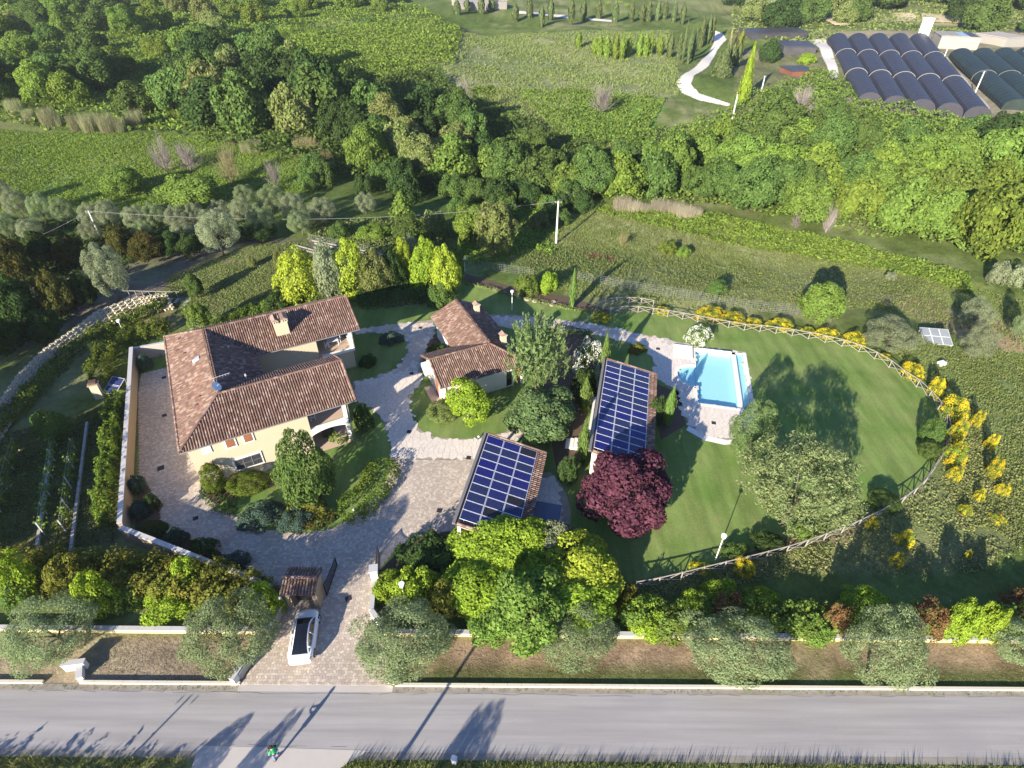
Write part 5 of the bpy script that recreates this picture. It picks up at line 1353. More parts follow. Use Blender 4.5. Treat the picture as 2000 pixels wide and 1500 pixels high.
# ---------------------------------------------------------------- foliage meshes (unit crowns, radius 1, height -1..1)
def unit(v): return v / np.maximum(np.linalg.norm(v, axis=-1, keepdims=True), 1e-6)
def leaves(C, N, size, r, aspect=.55, up=None):
    n = len(C); N = unit(N)
    if up is None: t = r.normal(size=(n, 3))
    else: t = np.array(up)[None] + r.normal(size=(n, 3)) * .35
    T = unit(t - (t * N).sum(1, keepdims=True) * N); B = np.cross(N, T)
    s = (size * (.65 + .7 * r.random(n)))[:, None] if np.isscalar(size) else (size * (.65 + .7 * r.random(n)))[:, None]
    return np.stack([C + T * s, C + B * s * aspect, C - T * s * .9, C - B * s * aspect], 1)
def lobed(seed, nl=26, lr=(.28, .46), nleaf=3600, leaf=.075, squash=1.0, bottom=-.55, spread=(.45, .82), out=.9, aspect=.6, inner=.12):
    r = np.random.default_rng(seed)
    # lobes spread over the crown by a golden spiral with jitter
    k = np.arange(nl); z = 1 - (k + .5) / nl * (1 - bottom); z = z + r.normal(size=nl) * .06
    ph = k * 2.39996 + r.normal(size=nl) * .35; rr = np.sqrt(np.clip(1 - z * z, 0.02, 1))
    d = np.stack([rr * np.cos(ph), rr * np.sin(ph), z], 1); d = unit(d)
    rad = r.uniform(*lr, nl); cen = d * r.uniform(*spread, nl)[:, None]
    cen *= (1.0 - rad * .55)[:, None] / .8
    w = rad ** 2; li = r.choice(nl, nleaf, p=w / w.sum())
    n = unit(r.normal(size=(nleaf, 3)) + np.array([0, 0, .35])); q = unit(n + d[li] * .8)
    jit = np.where(r.random(nleaf) < inner, r.uniform(.3, .9, nleaf), r.uniform(.86, 1.1, nleaf))
    C = cen[li] + q * (rad[li] * jit)[:, None]
    C[:, 2] = np.where(C[:, 2] > 0, C[:, 2], C[:, 2] * .95)
    N = unit(q * out + r.normal(size=(nleaf, 3)) * .42)
    Q = leaves(C * [1, 1, squash], N, leaf, r, aspect)
    rxy = np.percentile(np.linalg.norm(Q[..., :2], axis=-1), 98.5); zl, zh = np.percentile(Q[..., 2], (.7, 99.5))
    Q[..., :2] /= rxy; Q[..., 2] = (Q[..., 2] - zl) / (zh - zl) * 2 - 1
    return Q
def cone(seed, nleaf=3000, leaf=.08, lumps=22, pw=.8, base=.25):
    r = np.random.default_rng(seed)
    f = r.random(nleaf) ** .75; z = -1 + 2 * (1 - f) ; prof = np.clip((1 - (z + 1) / 2), 0, 1) ** pw * (1 - base * np.exp(-((z + 1) * 4)))
    th = r.random(nleaf) * 2 * math.pi
    lu = .82 + .18 * np.sin(th * 5 + z * 6 + seed) + .13 * np.sin(th * 9 - z * 13)
    R = prof * lu * np.where(r.random(nleaf) < .15, r.uniform(.3, .9, nleaf), r.uniform(.88, 1.06, nleaf))
    C = np.stack([R * np.cos(th), R * np.sin(th), z], 1)
    N = unit(np.stack([np.cos(th), np.sin(th), np.full(nleaf, .45)], 1) + r.normal(size=(nleaf, 3)) * .45)
    return leaves(C, N, leaf, r, .6)
def column(seed, nleaf=1500, leaf=.1):
    r = np.random.default_rng(seed)
    z = r.uniform(-1, 1, nleaf); u = (z + 1) / 2
    prof = np.clip(np.sin(np.clip(u * .93 + .05, 0, 1) * math.pi) ** .55, 0, 1) * np.where(u > .6, 1 - ((u - .6) / .4) ** 1.6 * .75, 1)
    th = r.random(nleaf) * 2 * math.pi; lu = .86 + .14 * np.sin(th * 3 + z * 5 + seed) + .1 * np.sin(th * 7 - z * 17)
    R = prof * lu * r.uniform(.75, 1.08, nleaf)
    C = np.stack([R * np.cos(th), R * np.sin(th), z], 1)
    N = unit(np.stack([np.cos(th), np.sin(th), np.full(nleaf, .15)], 1) + r.normal(size=(nleaf, 3)) * .35)
    Q = leaves(C, N, leaf, r, 1.0, up=None)
    return Q
def bundle(seed, n_br=60, leaf=.05, per=50, squash=.75):
    """airy crown of needle tufts at branch ends"""
    r = np.random.default_rng(seed)
    d = unit(r.normal(size=(n_br, 3)) + [0, 0, .35]); cen = d * r.uniform(.45, .95, n_br)[:, None] * [1, 1, squash]
    out = []
    for c, dd in zip(cen, d):
        n = unit(r.normal(size=(per, 3)) * .8 + dd * .7); C = c + n * r.uniform(.03, .17, per)[:, None]
        out.append(leaves(C, unit(n + r.normal(size=(per, 3)) * .5), leaf, r, .4))
    return np.concatenate(out)
def spiky(seed, n_br=90, leaf=.05, per=34):
    """crown of upright cylindrical shoots"""
    r = np.random.default_rng(seed)
    k = np.arange(n_br); z = 1 - (k + .5) / n_br * 1.7; ph = k * 2.39996; rr = np.sqrt(np.clip(1 - z * z, .02, 1)) * r.uniform(.6, 1, n_br)
    out = []
    for i in range(n_br):
        b = np.array([rr[i] * math.cos(ph[i]) * .86, rr[i] * math.sin(ph[i]) * .86, z[i] * .80 - .1]); d = unit(np.array([b[0] * .55, b[1] * .55, .9]))
        t = r.random(per); C = b + d * (t * .30)[:, None] + r.normal(size=(per, 3)) * .028
        out.append(leaves(C, unit(r.normal(size=(per, 3)) + d * .2), leaf, r, .35, up=d))
    n = 900; q = unit(r.normal(size=(n, 3))); out.append(leaves(q * r.uniform(.3, .8, n)[:, None], q + r.normal(size=(n, 3)) * .5, leaf * 1.2, r, .5))
    return np.concatenate(out)
def twigs(seed, n_br=30, per=36):
    """bare crown: fans of thin twigs"""
    r = np.random.default_rng(seed); out = []
    for i in range(n_br):
        az = r.random() * 6.283; el = r.uniform(.3, 1.25); L = r.uniform(.75, 1.05)
        d = np.array([math.cos(az) * math.cos(el), math.sin(az) * math.cos(el), math.sin(el) * 1.5]); base = np.array([0, 0, -1.0])
        for s, (w, n) in enumerate(((.014, 1), (.006, per))):
            for j in range(n):
                if s == 0: a, b = base, base + d * L * 1.15
                else:
                    f = r.uniform(.3, .95); a = base + d * L * 1.15 * f; b = a + (d * .35 + r.normal(size=3) * .22 + [0, 0, .12]) * r.uniform(.5, 1.1)
                T = unit(b - a); S = unit(np.cross(T, r.normal(size=3))) * w; out.append(np.stack([a - S, b - S * .3, b + S * .3, a + S]))
    return np.array(out)
def blades(seed, n=500, w=.02, lean=.25, h=2.0, flat=True):
    """upright canes in a unit disc, z -1..1"""
    r = np.random.default_rng(seed); a = r.random(n) * 6.283; q = np.sqrt(r.random(n))
    B = np.stack([q * np.cos(a), q * np.sin(a), np.full(n, -1.)], 1); hh = h * r.uniform(.6, 1.0, n)
    T = B + np.stack([r.normal(size=n) * lean * .6 + B[:, 0] * lean, r.normal(size=n) * lean * .6 + B[:, 1] * lean, hh], 1)
    S = unit(np.stack([r.normal(size=n), r.normal(size=n), np.zeros(n)], 1)) * w
    return np.stack([B - S, T - S * .25, T + S * .25, B + S], 1)
MESH = {}
def reg(k, Q): MESH.setdefault(k, []).append(quads_mesh(k + '_crown', Q))
for s in range(4): reg('broad', lobed(10 + s, 34, (.26, .42), 9500, .050))
for s in range(3): reg('far', lobed(30 + s, 24, (.30, .46), 4200, .068, bottom=-.35))
for s in range(3): reg('dense', lobed(40 + s, 44, (.22, .34), 9500, .045, spread=(.6, .85), bottom=-.8))
for s in range(3): reg('olive', lobed(50 + s, 52, (.22, .33), 20000, .027, spread=(.5, .84), bottom=-.75, aspect=.40, inner=.15))
for s in range(3): reg('bush', lobed(60 + s, 26, (.26, .40), 4600, .052, bottom=-.1))
for s in range(2): reg('bloom', lobed(70 + s, 30, (.20, .34), 2600, .045, bottom=-.1, spread=(.5, .95)))
for s in range(3): reg('cone', cone(80 + s))
for s in range(2): reg('lumpcone', np.concatenate([cone(90 + s, 2200, .075), lobed(95 + s, 26, (.2, .32), 2200, .065) * [.8, .8, .75] + [0, 0, -.3]]))
for s in range(3): reg('plume', np.concatenate([lobed(97 + s, 60, (.22, .36), 7500, .045, spread=(.5, .8), bottom=-.95) * ([1, 1, 1])]) * np.array([1., 1., 1.]))
for m_ in MESH['plume']:
    for v in m_.vertices: k_ = 1.04 - .26 * (v.co.z + 1) / 2 - .10 * max(v.co.z, 0); v.co.x *= k_; v.co.y *= k_
for s in range(3): reg('column', column(100 + s))
reg('colsmall', column(110, 500, .16)); reg('colsmall', column(111, 500, .16))
reg('pine', bundle(120, 190, .026, 110)); reg('pine', bundle(121, 190, .026, 110)); reg('cedar', spiky(130)); reg('cedar', spiky(131))
for s in range(3): reg('bare', twigs(140 + s))
for s in range(2): reg('reed', blades(150 + s, 900, .012, .18)); reg('grassy', blades(155 + s, 260, .03, .7))
reg('yucca', blades(160, 46, .07, 1.5, 1.6)); reg('topiary', lobed(170, 70, (.24, .32), 9000, .040, spread=(.72, .78), bottom=-.8, out=1.6))
reg('flowers', lobed(180, 30, (.20, .34), 3300, .028, bottom=-.05, spread=(.6, .98), inner=.0)); reg('flowers', lobed(181, 30, (.20, .34), 3300, .028, bottom=-.05, spread=(.6, .98), inner=.0))
TRUNK = []
for s in range(3):
    r = random.Random(200 + s); mb = MB(); mb.smooth = True
    lean = (r.uniform(-.05, .05), r.uniform(-.05, .05))
    mb.tube((0, 0, -.06), (lean[0], lean[1], .5), .036, .027, n=7)
    for k in range(5):
        a = k * 1.257 + r.uniform(-.3, .3); L = r.uniform(.28, .42)
        p0 = Vector((lean[0], lean[1], .40 + .05 * (k % 3))); p1 = p0 + Vector((math.cos(a) * L * .5, math.sin(a) * L * .5, .28)); p2 = p1 + Vector((math.cos(a) * L * .6, math.sin(a) * L * .6, .25))
        mb.tube(p0, p1, .020, .014, n=6); mb.tube(p1, p2, .014, .005, n=5)
    TRUNK.append(mb.mesh('trunk', BARK))
KIND = {  # mesh, clearance below the crown as a share of its half height, trunk width
    'broad': ('broad', .35, 1.), 'far': ('far', .1, 1.), 'dense': ('dense', .25, 1.), 'olive': ('olive', .45, 1.3), 'bush': ('bush', -.12, .5), 'bloom': ('bloom', -.12, .4), 'cone': ('cone', .02, .7), 'plume': ('plume', .0, .7), 'lumpcone': ('lumpcone', .02, .7),
    'column': ('column', .02, .4), 'colsmall': ('colsmall', .0, .4), 'pine': ('pine', .08, 1.), 'cedar': ('cedar', .1, .8), 'bare': ('bare', .0, .5), 'reed': ('reed', -.02, 0), 'grassy': ('grassy', -.02, 0), 'yucca': ('yucca', -.02, .3), 'topiary': ('topiary', -.12, .4)}
prg = random.Random(99)
MAXASP = {'pine': 1.0, 'broad': 1.25, 'cedar': 1.3, 'plume': 3.2, 'column': 9, 'colsmall': 9, 'cone': 4, 'lumpcone': 3, 'bare': 2.2, 'reed': 2.0}
_SAMP = {}
def fit(kind, x0, y0, x1, y1):
    """crown box in the photo -> place on the ground, radius, half height, mesh and turn"""
    mk, clear, tw = KIND[kind]; me = prg.choice(MESH[mk]); rz = prg.choice((0, math.pi)) + prg.uniform(-.3, .3)
    if me.name not in _SAMP:
        co = np.empty(len(me.vertices) * 3); me.vertices.foreach_get('co', co); co = co.reshape(-1, 3); _SAMP[me.name] = co[::max(1, len(co) // 700)]
    S0 = _SAMP[me.name]; sq = 1.0; c, s = math.cos(rz), math.sin(rz)
    tx, ty, tw_, th = (x0 + x1) / 2, (y0 + y1) / 2, x1 - x0, y1 - y0
    q = P(tx, ty); sc = CAM_F / depth(q); Rr = tw_ / 2 / sc; hh = Rr; ax, ay = tx, ty; lo = .42 if kind not in ('bush', 'bloom', 'topiary') else .38
    for _ in range(12):
        S = np.stack([S0[:, 0] * c - S0[:, 1] * sq * s, S0[:, 0] * s + S0[:, 1] * sq * c, S0[:, 2]], 1)
        zc = hh * (1 + clear); q = P(ax, ay, zc)
        uv = PJ(S * np.array([Rr, Rr, hh]) + np.array([q.x, q.y, q.z + zc]))
        a0, b0 = np.percentile(uv, .3, axis=0); a1, b1 = np.percentile(uv, 99.7, axis=0)
        fx, fy = tw_ / (a1 - a0), th / (b1 - b0)
        Rr *= fx; sq = min(1.0, max(.68, sq * (fy if hh <= lo * Rr * 1.02 or fy > 1 else 1))); hh = min(max(hh * fy ** 1.6, lo * Rr), MAXASP.get(kind, 1.7) * Rr)
        ax += tx - (a0 + a1) / 2; ay += ty - (b0 + b1) / 2
    return q, (Rr, Rr * sq), hh, me, rz
def put(kind, colour, p, Rr, hh, name, label, cat, group=None, parts=True, extra=None, me=None, rz=None):
    mk, clear, tw = KIND[kind]; zc = hh * (1 + clear); Rr, Ry = Rr if isinstance(Rr, tuple) else (Rr, Rr)
    u_ = prg.uniform(.86, 1.14) if mk in ('far', 'broad') and me is None else 1.0
    me = me or prg.choice(MESH[mk]); rz = prg.uniform(0, 6.28) if rz is None else rz
    def setmat(o, c):
        if not o.data.materials: o.data.materials.append(None)
        o.material_slots[0].link = 'OBJECT'; o.material_slots[0].material = LEAF[c]
    if not parts or tw == 0:
        o = link(name, me, None, p + Vector((0, 0, zc)), rz); o.scale = (Rr * u_, Ry / u_, hh); setmat(o, colour)
        return tag(o, label, cat, group)
    t = empty(name, p, 0, label, cat, group)
    c = link('crown' if cat in ('tree', 'olive tree', 'cypress', 'conifer') else 'foliage', me, t, (0, 0, zc), rz); c.scale = (Rr, Ry, hh); setmat(c, colour)
    k = link('trunk' if cat in ('tree', 'olive tree', 'cypress', 'conifer') else 'stem', prg.choice(TRUNK), t, (0, 0, 0), prg.uniform(0, 6.28)); L = max(zc * 1.05, .3); k.scale = (max(Rr * 1.3, L * .5) * tw * .8, max(Rr * 1.3, L * .5) * tw * .8, L)
    if extra:
        f = link('blossom', prg.choice(MESH['flowers']), t, (0, 0, zc), rz); f.scale = (Rr * 1.03, Ry * 1.03, hh * 1.04); setmat(f, extra)
    return t
def tree(kind, colour, box, label, cat='tree', name=None, group=None, extra=None, parts=True):
    p, Rr, hh, me, rz = fit(kind, *box)
    return put(kind, colour, p, Rr, hh, name or (cat.replace(' ', '_')), label, cat, group, parts, extra, me, rz)
# ---------------------------------------------------------------- trees and shrubs one by one
ol = 'olive trees along the road'
for b, l in (((-5, 1145, 192, 1322), 'grey green olive tree at the left end of the roadside strip'), ((350, 1150, 545, 1322), 'grey green olive tree beside the slanting gate wall'), ((692, 1168, 885, 1335), 'grey green olive tree beside the right gate pillar'),
             ((1035, 1165, 1205, 1312), 'thin dark olive tree below the lime green clump'), ((1335, 1195, 1548, 1342), 'large olive tree right of the thin dark one on the strip'), ((1640, 1182, 1828, 1342), 'round olive tree with dark hollow on the roadside strip'), ((1942, 1205, 2110, 1320), 'olive tree cut by the right edge on the roadside strip')):
    tree('olive', 'olive', b, l, 'olive tree', group=ol)
fl = 'bushes behind the low yellow wall'
for c, k, b, l in (('lime', 'bush', (-25, 1080, 75, 1185), 'lime bush at the left edge behind the low wall'), ('rust', 'bush', (45, 1072, 130, 1140), 'olive brown bush behind the leftmost lime bush'), ('rust', 'bush', (95, 1085, 190, 1165), 'brownish bush second from the left behind the low wall'),
                   ('lime', 'bush', (150, 1120, 240, 1205), 'yellow green bush above the leftmost olive'), ('fresh', 'bush', (205, 1125, 285, 1195), 'fresh green bush in the middle of the left hedge row'), ('rust', 'bush', (200, 1080, 290, 1140), 'brown green bush above the fresh green one'),
                   ('rust', 'bush', (270, 1095, 350, 1160), 'dull bush left of the second olive'), ('mid', 'bush', (10, 1120, 90, 1195), 'green bush behind the leftmost olive'), ('mid', 'bush', (380, 1140, 450, 1205), 'green bush behind the second olive'), ('lime', 'bush', (285, 1135, 365, 1215), 'yellowish bush left of the second olive'), ('lime', 'bush', (340, 1090, 400, 1150), 'small lime bush below the coped wall'),
                   ('rust', 'bush', (390, 1095, 455, 1160), 'small brown bush below the coped wall'), ('rust', 'bush', (445, 1120, 515, 1185), 'dull bush near the gate canopy'), ('lime', 'bush', (490, 1140, 552, 1215), 'lime bush nearest the gate canopy')):
    x_, y_ = (b[0] + b[2]) / 2, (b[1] + b[3]) / 2; tree(k, c, (x_ + (b[0] - x_) * 1.25, y_ + (b[1] - y_) * 1.15, x_ + (b[2] - x_) * 1.25, y_ + (b[3] - y_) * 1.15), l, 'bush', group=fl)
cl = 'clump of trees right of the gate'
for c, k, b, l in (('dark', 'bush', (800, 1045, 900, 1130), 'dark green bush at the left of the clump by the gate'), ('lime', 'broad', (880, 1000, 1030, 1135), 'bright yellow green tree hiding the lower carport corner'), ('lime', 'broad', (970, 1010, 1085, 1120), 'fresh lime tree right below the hot tub'),
                   ('grey', 'broad', (1055, 1015, 1122, 1105), 'grey olive coloured tree right of the hot tub'), ('yellow', 'broad', (1070, 1035, 1212, 1200), 'broad yellow tree at the right end of the clump'), ('lime', 'broad', (870, 1085, 1000, 1225), 'lime tree in the middle of the clump'),
                   ('fresh', 'broad', (950, 1110, 1100, 1280), 'tall green tree reaching over the low yellow wall'), ('lime', 'broad', (1045, 1110, 1200, 1240), 'lime tree below the yellow one in the clump'), ('rust', 'bush', (825, 1130, 905, 1220), 'orange tinged bush between the gate olive and the clump'),
                   ('lime', 'bush', (726, 1110, 795, 1185), 'lime bush beside the right gate pillar'), ('lime', 'bush', (765, 1105, 860, 1195), 'yellow green bush behind the lamp by the gate'), ('mid', 'bush', (845, 1060, 935, 1150), 'green bush under the bright yellow green tree'),
                   ('lime', 'broad', (960, 1060, 1075, 1175), 'rounded lime tree in the heart of the clump'), ('fresh', 'broad', (915, 1160, 1010, 1265), 'small green tree above the low yellow wall'), ('rust', 'bush', (1195, 1140, 1245, 1195), 'orange bush right of the clump')):
    x_, y_ = (b[0] + b[2]) / 2, (b[1] + b[3]) / 2; tree(k, c, (x_ + (b[0] - x_) * 1.04, y_ + (b[1] - y_) * 1.0, x_ + (b[2] - x_) * 1.04, y_ + (b[3] - y_) * .97), l, 'tree' if k == 'broad' else 'bush', group=cl)
rh = 'hedge shrubs along the right strip'
for c, b, l in (('lime', (1222, 1160, 1300, 1255), 'lime shrub left of the large roadside olive'), ('fresh', (1265, 1180, 1350, 1262), 'green shrub touching the large roadside olive'), ('lime', (1320, 1150, 1375, 1215), 'lime shrub above the large roadside olive'), ('lime', (1362, 1135, 1432, 1195), 'lime shrub on the upper side of the large roadside olive'),
                ('red', (1395, 1155, 1450, 1220), 'reddish shrub behind the large roadside olive'), ('lime', (1450, 1145, 1520, 1210), 'lime shrub at the upper right of the large roadside olive'), ('fresh', (1515, 1168, 1610, 1262), 'green shrub in the gap between two roadside olives'),
                ('red', (1605, 1168, 1660, 1255), 'reddish shrub left of the round olive with hollow'), ('lime', (1640, 1148, 1732, 1215), 'lime shrub above the round olive with hollow'), ('fresh', (1560, 1195, 1625, 1265), 'low green shrub beside the reddish shrub'),
                ('red', (1775, 1165, 1852, 1255), 'rust red shrub right of the round olive with hollow'), ('lime', (1832, 1165, 1915, 1265), 'broad lime shrub in the gap before the last olive'), ('lime', (1890, 1172, 1968, 1262), 'lime shrub next to the last roadside olive'), ('red', (1960, 1155, 2035, 1215), 'red shrub at the right edge of the hedge'),
                ('lime', (2000, 1170, 2090, 1265), 'lime shrub cut off by the right edge')):
    x_, y_ = (b[0] + b[2]) / 2, (b[1] + b[3]) / 2; tree('bush', c, (x_ + (b[0] - x_) * 1.2, y_ + (b[1] - y_) * 1.0, x_ + (b[2] - x_) * 1.2, y_ + (b[3] - y_) * 1.0), l, 'shrub', group=rh)
# garden
tree('plume', 'mid', (530, 838, 656, 992), 'glossy dark green magnolia in front of the villa', 'tree')
bpy.context.view_layer.update()
tree('topiary', 'hedge', (388, 905, 442, 966), 'clipped round bush at the villa corner', 'bush'); tree('topiary', 'hedge', (440, 918, 528, 970), 'wide clipped bush under the grilled window', 'bush')
tree('bush', 'blue', (462, 975, 560, 1042), 'low blue green juniper at the left of the villa bed', 'shrub'); tree('bush', 'blue', (540, 985, 610, 1042), 'small blue green juniper next to the larger one', 'shrub')
tree('bush', 'dark', (690, 785, 732, 850), 'dark green shrub at the villa loggia corner', 'shrub'); tree('bush', 'rust', (560, 960, 640, 1010), 'rusty low shrub under the magnolia', 'shrub')
tree('broad', 'lime', (872, 738, 958, 832), 'slender yellow green tree in front of the cottage', 'tree'); tree('topiary', 'weed', (833, 780, 897, 828), 'low rounded lavender bush by the cottage corner', 'bush')
tree('broad', 'sage', (985, 755, 1122, 868), 'full green tree above the lower carport', 'tree'); tree('cedar', 'cedar', (990, 610, 1110, 752), 'pale green pine with upright shoots beside the cottage', 'conifer')
tree('bloom', 'dark', (1112, 652, 1178, 745), 'tall shrub dotted with white flowers by the slim cypress', 'shrub', extra='white'); tree('bloom', 'mid', (1340, 637, 1392, 678), 'round shrub covered in white flowers above the pool', 'shrub', extra='white'); 
tree('bush', 'dark', (1115, 720, 1165, 790), 'dark shrub left of the upper carport', 'shrub'); tree('bush', 'rust', (1226, 670, 1264, 692), 'small orange shrub in the bed above the upper carport', 'shrub')
tree('broad', 'purple', (1130, 880, 1310, 1048), 'purple leaved plum tree below the upper carport', 'tree')
tree('olive', 'cedar', (1425, 780, 1525, 888), 'pale green round tree at the lower corner of the pool', 'tree'); tree('pine', 'pine', (1448, 828, 1682, 1052), 'large spreading olive green pine on the lawn', 'conifer')
for b, l in (((1793, 817, 1848, 872), 'larger clipped ball at the right end of the lawn'), ((1792, 860, 1840, 897), 'smaller clipped ball at the right end of the lawn'), ((1695, 953, 1762, 1003), 'clipped ball inside the fence below the pine')): tree('topiary', 'mid', b, l, 'topiary')
cy = 'slim cypresses of the garden'
for b, l in (((1171, 645, 1192, 738), 'slim cypress above the corner of the upper carport'), ((1131, 735, 1157, 805), 'slim cypress left of the upper carport'), ((1128, 815, 1151, 908), 'slim cypress above the purple plum'), ((1296, 752, 1322, 832), 'cypress between the upper carport and the pool'),
             ((1112, 522, 1128, 602), 'slim cypress by the rock border on the lawn'), ((891, 460, 907, 548), 'dark slim cypress left of the lawn lamp')): tree('column', 'cypress', b, l, 'cypress', group=cy)
for c, b, l in (('fresh', (1005, 535, 1052, 580), 'round bright bush by the rock border'), ('lime', (1050, 530, 1090, 575), 'round yellow green bush by the rock border'), ('mid', (1430, 845, 1475, 885), 'low green shrub under the pale tree by the pool'), ('mid', (1410, 1062, 1465, 1090), 'green shrub beside the lawn lamp post'),
                ('dark', (1465, 1048, 1535, 1075), 'dark green shrub right of the lawn lamp post'), ('fresh', (1545, 1020, 1590, 1060), 'small green shrub below the pine'), ('mid', (835, 670, 875, 705), 'green shrub in the bed by the cottage'), ('dark', (700, 690, 735, 720), 'dark shrub in the oval bed by the villa'), ('blue', (740, 650, 790, 672), 'low grey green juniper at the tip of the oval bed'),
                ('dark', (1265, 770, 1300, 835), 'dark bush below the upper carport eave'), ('dark', (1090, 880, 1130, 960), 'dark bush between the two carports'), ('weed', (1000, 1035, 1075, 1075), 'dull green bush below the hot tub')): tree('bush', c, b, l, 'bush')
for c, b, l in (('blue', (250, 928, 284, 965), 'blue green ball shrub against the boundary wall'), ('blue', (252, 975, 294, 1015), 'larger blue green ball shrub below the first one'), ('dark', (280, 955, 318, 1010), 'dark shrub beside the blue green balls'), ('dark', (262, 1015, 330, 1060), 'dark shrub in the courtyard corner'),
                ('blue', (320, 1030, 372, 1070), 'blue shrub along the coped wall'), ('dark', (365, 1055, 430, 1095), 'dark shrub along the coped wall'), ('blue', (425, 1075, 490, 1115), 'blue shrub near the gate canopy'), ('blue', (265, 690, 300, 728), 'small ball shrub at the north courtyard corner'), ('grey', (290, 668, 335, 695), 'pale variegated shrub behind the villa corner')): tree('bush', c, b, l, 'shrub')
# yellow and green conifers behind the villa
cf = 'conifers behind the villa'
for k, c, b, l in (('plume', 'yellow', (540, 488, 630, 600), 'leftmost bright yellow conifer behind the villa'), ('plume', 'grey', (612, 472, 668, 592), 'dull green conifer between two yellow ones'), ('plume', 'yellow', (650, 470, 724, 585), 'bright yellow conifer above the villa ridge end'),
                   ('plume', 'weed', (702, 490, 768, 580), 'dull green conifer right of the yellow pair'), ('plume', 'dark', (742, 495, 792, 570), 'dark conifer left of the right yellow group'), ('plume', 'yellow', (768, 468, 808, 555), 'narrow yellow conifer in the right group'),
                   ('plume', 'grey', (780, 462, 822, 540), 'grey conifer behind the right yellow group'), ('plume', 'lime', (805, 466, 862, 580), 'tall yellow green conifer in the right group'), ('plume', 'yellow', (840, 482, 896, 585), 'yellow conifer at the right end of the group'),
                   ('plume', 'weed', (535, 485, 565, 540), 'thin grey green conifer at the left end of the group'), ('bush', 'dark', (512, 565, 580, 615), 'dark bush under the leftmost yellow conifer'), ('bush', 'fresh', (715, 540, 765, 585), 'small fresh green shrub among the conifers'), ('bush', 'mid', (835, 548, 892, 605), 'green clipped bush above the cottage gable'), ('bush', 'mid', (600, 555, 665, 600), 'green bush between the two left yellow conifers')):
    x_ = (b[0] + b[2]) / 2; e_ = 1.16 if k == 'plume' else 1; tree(k, c, (x_ + (b[0] - x_) * e_, b[1] - 4, x_ + (b[2] - x_) * e_, b[3]), l, 'conifer' if k == 'plume' else 'bush', group=cf)
# yellow broom along the fence
bro = [(1356, 603, 1412, 627), (1410, 607, 1457, 636), (1456, 622, 1490, 640), (1500, 624, 1552, 645), (1567, 638, 1592, 652), (1588, 642, 1638, 664), (1643, 647, 1702, 683), (1718, 690, 1742, 704), (1756, 708, 1802, 746), (1812, 738, 1847, 782), (1838, 772, 1896, 830), (1846, 822, 1892, 872), (1838, 862, 1892, 915),
       (1850, 912, 1882, 942), (1918, 845, 1950, 885), (1925, 890, 1962, 945), (1942, 943, 1975, 972), (1930, 1002, 1966, 1028), (1750, 1034, 1787, 1072), (1738, 1078, 1768, 1112), (1690, 1008, 1716, 1036), (1880, 1072, 1900, 1095), (1430, 1090, 1472, 1130), (1348, 1096, 1392, 1122), (1200, 1140, 1240, 1172), (1278, 598, 1310, 618), (1160, 610, 1195, 632), (1895, 800, 1925, 840), (1900, 950, 1925, 985), (1870, 985, 1900, 1010)]
where = ['at the first fence bay above the pool', 'in the second fence bay above the pool', 'small one between two large ones above the pool', 'wide one above the pool lawn', 'tiny one above the pool lawn', 'middle one along the upper fence', 'large round one at the upper right of the lawn', 'tiny one outside the curving fence', 'outside the curving fence beside the silvery olive', 'outside the fence above the clipped balls',
         'tall one beside the clipped balls', 'dense one outside the clipped balls', 'broad one below the clipped balls', 'thin one below the clipped balls', 'upper one in the outer row of the bank', 'large one in the outer row of the bank', 'lower one in the outer row of the bank', 'small one far out on the weedy bank', 'in the middle of the weedy bank', 'just above the dark hedge shadow', 'beside the fence below the pine',
         'farthest right at the hedge shadow', 'outside the lower fence by the lamp post', 'small one at the lower fence', 'at the left end of the lower fence', 'by the bowed timber fence', 'at the left end of the bowed fence', 'sparse one behind the dense row', 'sparse one inside the outer row', 'half faded one on the bank']
for k, (b, w_) in enumerate(zip(bro, where)): tree('bloom', 'scrub', b, 'yellow flowering broom ' + w_, 'broom', 'broom_bush', 'yellow broom bushes along the fence', extra='broom')
# right meadow
for k, c, b, l in (('olive', 'grey', (1688, 615, 1808, 690), 'large silvery olive beside the grey solar rack'), ('olive', 'grey', (1872, 632, 1958, 698), 'silvery olive at the right of the meadow'), ('olive', 'grey', (1872, 578, 1952, 640), 'grey olive on the bare brown strip'), ('olive', 'olive', (1978, 592, 2040, 660), 'olive cut by the right edge of the meadow'),
                   ('bush', 'grey', (1925, 508, 1975, 560), 'grey bush at the end of the bright strip'), ('bush', 'grey', (1965, 515, 2030, 570), 'larger grey bush at the right edge below the wood'), ('broad', 'fresh', (1560, 552, 1652, 632), 'feathery green tree behind the upper fence'), ('bush', 'grey', (1728, 530, 1752, 550), 'tiny grey shrub on the bright strip'),
                   ('bush', 'mid', (1380, 545, 1420, 580), 'low green bush in the meadow below the track'), ('bush', 'scrub', (1285, 470, 1325, 500), 'light green shrub in the meadow right of the tall pole'), ('bush', 'scrub', (1320, 480, 1350, 505), 'smaller light shrub beside it in the meadow'), ('bare', 'dry', (1205, 450, 1230, 480), 'dry brown sapling right of the tall pole')):
    tree(k, c, b, l, 'olive tree' if k == 'olive' else 'tree' if k in ('broad', 'bare') else 'bush')
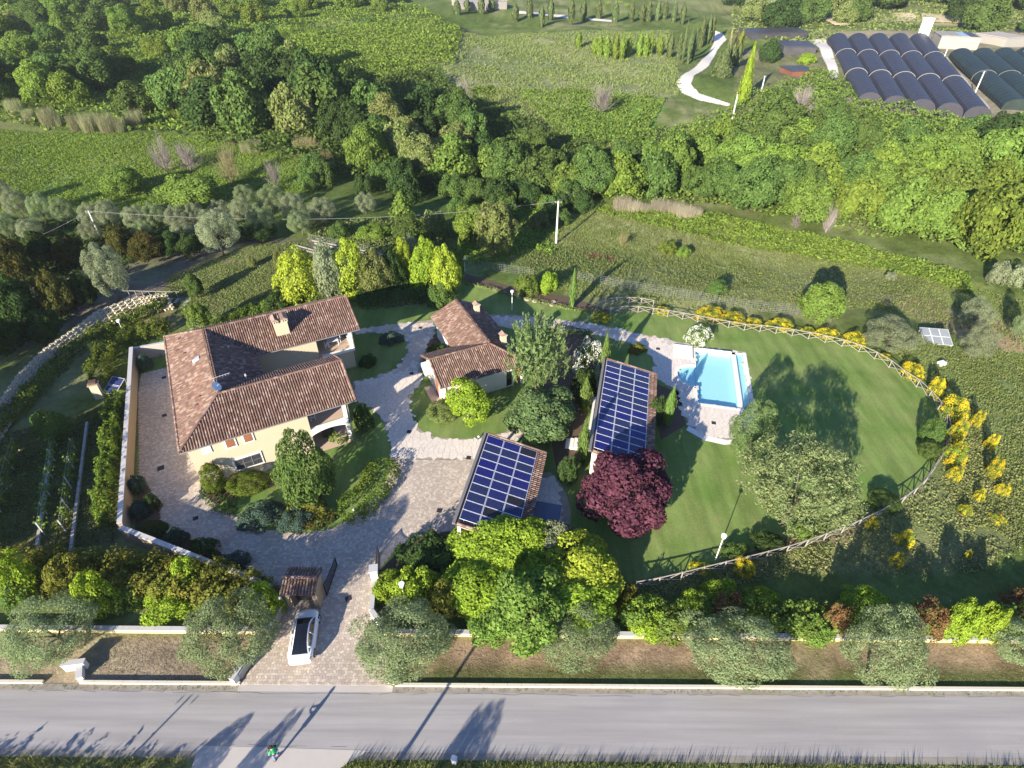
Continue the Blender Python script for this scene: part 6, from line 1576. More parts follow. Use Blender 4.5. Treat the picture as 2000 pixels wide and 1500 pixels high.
# left side
for k, c, b, l in (('olive', 'grey', (158, 475, 252, 578), 'silvery olive above the retaining wall'), ('olive', 'grey', (382, 408, 468, 492), 'silvery olive at the lower edge of the grove'), ('broad', 'mid', (358, 532, 398, 585), 'young green tree above the sleeper stair'), ('broad', 'fresh', (358, 588, 412, 645), 'bushy young tree beside the garden path'),
                   ('bare', 'weed', (165, 662, 212, 700), 'nearly leafless sapling beside the left hedge'), ('broad', 'mid', (60, 800, 132, 862), 'young fig tree above the vine rows'), ('cone', 'fresh', (762, 372, 812, 432), 'pointed bright green tree beyond the conifers'), ('broad', 'mid', (765, 418, 835, 490), 'rounded green tree below the pointed one'),
                   ('bush', 'weed', (820, 410, 875, 470), 'pale twiggy bush right of the rounded green tree'), ('broad', 'scrub', (885, 400, 960, 470), 'light green tree left of the tall power pole'), ('broad', 'weed', (930, 395, 1010, 490), 'dull green tree near the tall power pole'), ('bush', 'mid', (640, 430, 690, 470), 'green bush above the timber terraces'),
                   ('bush', 'scrub', (690, 440, 760, 470), 'light green bush above the timber terraces'), ('broad', 'fresh', (195, 325, 275, 380), 'bright round tree in the left meadow'), ('broad', 'fresh', (300, 345, 425, 402), 'wide bright tree above the olive grove'), ('bare', 'twig', (280, 258, 340, 335), 'leafless grey tree in the left meadow'),
                   ('bare', 'twig', (335, 265, 395, 335), 'leafless grey tree next to the first one in the meadow'), ('bare', 'dry', (410, 275, 475, 358), 'rusty bare conical tree in the left meadow'), ('bare', 'twig', (515, 310, 550, 365), 'small bare tree above the olive grove'), ('broad', 'weed', (480, 500, 500, 520), 'tiny sapling on the slope')):
    tree(k, c, b, l, 'olive tree' if k == 'olive' else 'bush' if k == 'bush' else 'tree')
gro = [(0, 370, 60, 420), (50, 378, 105, 430), (95, 385, 150, 430), (150, 395, 205, 445), (185, 390, 235, 440), (235, 400, 290, 445), (275, 395, 325, 440), (320, 400, 370, 450), (360, 395, 405, 440), (405, 390, 450, 430), (445, 385, 495, 430), (480, 400, 540, 460), (500, 360, 560, 410), (545, 375, 600, 430), (560, 410, 610, 455), (600, 385, 655, 435), (-20, 415, 40, 460), (30, 425, 85, 465), (690, 375, 735, 415), (150, 430, 200, 470), (255, 430, 300, 465), (-30, 350, 25, 395), (455, 360, 500, 395), (330, 430, 380, 465)]
gl = 'grey green olive in the grove left of the long cable'
for b in gro: tree('olive', 'olive' if prg.random() < .5 else 'grey', b, gl, 'olive tree', group='olives of the left grove')
dk = [(-30, 455, 60, 560), (40, 450, 115, 530), (100, 455, 165, 520), (-30, 530, 70, 640), (60, 520, 150, 620), (130, 530, 190, 600), (-30, 610, 50, 700), (45, 605, 120, 670), (200, 440, 265, 500), (250, 450, 320, 510), (300, 450, 360, 500), (345, 455, 400, 505), (420, 440, 480, 475), (475, 435, 540, 470)]
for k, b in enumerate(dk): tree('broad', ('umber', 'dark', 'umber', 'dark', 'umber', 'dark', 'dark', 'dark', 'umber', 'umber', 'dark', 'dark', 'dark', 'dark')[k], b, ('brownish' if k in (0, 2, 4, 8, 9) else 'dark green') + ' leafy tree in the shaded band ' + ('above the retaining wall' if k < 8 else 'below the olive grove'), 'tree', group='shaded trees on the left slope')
# hedges : long clipped bodies with leaf skins
def hedge(pts, w, h, colour, label, seed=1, dens=55, leaf=.13, ground=True, name='hedge', cat='hedge', rough=.12):
    r = np.random.default_rng(seed); Q = resample(pts, .5); o0 = Q[0].copy(); C = []; N = []
    L = len(Q) * .5; n = int(L * (w + 2 * h) * dens)
    f = r.random(n) * (len(Q) - 1.01); i = f.astype(int); q0 = np.array([tuple(q) for q in Q])
    base = q0[i] + (q0[i + 1] - q0[i]) * (f - i)[:, None]; d = unit(q0[i + 1] - q0[i]); nn = np.stack([-d[:, 1], d[:, 0], np.zeros(n)], 1)
    a = r.uniform(-.15, math.pi + .15, n); lump = 1 + rough * (np.sin(f * 1.9 + seed) + np.sin(f * .77 + a * 2.3 + seed) + .8 * np.sin(f * 3.3 + a * 4)) 
    ca = np.sign(np.cos(a)) * np.abs(np.cos(a)) ** .5; sa = np.clip(np.sin(a), 0, 1) ** .5
    rr = r.uniform(.8, 1.06, n) * lump
    end = np.clip(np.minimum(f, len(Q) - 1 - f) / 2.0, 0.05, 1) ** .5
    C = base + nn * (ca * w / 2 * rr * end)[:, None] + np.array([0, 0, 1]) * (sa * h * rr * (.75 + .25 * end))[:, None]
    N = unit(nn * np.cos(a)[:, None] + np.array([0, 0, 1]) * np.sin(a)[:, None] + r.normal(size=(n, 3)) * .45)
    C[:, 2] += Zt(C[:, 0], C[:, 1]) - 0
    me = quads_mesh(name, leaves(C - np.array(o0), N, leaf, r, .6)); me.materials.append(LEAF[colour])
    return tag(link(name, me, None, o0), label, cat)
hedge(poly([(330, 598), (285, 618), (230, 640), (180, 668), (135, 700), (95, 745), (55, 790), (15, 830), (-30, 870)]), 1.7, 1.5, 'hedge', 'long curved hedge below the honeycomb retaining wall', 1)
hedge(poly([(335, 645), (290, 655), (245, 668), (215, 695), (200, 735), (205, 760)]), 2.6, 1.9, 'hedge', 'thick rounded hedge behind the villa courtyard', 2)
hedge(poly([(237, 790), (230, 830), (226, 880), (222, 930), (216, 990), (212, 1040)]), 1.5, 2.3, 'hedge', 'narrow upright hedge outside the boundary wall', 3)
hedge(poly([(420, 655), (460, 630), (510, 612), (560, 600)]), 1.6, 1.5, 'hedge', 'low hedge behind the villa north wing', 4)
hedge(poly([(752, 905), (742, 945), (715, 980), (685, 1005), (655, 1020)]), 3.4, 1.1, 'hedge', 'clipped curved hedge along the villa bed', 5, 80, .10, rough=.05)
hedge(poly([(400, 955), (425, 985), (460, 1005)]), 1.5, .7, 'dark', 'low dark planting along the left edge of the villa bed', 14, 60, .1)
hedge(poly([(590, 1030), (630, 1022), (660, 1008)]), 1.6, .8, 'umber', 'low dark planting along the lower edge of the villa bed', 15, 60, .1)
hedge(poly([(700, 598), (760, 590), (820, 582), (880, 580)]), 3.0, 2.2, 'dark', 'tall dark hedge between the villa and the cottage', 6, rough=.05)
hedge(poly([(775, 1100), (820, 1080), (870, 1062)]), 2.2, 1.6, 'dark', 'dark hedge above the clump by the gate', 7)
hedge(poly([(-40, 1130), (120, 1132), (280, 1140), (430, 1160), (540, 1195)]), 3.4, 2.3, 'rust', 'rough hedge behind the low wall left of the gate', 8)
hedge(poly([(1210, 1215), (1400, 1215), (1700, 1222), (2080, 1228)]), 2.2, 1.7, 'fresh', 'long hedge behind the low wall on the right', 9)
hedge(poly([(640, 835), (650, 860), (680, 865), (700, 850)]), .9, .7, 'fresh', 'low planting at the foot of the villa loggia', 10, 60, .1)
hedge(poly([(1085, 640), (1120, 648), (1160, 655)]), 1.0, .6, 'dark', 'low planting beside the garden path', 11, 60, .1)
hedge(poly([(905, 552), (960, 566), (1010, 580), (1060, 592), (1120, 606), (1180, 612)]), .8, .4, 'weed', 'rock plants along the upper lawn border', 12, 60, .09)
ROCK = surf('garden rock', (.34, .27, .22), alt=(.22, .18, .15), nscale=3, namt=.6); rr_ = random.Random(5)
for x, y in ((968, 566), (985, 571), (1003, 577), (1015, 582), (1030, 585), (1045, 589), (1062, 592), (1078, 596), (1095, 600), (1140, 606), (1158, 610), (1082, 590)):
    q = G(x, y); m_ = MB(); m_.dome((0, 0, 0), rr_.uniform(.25, .5), n=7, k=3, squash=.6); o = m_.build('rock', ROCK, None, (q.x, q.y, .0), rr_.uniform(0, 6))
    for v in o.data.vertices: v.co += Vector((rr_.uniform(-.06, .06), rr_.uniform(-.06, .06), rr_.uniform(-.03, .06)))
    tag(o, 'brown border rock on the upper edge of the lawn', 'rock', 'rocks of the upper lawn border')
hedge([(-46, 11.6), (-36, 11.9), (-29, 12.0), (-23.5, 11.8)], 1.2, 1.25, 'weed', 'rough hedge south of the road at the left', 13, 40, .12, rough=.25)
# vines
for k, (a, b) in enumerate((((38, 880), (2, 1000)), ((112, 870), (88, 1045)), ((150, 880), (130, 1040)))):
    p0, p1 = G(*a), G(*b); d = p1 - p0; L = d.length; t = empty('vine_row', p0, math.atan2(d.y, d.x), ('vine row at the left edge below the fig tree', 'middle vine row with white posts below the fig tree', 'vine row nearest the narrow upright hedge')[k], 'vine row', 'vine rows')
    n = int(L / 2.4)
    for i in range(n + 1): MB().bar((i * L / n, 0, -.1), (i * L / n, 0, 1.7), .09).build('post', COPE, t)
    wr = MB()
    for z in (.7, 1.15, 1.6): wr.bar((0, 0, z), (L, 0, z), .02)
    wr.build('wires', WIRE, t)
    r = np.random.default_rng(300 + k); m = 700
    C = np.stack([r.random(m) * L, r.normal(size=m) * .22, .5 + r.random(m) * 1.2], 1); C = C[np.sin(C[:, 0] * 2.6 + k) > -.5]
    me = quads_mesh('vine_foliage', leaves(C, r.normal(size=C.shape), .14, r, .7)); me.materials.append(LEAF['fresh']); link('vine_foliage', me, t)
for k, (a, b) in enumerate((((102, 880), (75, 1070)), ((172, 828), (140, 1085)))):
    p0, p1 = G(*a), G(*b); d = p1 - p0; t = empty('low_kerb_wall', p0, math.atan2(d.y, d.x), ('low stone kerb between the vine rows', 'low stone kerb right of the vine rows')[k], 'kerb')
    n = int(d.length / .9)
    me = MB().box((0, 0, .15), (.86, .24, .4)).mesh('kerb_stone', CONC)
    for i in range(n): link('kerb_stone', me, t, ((i + .5) * d.length / n, 0, 0))
# top rows of cypresses and terraces
r = random.Random(12)
rowA = [(893, 0, 30), (912, 0, 22), (940, -8, 28), (960, -8, 24), (1007, 5, 45), (1035, -5, 36), (1058, 10, 55), (1076, -5, 40), (1117, -12, 45), (1140, 0, 42), (1170, 0, 38), (1203, 0, 44), (1235, 0, 44), (1255, 5, 45), (1268, 0, 44), (1285, 2, 42), (1300, 0, 40), (1318, 0, 46), (1335, 5, 50)]
for x, y0, y1 in rowA: tree('colsmall', 'farcyp', (x - 7, y0 - 4, x + 7, y1), 'dark cypress in the long row at the top of the hillside', 'cypress', group='cypresses of the top row', parts=False)
rowB = [(1130, 62, 95), (1162, 70, 110), (1172, 66, 112), (1186, 66, 115), (1203, 62, 118), (1216, 66, 118), (1228, 66, 112), (1250, 60, 112), (1262, 64, 112), (1272, 62, 110), (1290, 66, 110), (1310, 60, 115), (1328, 60, 118), (1338, 36, 128), (1350, 35, 120), (1360, 30, 112), (1372, 28, 95), (1384, 25, 88), (1392, 22, 85)]
for x, y0, y1 in rowB: tree('colsmall', 'farcyp' if x > 1300 else 'scrub', (x - 8, y0, x + 8, y1), ('tall dark' if x > 1300 else 'young green') + ' cypress ' + ('left of the white track' if x > 1300 else 'on the dry slope below the top row'), 'cypress', group='cypresses beside the white track', parts=False)
rowC = [(1410, 90, 152, 'dark feathery cypress in the bend of the track', 'farcyp'), (1425, 45, 130, 'tall brown cypress right of the track', 'dry'), (1437, 40, 120, 'second brown cypress right of the track', 'dry'), (1447, 50, 115, 'third brown cypress right of the track', 'rust'), (1461, 62, 190, 'broad yellow green conifer right of the track', 'lime'), (1402, 100, 150, 'short dark cypress in the bend of the track', 'farcyp'), (1419, 70, 140, 'dark cypress in front of the tall brown one', 'farcyp'), (1432, 80, 135, 'dark cypress between the brown ones', 'farcyp'), (1443, 78, 130, 'dark cypress beside the third brown one', 'farcyp')]
for x, y0, y1, l, c in rowC: tree('cone' if x in (1461, 1410) else 'colsmall', c, (x - (20 if x in (1461, 1410) else 9), y0, x + (20 if x in (1461, 1410) else 9), y1), l, 'cypress', parts=False)
tree('far', 'dark', (1482, 75, 1526, 122), 'round dark bush beside the long dark shed', 'bush', parts=False); tree('bush', 'lime', (1558, 102, 1595, 126), 'low yellow green bush in front of the short dark shed', 'bush', parts=False)
for x, y in ((780, 60), (800, 52), (820, 55), (840, 55), (860, 58), (880, 60), (898, 66), (700, 55), (712, 62), (560, 60), (545, 65), (605, 62)): tree('yucca', 'scrub', (x - 14, y - 14, x + 14, y + 12), 'spiky yellow green agave on the upper slope', 'agave', group='agaves on the upper slope', parts=False)
for x, y in ((1185, 8), (1225, 10), (1210, 5)): tree('yucca', 'lime', (x - 10, y - 14, x + 10, y + 10), 'bright palm like plant between the top cypresses', 'palm', group='palms at the top edge', parts=False)
# reeds
def reeds(pts, w, label, colour, n_per=1.0):
    for p in pts:
        s_ = prg.uniform(.7, 1.15); p = (p[0] + prg.uniform(-6, 6), p[1] + prg.uniform(-6, 4)); tree('reed', colour, (p[0] - w * s_, p[1] - w * 1.1 * s_, p[0] + w * s_, p[1] + w * .75 * s_), label, 'reeds', 'reed_clump', 'reed clumps ' + label.split(' ', 2)[-1][-28:], parts=False)
reeds([(25, 222), (55, 228), (85, 232), (115, 236), (145, 240), (175, 243), (205, 246), (235, 246), (262, 240)], 24, 'tall pale reeds edging the left meadow', 'reed')
reeds([(590, 290), (608, 300), (625, 312), (642, 325)], 22, 'dry straw coloured reeds beside the dark thicket', 'dry')
reeds([(1215, 398), (1240, 402), (1265, 405), (1290, 410), (1315, 413), (1340, 415), (1355, 420)], 17, 'dry straw coloured reeds at the foot of the wood', 'straw'); reeds([(450, 280), (475, 285), (500, 290)], 18, 'pale reeds behind the rusty bare tree', 'reed')
# ---------------------------------------------------------------- woods: one object per tree
KEEP = [(1575, 18, 1672, 52), (1740, 18, 1925, 50), (1300, 120, 1445, 212), (1600, 50, 1660, 165), (1640, 55, 1740, 205), (1730, 55, 1930, 222), (1900, 60, 2060, 200), (900, 40, 1315, 178), (930, 150, 1060, 235), (1050, 160, 1300, 250), (650, 40, 900, 128), (1460, 60, 1610, 150), (-50, 260, 280, 345)]
def wood(pts, n, rad, tones, where, grp, kind='far', seed=1, asp=(.68, .95), mind=.95):
    W = tpoly(pts); A = np.array(W); r = np.random.default_rng(seed); got = []; tries = 0; n = int(n * (1.15 if seed in (7, 8, 9, 10) else .86)); rad = (rad[0] * 1.15, rad[1] * 1.3)
    while len(got) < n and tries < 6000:
        tries += 1
        x, y = r.uniform(A[:, 0].min(), A[:, 0].max()), r.uniform(A[:, 1].min(), A[:, 1].max())
        if not pip(np.array([x]), np.array([y]), W)[0]: continue
        R0 = r.uniform(*rad)
        if any((x - a) ** 2 + (y - b) ** 2 < (mind * (R0 + c) * .62) ** 2 for a, b, c in got): continue
        got.append((x, y, R0))
    for x, y, R0 in got:
        zz_ = float(Zt(x, y)); qs_ = PJ([(x, y, zz_ + 2.0 * R0), (x - R0 * .8, y, zz_ + 1.3 * R0), (x + R0 * .8, y, zz_ + 1.3 * R0), (x, y, zz_ + R0)])
        if any(a < q_[0] < c_ and b < q_[1] < d for a, b, c_, d in KEEP for q_ in qs_): continue
        c = tones[int(r.random() * len(tones))]; k = 'broad' if kind == 'far' and r.random() < .35 else kind
        tone = {'mid': 'mid green', 'dark': 'dark green', 'fresh': 'bright green', 'scrub': 'yellow green', 'olive': 'grey green', 'weed': 'dull green', 'twig': 'leafless grey', 'rust': 'brownish', 'lime': 'lime green', 'grey': 'silvery', 'dry': 'straw coloured'}[c]
        if c == 'twig': k = 'bare'
        wd = 'bush' if k == 'bush' else 'tree'; put(k, c, Vector((x, y, float(Zt(x, y)))), R0 * (.8 if k == 'bare' else 1), R0 * r.uniform(*asp), wd, f'{tone} {wd} {where}', wd, grp, parts=False)
wood([(1195, 285), (1330, 215), (1420, 215), (1430, 300), (1300, 330), (1200, 350)], 18, (3.2, 4.6), ['mid', 'fresh', 'mid', 'scrub', 'dark'], 'in the wood below the white track', 'wood below the track', seed=1)
wood([(1195, 345), (1310, 330), (1440, 320), (1450, 415), (1380, 405), (1200, 390)], 16, (3.0, 4.2), ['mid', 'fresh', 'scrub'], 'in the wood behind the dry reeds', 'wood by the reeds', seed=2)
wood([(1425, 215), (1560, 165), (1680, 200), (1700, 290), (1560, 310), (1430, 300)], 20, (3.4, 4.8), ['mid', 'dark', 'mid', 'fresh', 'weed'], 'in the wood left of the dark polytunnels', 'wood left of the tunnels', seed=3)
wood([(1440, 310), (1560, 300), (1700, 290), (1720, 440), (1640, 450), (1450, 420)], 26, (3.0, 4.4), ['fresh', 'fresh', 'scrub', 'mid'], 'in the bright wood above the meadow edge', 'bright wood', seed=4)
wood([(1690, 215), (1780, 222), (1930, 250), (2020, 215), (2040, 330), (1880, 330), (1710, 320)], 22, (3.4, 4.8), ['dark', 'mid', 'mid', 'dark'], 'in the wood right below the polytunnels', 'wood below the tunnels', seed=5)
wood([(1700, 320), (1880, 330), (2040, 330), (2040, 500), (1850, 500), (1720, 450)], 28, (3.2, 4.6), ['fresh', 'mid', 'fresh', 'scrub'], 'in the right wood above the bright strip', 'wood at the right edge', seed=6)
wood([(640, 150), (820, 130), (850, 230), (720, 300), (620, 290), (610, 200)], 22, (4.2, 6.2), ['mid', 'dark', 'mid', 'fresh'], 'in the thicket above the left meadow', 'middle thicket', seed=7)
wood([(720, 300), (850, 240), (960, 300), (990, 370), (850, 345), (700, 340)], 18, (3.6, 5.2), ['mid', 'dark', 'weed', 'fresh'], 'in the thicket behind the pointed green tree', 'thicket behind the pointed tree', seed=8)
wood([(360, 150), (460, 130), (620, 180), (620, 270), (420, 270), (330, 215)], 22, (4.2, 6.4), ['dark', 'mid', 'mid', 'weed'], 'in the dark thicket above the bare trees', 'left thicket', seed=9)
wood([(860, 240), (960, 250), (1080, 270), (1190, 290), (1195, 390), (1000, 375)], 24, (3.2, 4.8), ['mid', 'fresh', 'weed', 'mid'], 'in the loose wood left of the dry reeds', 'loose wood', seed=10)
wood([(-80, 10), (180, 20), (260, 80), (240, 130), (-80, 120)], 18, (4.0, 6.0), ['mid', 'fresh', 'mid', 'fresh', 'weed'], 'on the wooded hillside at the top left', 'top left hillside', seed=11, asp=(.55, .8))
wood([(190, 15), (420, 10), (450, 100), (340, 150), (260, 110)], 13, (3.8, 5.6), ['fresh', 'mid', 'scrub', 'weed'], 'on the hillside above the dark thicket', 'upper hillside', seed=12, asp=(.55, .8))
wood([(420, 5), (760, 5), (760, 30), (560, 40), (450, 90)], 12, (3.6, 5.2), ['mid', 'fresh', 'scrub'], 'on the hillside above the agaves', 'hillside above the agaves', seed=13, asp=(.55, .8))
wood([(1430, 5), (1600, 5), (1700, 45), (1600, 58), (1480, 58)], 18, (4.5, 7.0), ['mid', 'weed', 'olive', 'dark'], 'beside the sandy cut left of the tunnels', 'trees by the sandy cut', seed=14)
wood([(1640, 30), (1760, 42), (2060, 44), (2060, 70), (1900, 66), (1640, 56)], 18, (4.5, 6.5), ['mid', 'dark', 'mid'], 'behind the top end of the polytunnels', 'trees behind the tunnels', seed=15)
wood([(1700, 0), (2080, 0), (2080, 26), (1920, 24), (1680, 22)], 16, (6, 9), ['mid', 'weed', 'dark'], 'on the pale far slope at the top right', 'far slope', seed=16)
wood([(-80, 150), (240, 140), (330, 240), (250, 230), (-80, 200)], 18, (3.6, 5.0), ['scrub', 'mid', 'scrub'], 'in the bright scrub behind the left reeds', 'scrub behind the reeds', seed=17, asp=(.6, .8))
wood([(600, 350), (760, 352), (900, 372), (1180, 388), (1180, 412), (900, 402), (700, 388), (610, 382)], 20, (1.8, 2.8), ['dark', 'dark', 'mid'], 'standing in for the shade below the thicket', 'shaded fringe', kind='bush', seed=18, asp=(.7, 1.0), mind=.8)  # dark bushes added to stand for the band of tree shade
wood([(870, 405), (1075, 398), (1160, 420), (1080, 470), (900, 485)], 10, (1.4, 2.3), ['scrub', 'mid', 'weed'], 'in the rough ground left of the tall pole', 'rough ground', kind='bush', seed=19, asp=(.6, .9))
for b, l in (((885, 135, 925, 235), 'tall leafless grey tree in the middle of the scrub'), ((545, 108, 605, 165), 'leafless pinkish grey tree above the thicket'), ((1150, 160, 1205, 220), 'leafless grey bush on the bright green slope'), ((1540, 160, 1595, 225), 'leafless purple grey tree left of the tunnels'), ((1545, 385, 1570, 470), 'slim leafless tree in front of the bright wood'), ((1605, 390, 1640, 455), 'leaning bare tree in front of the bright wood'), ((1435, 340, 1450, 420), 'thin pale trunk in front of the wood'), ((1890, 375, 1935, 420), 'leafless purple tree in the right wood'), ((1930, 230, 1960, 320), 'bare tree at the lower end of the concrete strip')):
    tree('bare', 'twig', b, l, 'tree', parts=False)
# trees standing below the frame along the south side of the road: their shade falls on the road
for x, y, R0, h in ((-50, 25, 3.6, 8.5), (-53, 31, 3.8, 9.5), (-58, 36, 3.8, 9), (-62, 42.5, 4.0, 9.5), (-67, 49, 4, 10), (-72, 57, 4.5, 10)):
    put('broad', 'dark', Vector((x, y, 0)), R0, h / 2.4, 'tree', 'tall dark tree left of the vine rows shading them', 'tree', 'trees left of the vine rows')
for x, y, R0, h in ((-8.8, 5.0, 1.6, 5.2), (-25, 9.0, 1.4, 2.4), (-29.5, 8.5, 1.4, 2.3), (-34, 8.4, 1.6, 2.5), (-22.5, 10.2, 1.2, 3.0), (-19.6, 9.6, .9, 3.4)):
    t = put('olive', 'mid', Vector((x, y, 0)), R0, h / 2.4, 'tree', 'roadside tree south of the road casting shade on it', 'tree', 'trees south of the road')
pole(Vector((-9.9, 10.3, 0)), 6.6, 'utility pole south of the road whose shadow crosses it', .15); pole(Vector((-29, 7.6, 0)), 4.6, 'lower utility pole south of the road', .1, arm=False)
# ---------------------------------------------------------------- uncountable growth
def tufts(name, pts, n, h, w, colour, seed, world=False, lean=.35, per=3, noise=None, excl=()):
    W = pts if world else tpoly(pts); A = np.array(W); r = np.random.default_rng(seed)
    x = r.uniform(A[:, 0].min(), A[:, 0].max(), n * 3); y = r.uniform(A[:, 1].min(), A[:, 1].max(), n * 3); k = pip(x, y, W)
    if noise: k &= (noise01(x, y, noise[0], seed + 50) * .6 + noise01(x, y, noise[0] * .3, seed + 51) * .4) > noise[1] - .1 + (r.random(len(x)) - .5) * .5
    for e in excl: k &= ~pip(x, y, e)
    x, y = x[k][:n], y[k][:n]; m = len(x)
    x = np.repeat(x, per) + r.normal(size=m * per) * w * 1.2; y = np.repeat(y, per) + r.normal(size=m * per) * w * 1.2; m *= per
    hh = h * r.uniform(.35, 1.1, m); B = np.stack([x, y, Zt(x, y) - .02], 1)
    T = B + np.stack([r.normal(size=m) * lean * hh, r.normal(size=m) * lean * hh, hh], 1)
    a = r.random(m) * 6.283; S = np.stack([np.cos(a), np.sin(a), np.zeros(m)], 1) * (w * r.uniform(.5, 1.2, m))[:, None]
    mid = (B + T) / 2 + S * .4
    me = quads_mesh(name, np.stack([B - S * .6, mid - S, T, mid + S], 1)); me.materials.append(LEAF[colour])
    return tag(link(name, me), kind='stuff')
def scrub(name, pts, n, h, leaf, colour, seed, world=False, noise=(6, .35), excl=()):
    """low rough growth: leaf clumps over a bumpy surface"""
    W = pts if world else tpoly(pts); A = np.array(W); r = np.random.default_rng(seed)
    x = r.uniform(A[:, 0].min(), A[:, 0].max(), n * 3); y = r.uniform(A[:, 1].min(), A[:, 1].max(), n * 3); k = pip(x, y, W)
    b = noise01(x, y, noise[0], seed) * .55 + noise01(x, y, noise[0] * .37, seed + 1) * .45
    k &= b > noise[1] + .06 - .34 * r.random(len(x))
    for e in excl: k &= ~pip(x, y, e)
    x, y, b = x[k][:n], y[k][:n], b[k][:n]; m = len(x)
    z = Zt(x, y) + np.clip(b - noise[1] + .1, 0, 1) * h * r.uniform(.7, 1.15, m)
    e = .3; bx = (noise01(x + e, y, noise[0], seed) - noise01(x - e, y, noise[0], seed)) / (2 * e) * h; by = (noise01(x, y + e, noise[0], seed) - noise01(x, y - e, noise[0], seed)) / (2 * e) * h
    N = unit(np.stack([-bx, -by, np.ones(m) * .8], 1) + r.normal(size=(m, 3)) * .6)
    me = quads_mesh(name, leaves(np.stack([x, y, z], 1), N, leaf, r, .6)); me.materials.append(LEAF[colour])
    return tag(link(name, me), kind='stuff')
hill = [(-120, 0), (1420, 0), (1400, 60), (1330, 120), (900, 60), (640, 160), (640, 330), (330, 262), (-120, 250)]
scrub('hillside_scrub', [(-120, 0), (760, 0), (900, 60), (880, 110), (640, 170), (640, 320), (330, 262), (-120, 245)], 60000, 3.2, .50, 'scrub', 21, noise=(16, .22))
scrub('hillside_scrub', [(-120, 0), (760, 0), (700, 90), (560, 110), (640, 200), (620, 320), (330, 262), (-120, 200)], 26000, 4.5, .52, 'mid', 22, noise=(19, .50))
scrub('slope_brush', [(560, 60), (900, 75), (880, 175), (650, 160)], 16000, 2.2, .42, 'scrub', 23, noise=(7, .38))
scrub('slope_brush', [(840, 175), (960, 170), (1000, 280), (880, 300), (820, 230)], 9000, 2.4, .36, 'fresh', 24, noise=(6, .35))
scrub('bright_brush', [(1100, 175), (1300, 195), (1240, 300), (1090, 270), (1010, 185)], 14000, 1.6, .34, 'fresh', 25, noise=(5, .3))
scrub('wood_undergrowth', [(1195, 280), (1440, 210), (1600, 140), (1700, 205), (1940, 250), (2060, 200), (2060, 520), (1880, 500), (1640, 455), (1400, 410), (1195, 395)], 44000, 4.2, .34, 'fresh', 26, noise=(7, .22))
scrub('wood_undergrowth', [(620, 170), (840, 140), (1000, 240), (1190, 290), (1195, 395), (880, 370), (620, 350), (400, 280), (330, 200)], 40000, 4.6, .40, 'mid', 27, noise=(8, .22))
scrub('strip_growth', [(1170, 400), (1400, 420), (1640, 470), (1890, 535), (1900, 575), (1700, 525), (1400, 475), (1160, 415)], 15000, 1.0, .24, 'scrub', 28, noise=(3, .25))
scrub('far_brush', [(1430, 0), (2080, 0), (2080, 62), (1640, 62), (1590, 90), (1430, 70)], 9000, 2.0, .7, 'weed', 29, noise=(14, .40))
scrub('bank_weeds', [(1570, 1010), (1800, 960), (1860, 890), (2010, 820), (2060, 1060), (1900, 1120), (1480, 1125), (1240, 1160), (1450, 1110)], 13000, .4, .11, 'bank', 30, noise=(2.4, .3))
scrub('verge_weeds', [(1840, 790), (1900, 780), (1985, 1010), (1880, 1040), (1850, 960)], 6000, .5, .12, 'bank', 31, noise=(2.5, .25))
scrub('bank_weeds', [(1240, 1135), (1620, 1060), (1620, 1110), (1240, 1180)], 4000, .35, .11, 'bank', 36, noise=(2.0, .25))
scrub('meadow_weeds', [(880, 400), (1000, 390), (1100, 420), (1080, 500), (900, 520)], 8000, 1.5, .22, 'scrub', 32, noise=(4, .48))
scrub('rough_slope', [(600, 430), (900, 430), (900, 520), (760, 500), (600, 470)], 8000, 1.1, .2, 'weed', 33, noise=(3, .42))
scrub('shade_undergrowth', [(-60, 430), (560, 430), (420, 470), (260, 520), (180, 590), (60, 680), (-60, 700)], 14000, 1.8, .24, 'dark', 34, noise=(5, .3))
tufts('meadow_grass', [(900, 480), (1180, 400), (1420, 430), (1700, 505), (2010, 590), (2010, 690), (1700, 605), (1400, 612), (1100, 575)], 20000, .34, .07, 'weed', 41, noise=(5, .40))
tufts('right_meadow_grass', [(1700, 640), (2030, 690), (2030, 1080), (1880, 1010), (1850, 780), (1780, 720)], 10000, .28, .06, 'weed', 42, noise=(4, .45))
tufts('hill_meadow_grass', [(700, 60), (1310, 60), (1330, 185), (1300, 200), (900, 195), (640, 150)], 16000, .8, .16, 'weed', 43, noise=(12, .5))
tufts('left_meadow_grass', [(-60, 250), (330, 262), (640, 330), (600, 375), (300, 400), (-60, 420)], 20000, .42, .10, 'scrub', 44, noise=(7, .35))
tufts('dry_bank_grass', [(930, 170), (1120, 180), (1110, 290), (950, 290)], 3500, .8, .14, 'weed', 45, noise=(6, .3))
tufts('dry_strip_grass', [(-38.5, 20.15), (-19.6, 20.1), (-18.8, 23.6), (-38.5, 23.7)][:0] or [(-31, 20.1), (-19.9, 20.1), (-19.0, 23.5), (-31, 23.6)], 3000, .06, .03, 'dry', 46, True)
tufts('dry_strip_grass', [(-8.0, 20.1), (42, 20.1), (42, 23.2), (-9.2, 23.5)], 7000, .06, .03, 'dry', 47, True)
ent = [(q.x, q.y) for q in (G(380, 1440), G(725, 1440), G(640, 1530), G(350, 1530))]
tufts('roadside_grass', [(-45, 11.5), (45, 11.2), (45, 15.0), (-45, 15.25)], 12000, .16, .035, 'weed', 48, True, excl=[ent], noise=(1.6, .25))
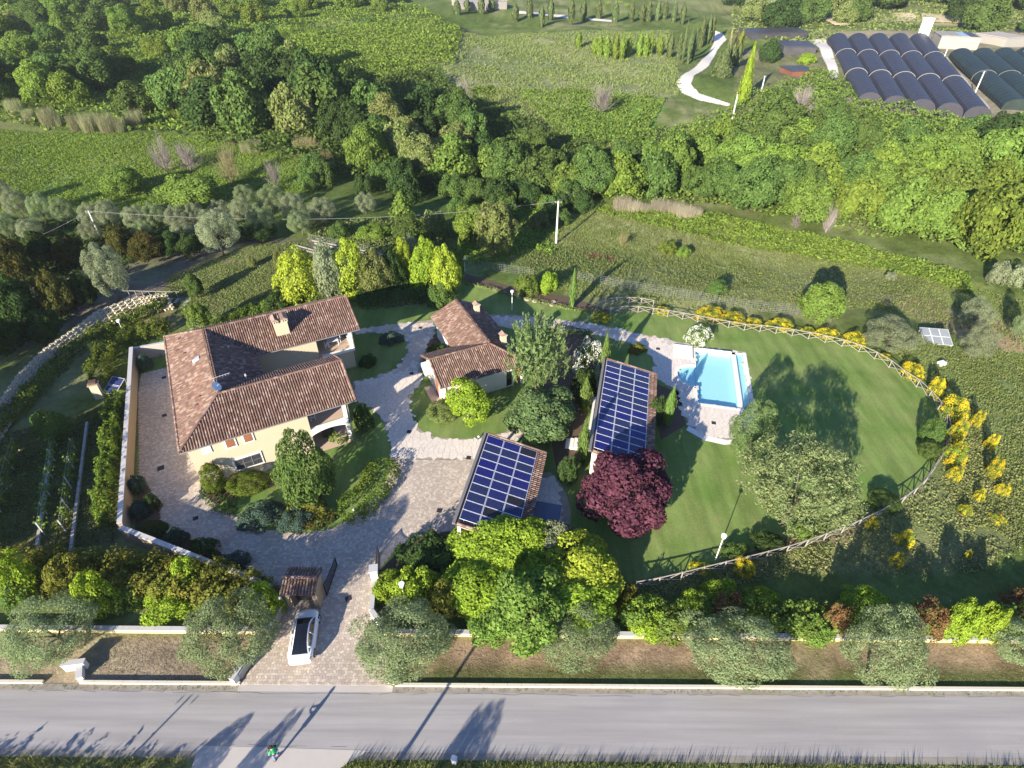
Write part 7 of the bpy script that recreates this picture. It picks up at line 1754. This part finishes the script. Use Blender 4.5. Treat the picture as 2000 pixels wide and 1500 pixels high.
tufts('roadside_grass', [(-45, 14.4), (45, 14.1), (45, 14.95), (-45, 15.25)], 3000, .55, .018, 'weed', 49, True, lean=.2, per=2, excl=[ent], noise=(3.0, .45))
tufts('roadside_grass', [(-45, 11.5), (45, 11.2), (45, 14.9), (-45, 15.2)], 6000, .16, .05, 'scrub', 50, True, excl=[ent], noise=(2.2, .5))
tufts('garden_slope_grass', [(330, 545), (480, 480), (600, 472), (640, 560), (560, 600), (420, 640), (330, 612)], 9000, .22, .06, 'weed', 51, noise=(3, .3))
tufts('vineyard_grass', [(-40, 860), (230, 790), (225, 1060), (-40, 1090)], 8000, .22, .05, 'weed', 52, noise=(2, .35))
tufts('kerb_weeds', [(-8, 19.5), (42, 19.5), (42, 19.82), (-8, 19.82)], 500, .10, .03, 'weed', 53, True, noise=(1.2, .5)); tufts('kerb_weeds', [(-36, 19.5), (-19, 19.5), (-19, 19.82), (-36, 19.82)], 250, .10, .03, 'weed', 54, True, noise=(1.2, .5))

# a label for each of the look-alikes: by their order from the left
ORD = 'leftmost second third fourth fifth sixth seventh eighth ninth tenth eleventh twelfth thirteenth fourteenth fifteenth sixteenth seventeenth eighteenth nineteenth twentieth twenty-first twenty-second twenty-third twenty-fourth twenty-fifth twenty-sixth'.split()
bpy.context.view_layer.update()
_by = {}
for o in COL.objects:
    if o.parent is None and 'label' in o: _by.setdefault(o['label'], []).append(o)
for lab, os_ in _by.items():
    if 1 < len(os_) <= len(ORD):
        os_.sort(key=lambda o: PJ(tuple(o.location))[0][0])
        for k, o in enumerate(os_):
            o['label'] = lab + (', leftmost' if k == 0 else ', ' + ORD[k] + ' from left')

# ---------------------------------------------------------------- the air between the camera and the far slope
def haze():
    m, nt, out = _nodes('thin summer haze')
    v = _n(nt, 'ShaderNodeVolumePrincipled'); v.inputs['Color'].default_value = (.93, .95, 1, 1); v.inputs['Density'].default_value = .00013; v.inputs['Anisotropy'].default_value = .3
    nt.links.new(v.outputs[0], out.inputs['Volume']); return m
tag(MB().b2((-950, -90, -4), (950, 2350, 72)).build('haze', haze()), kind='stuff')
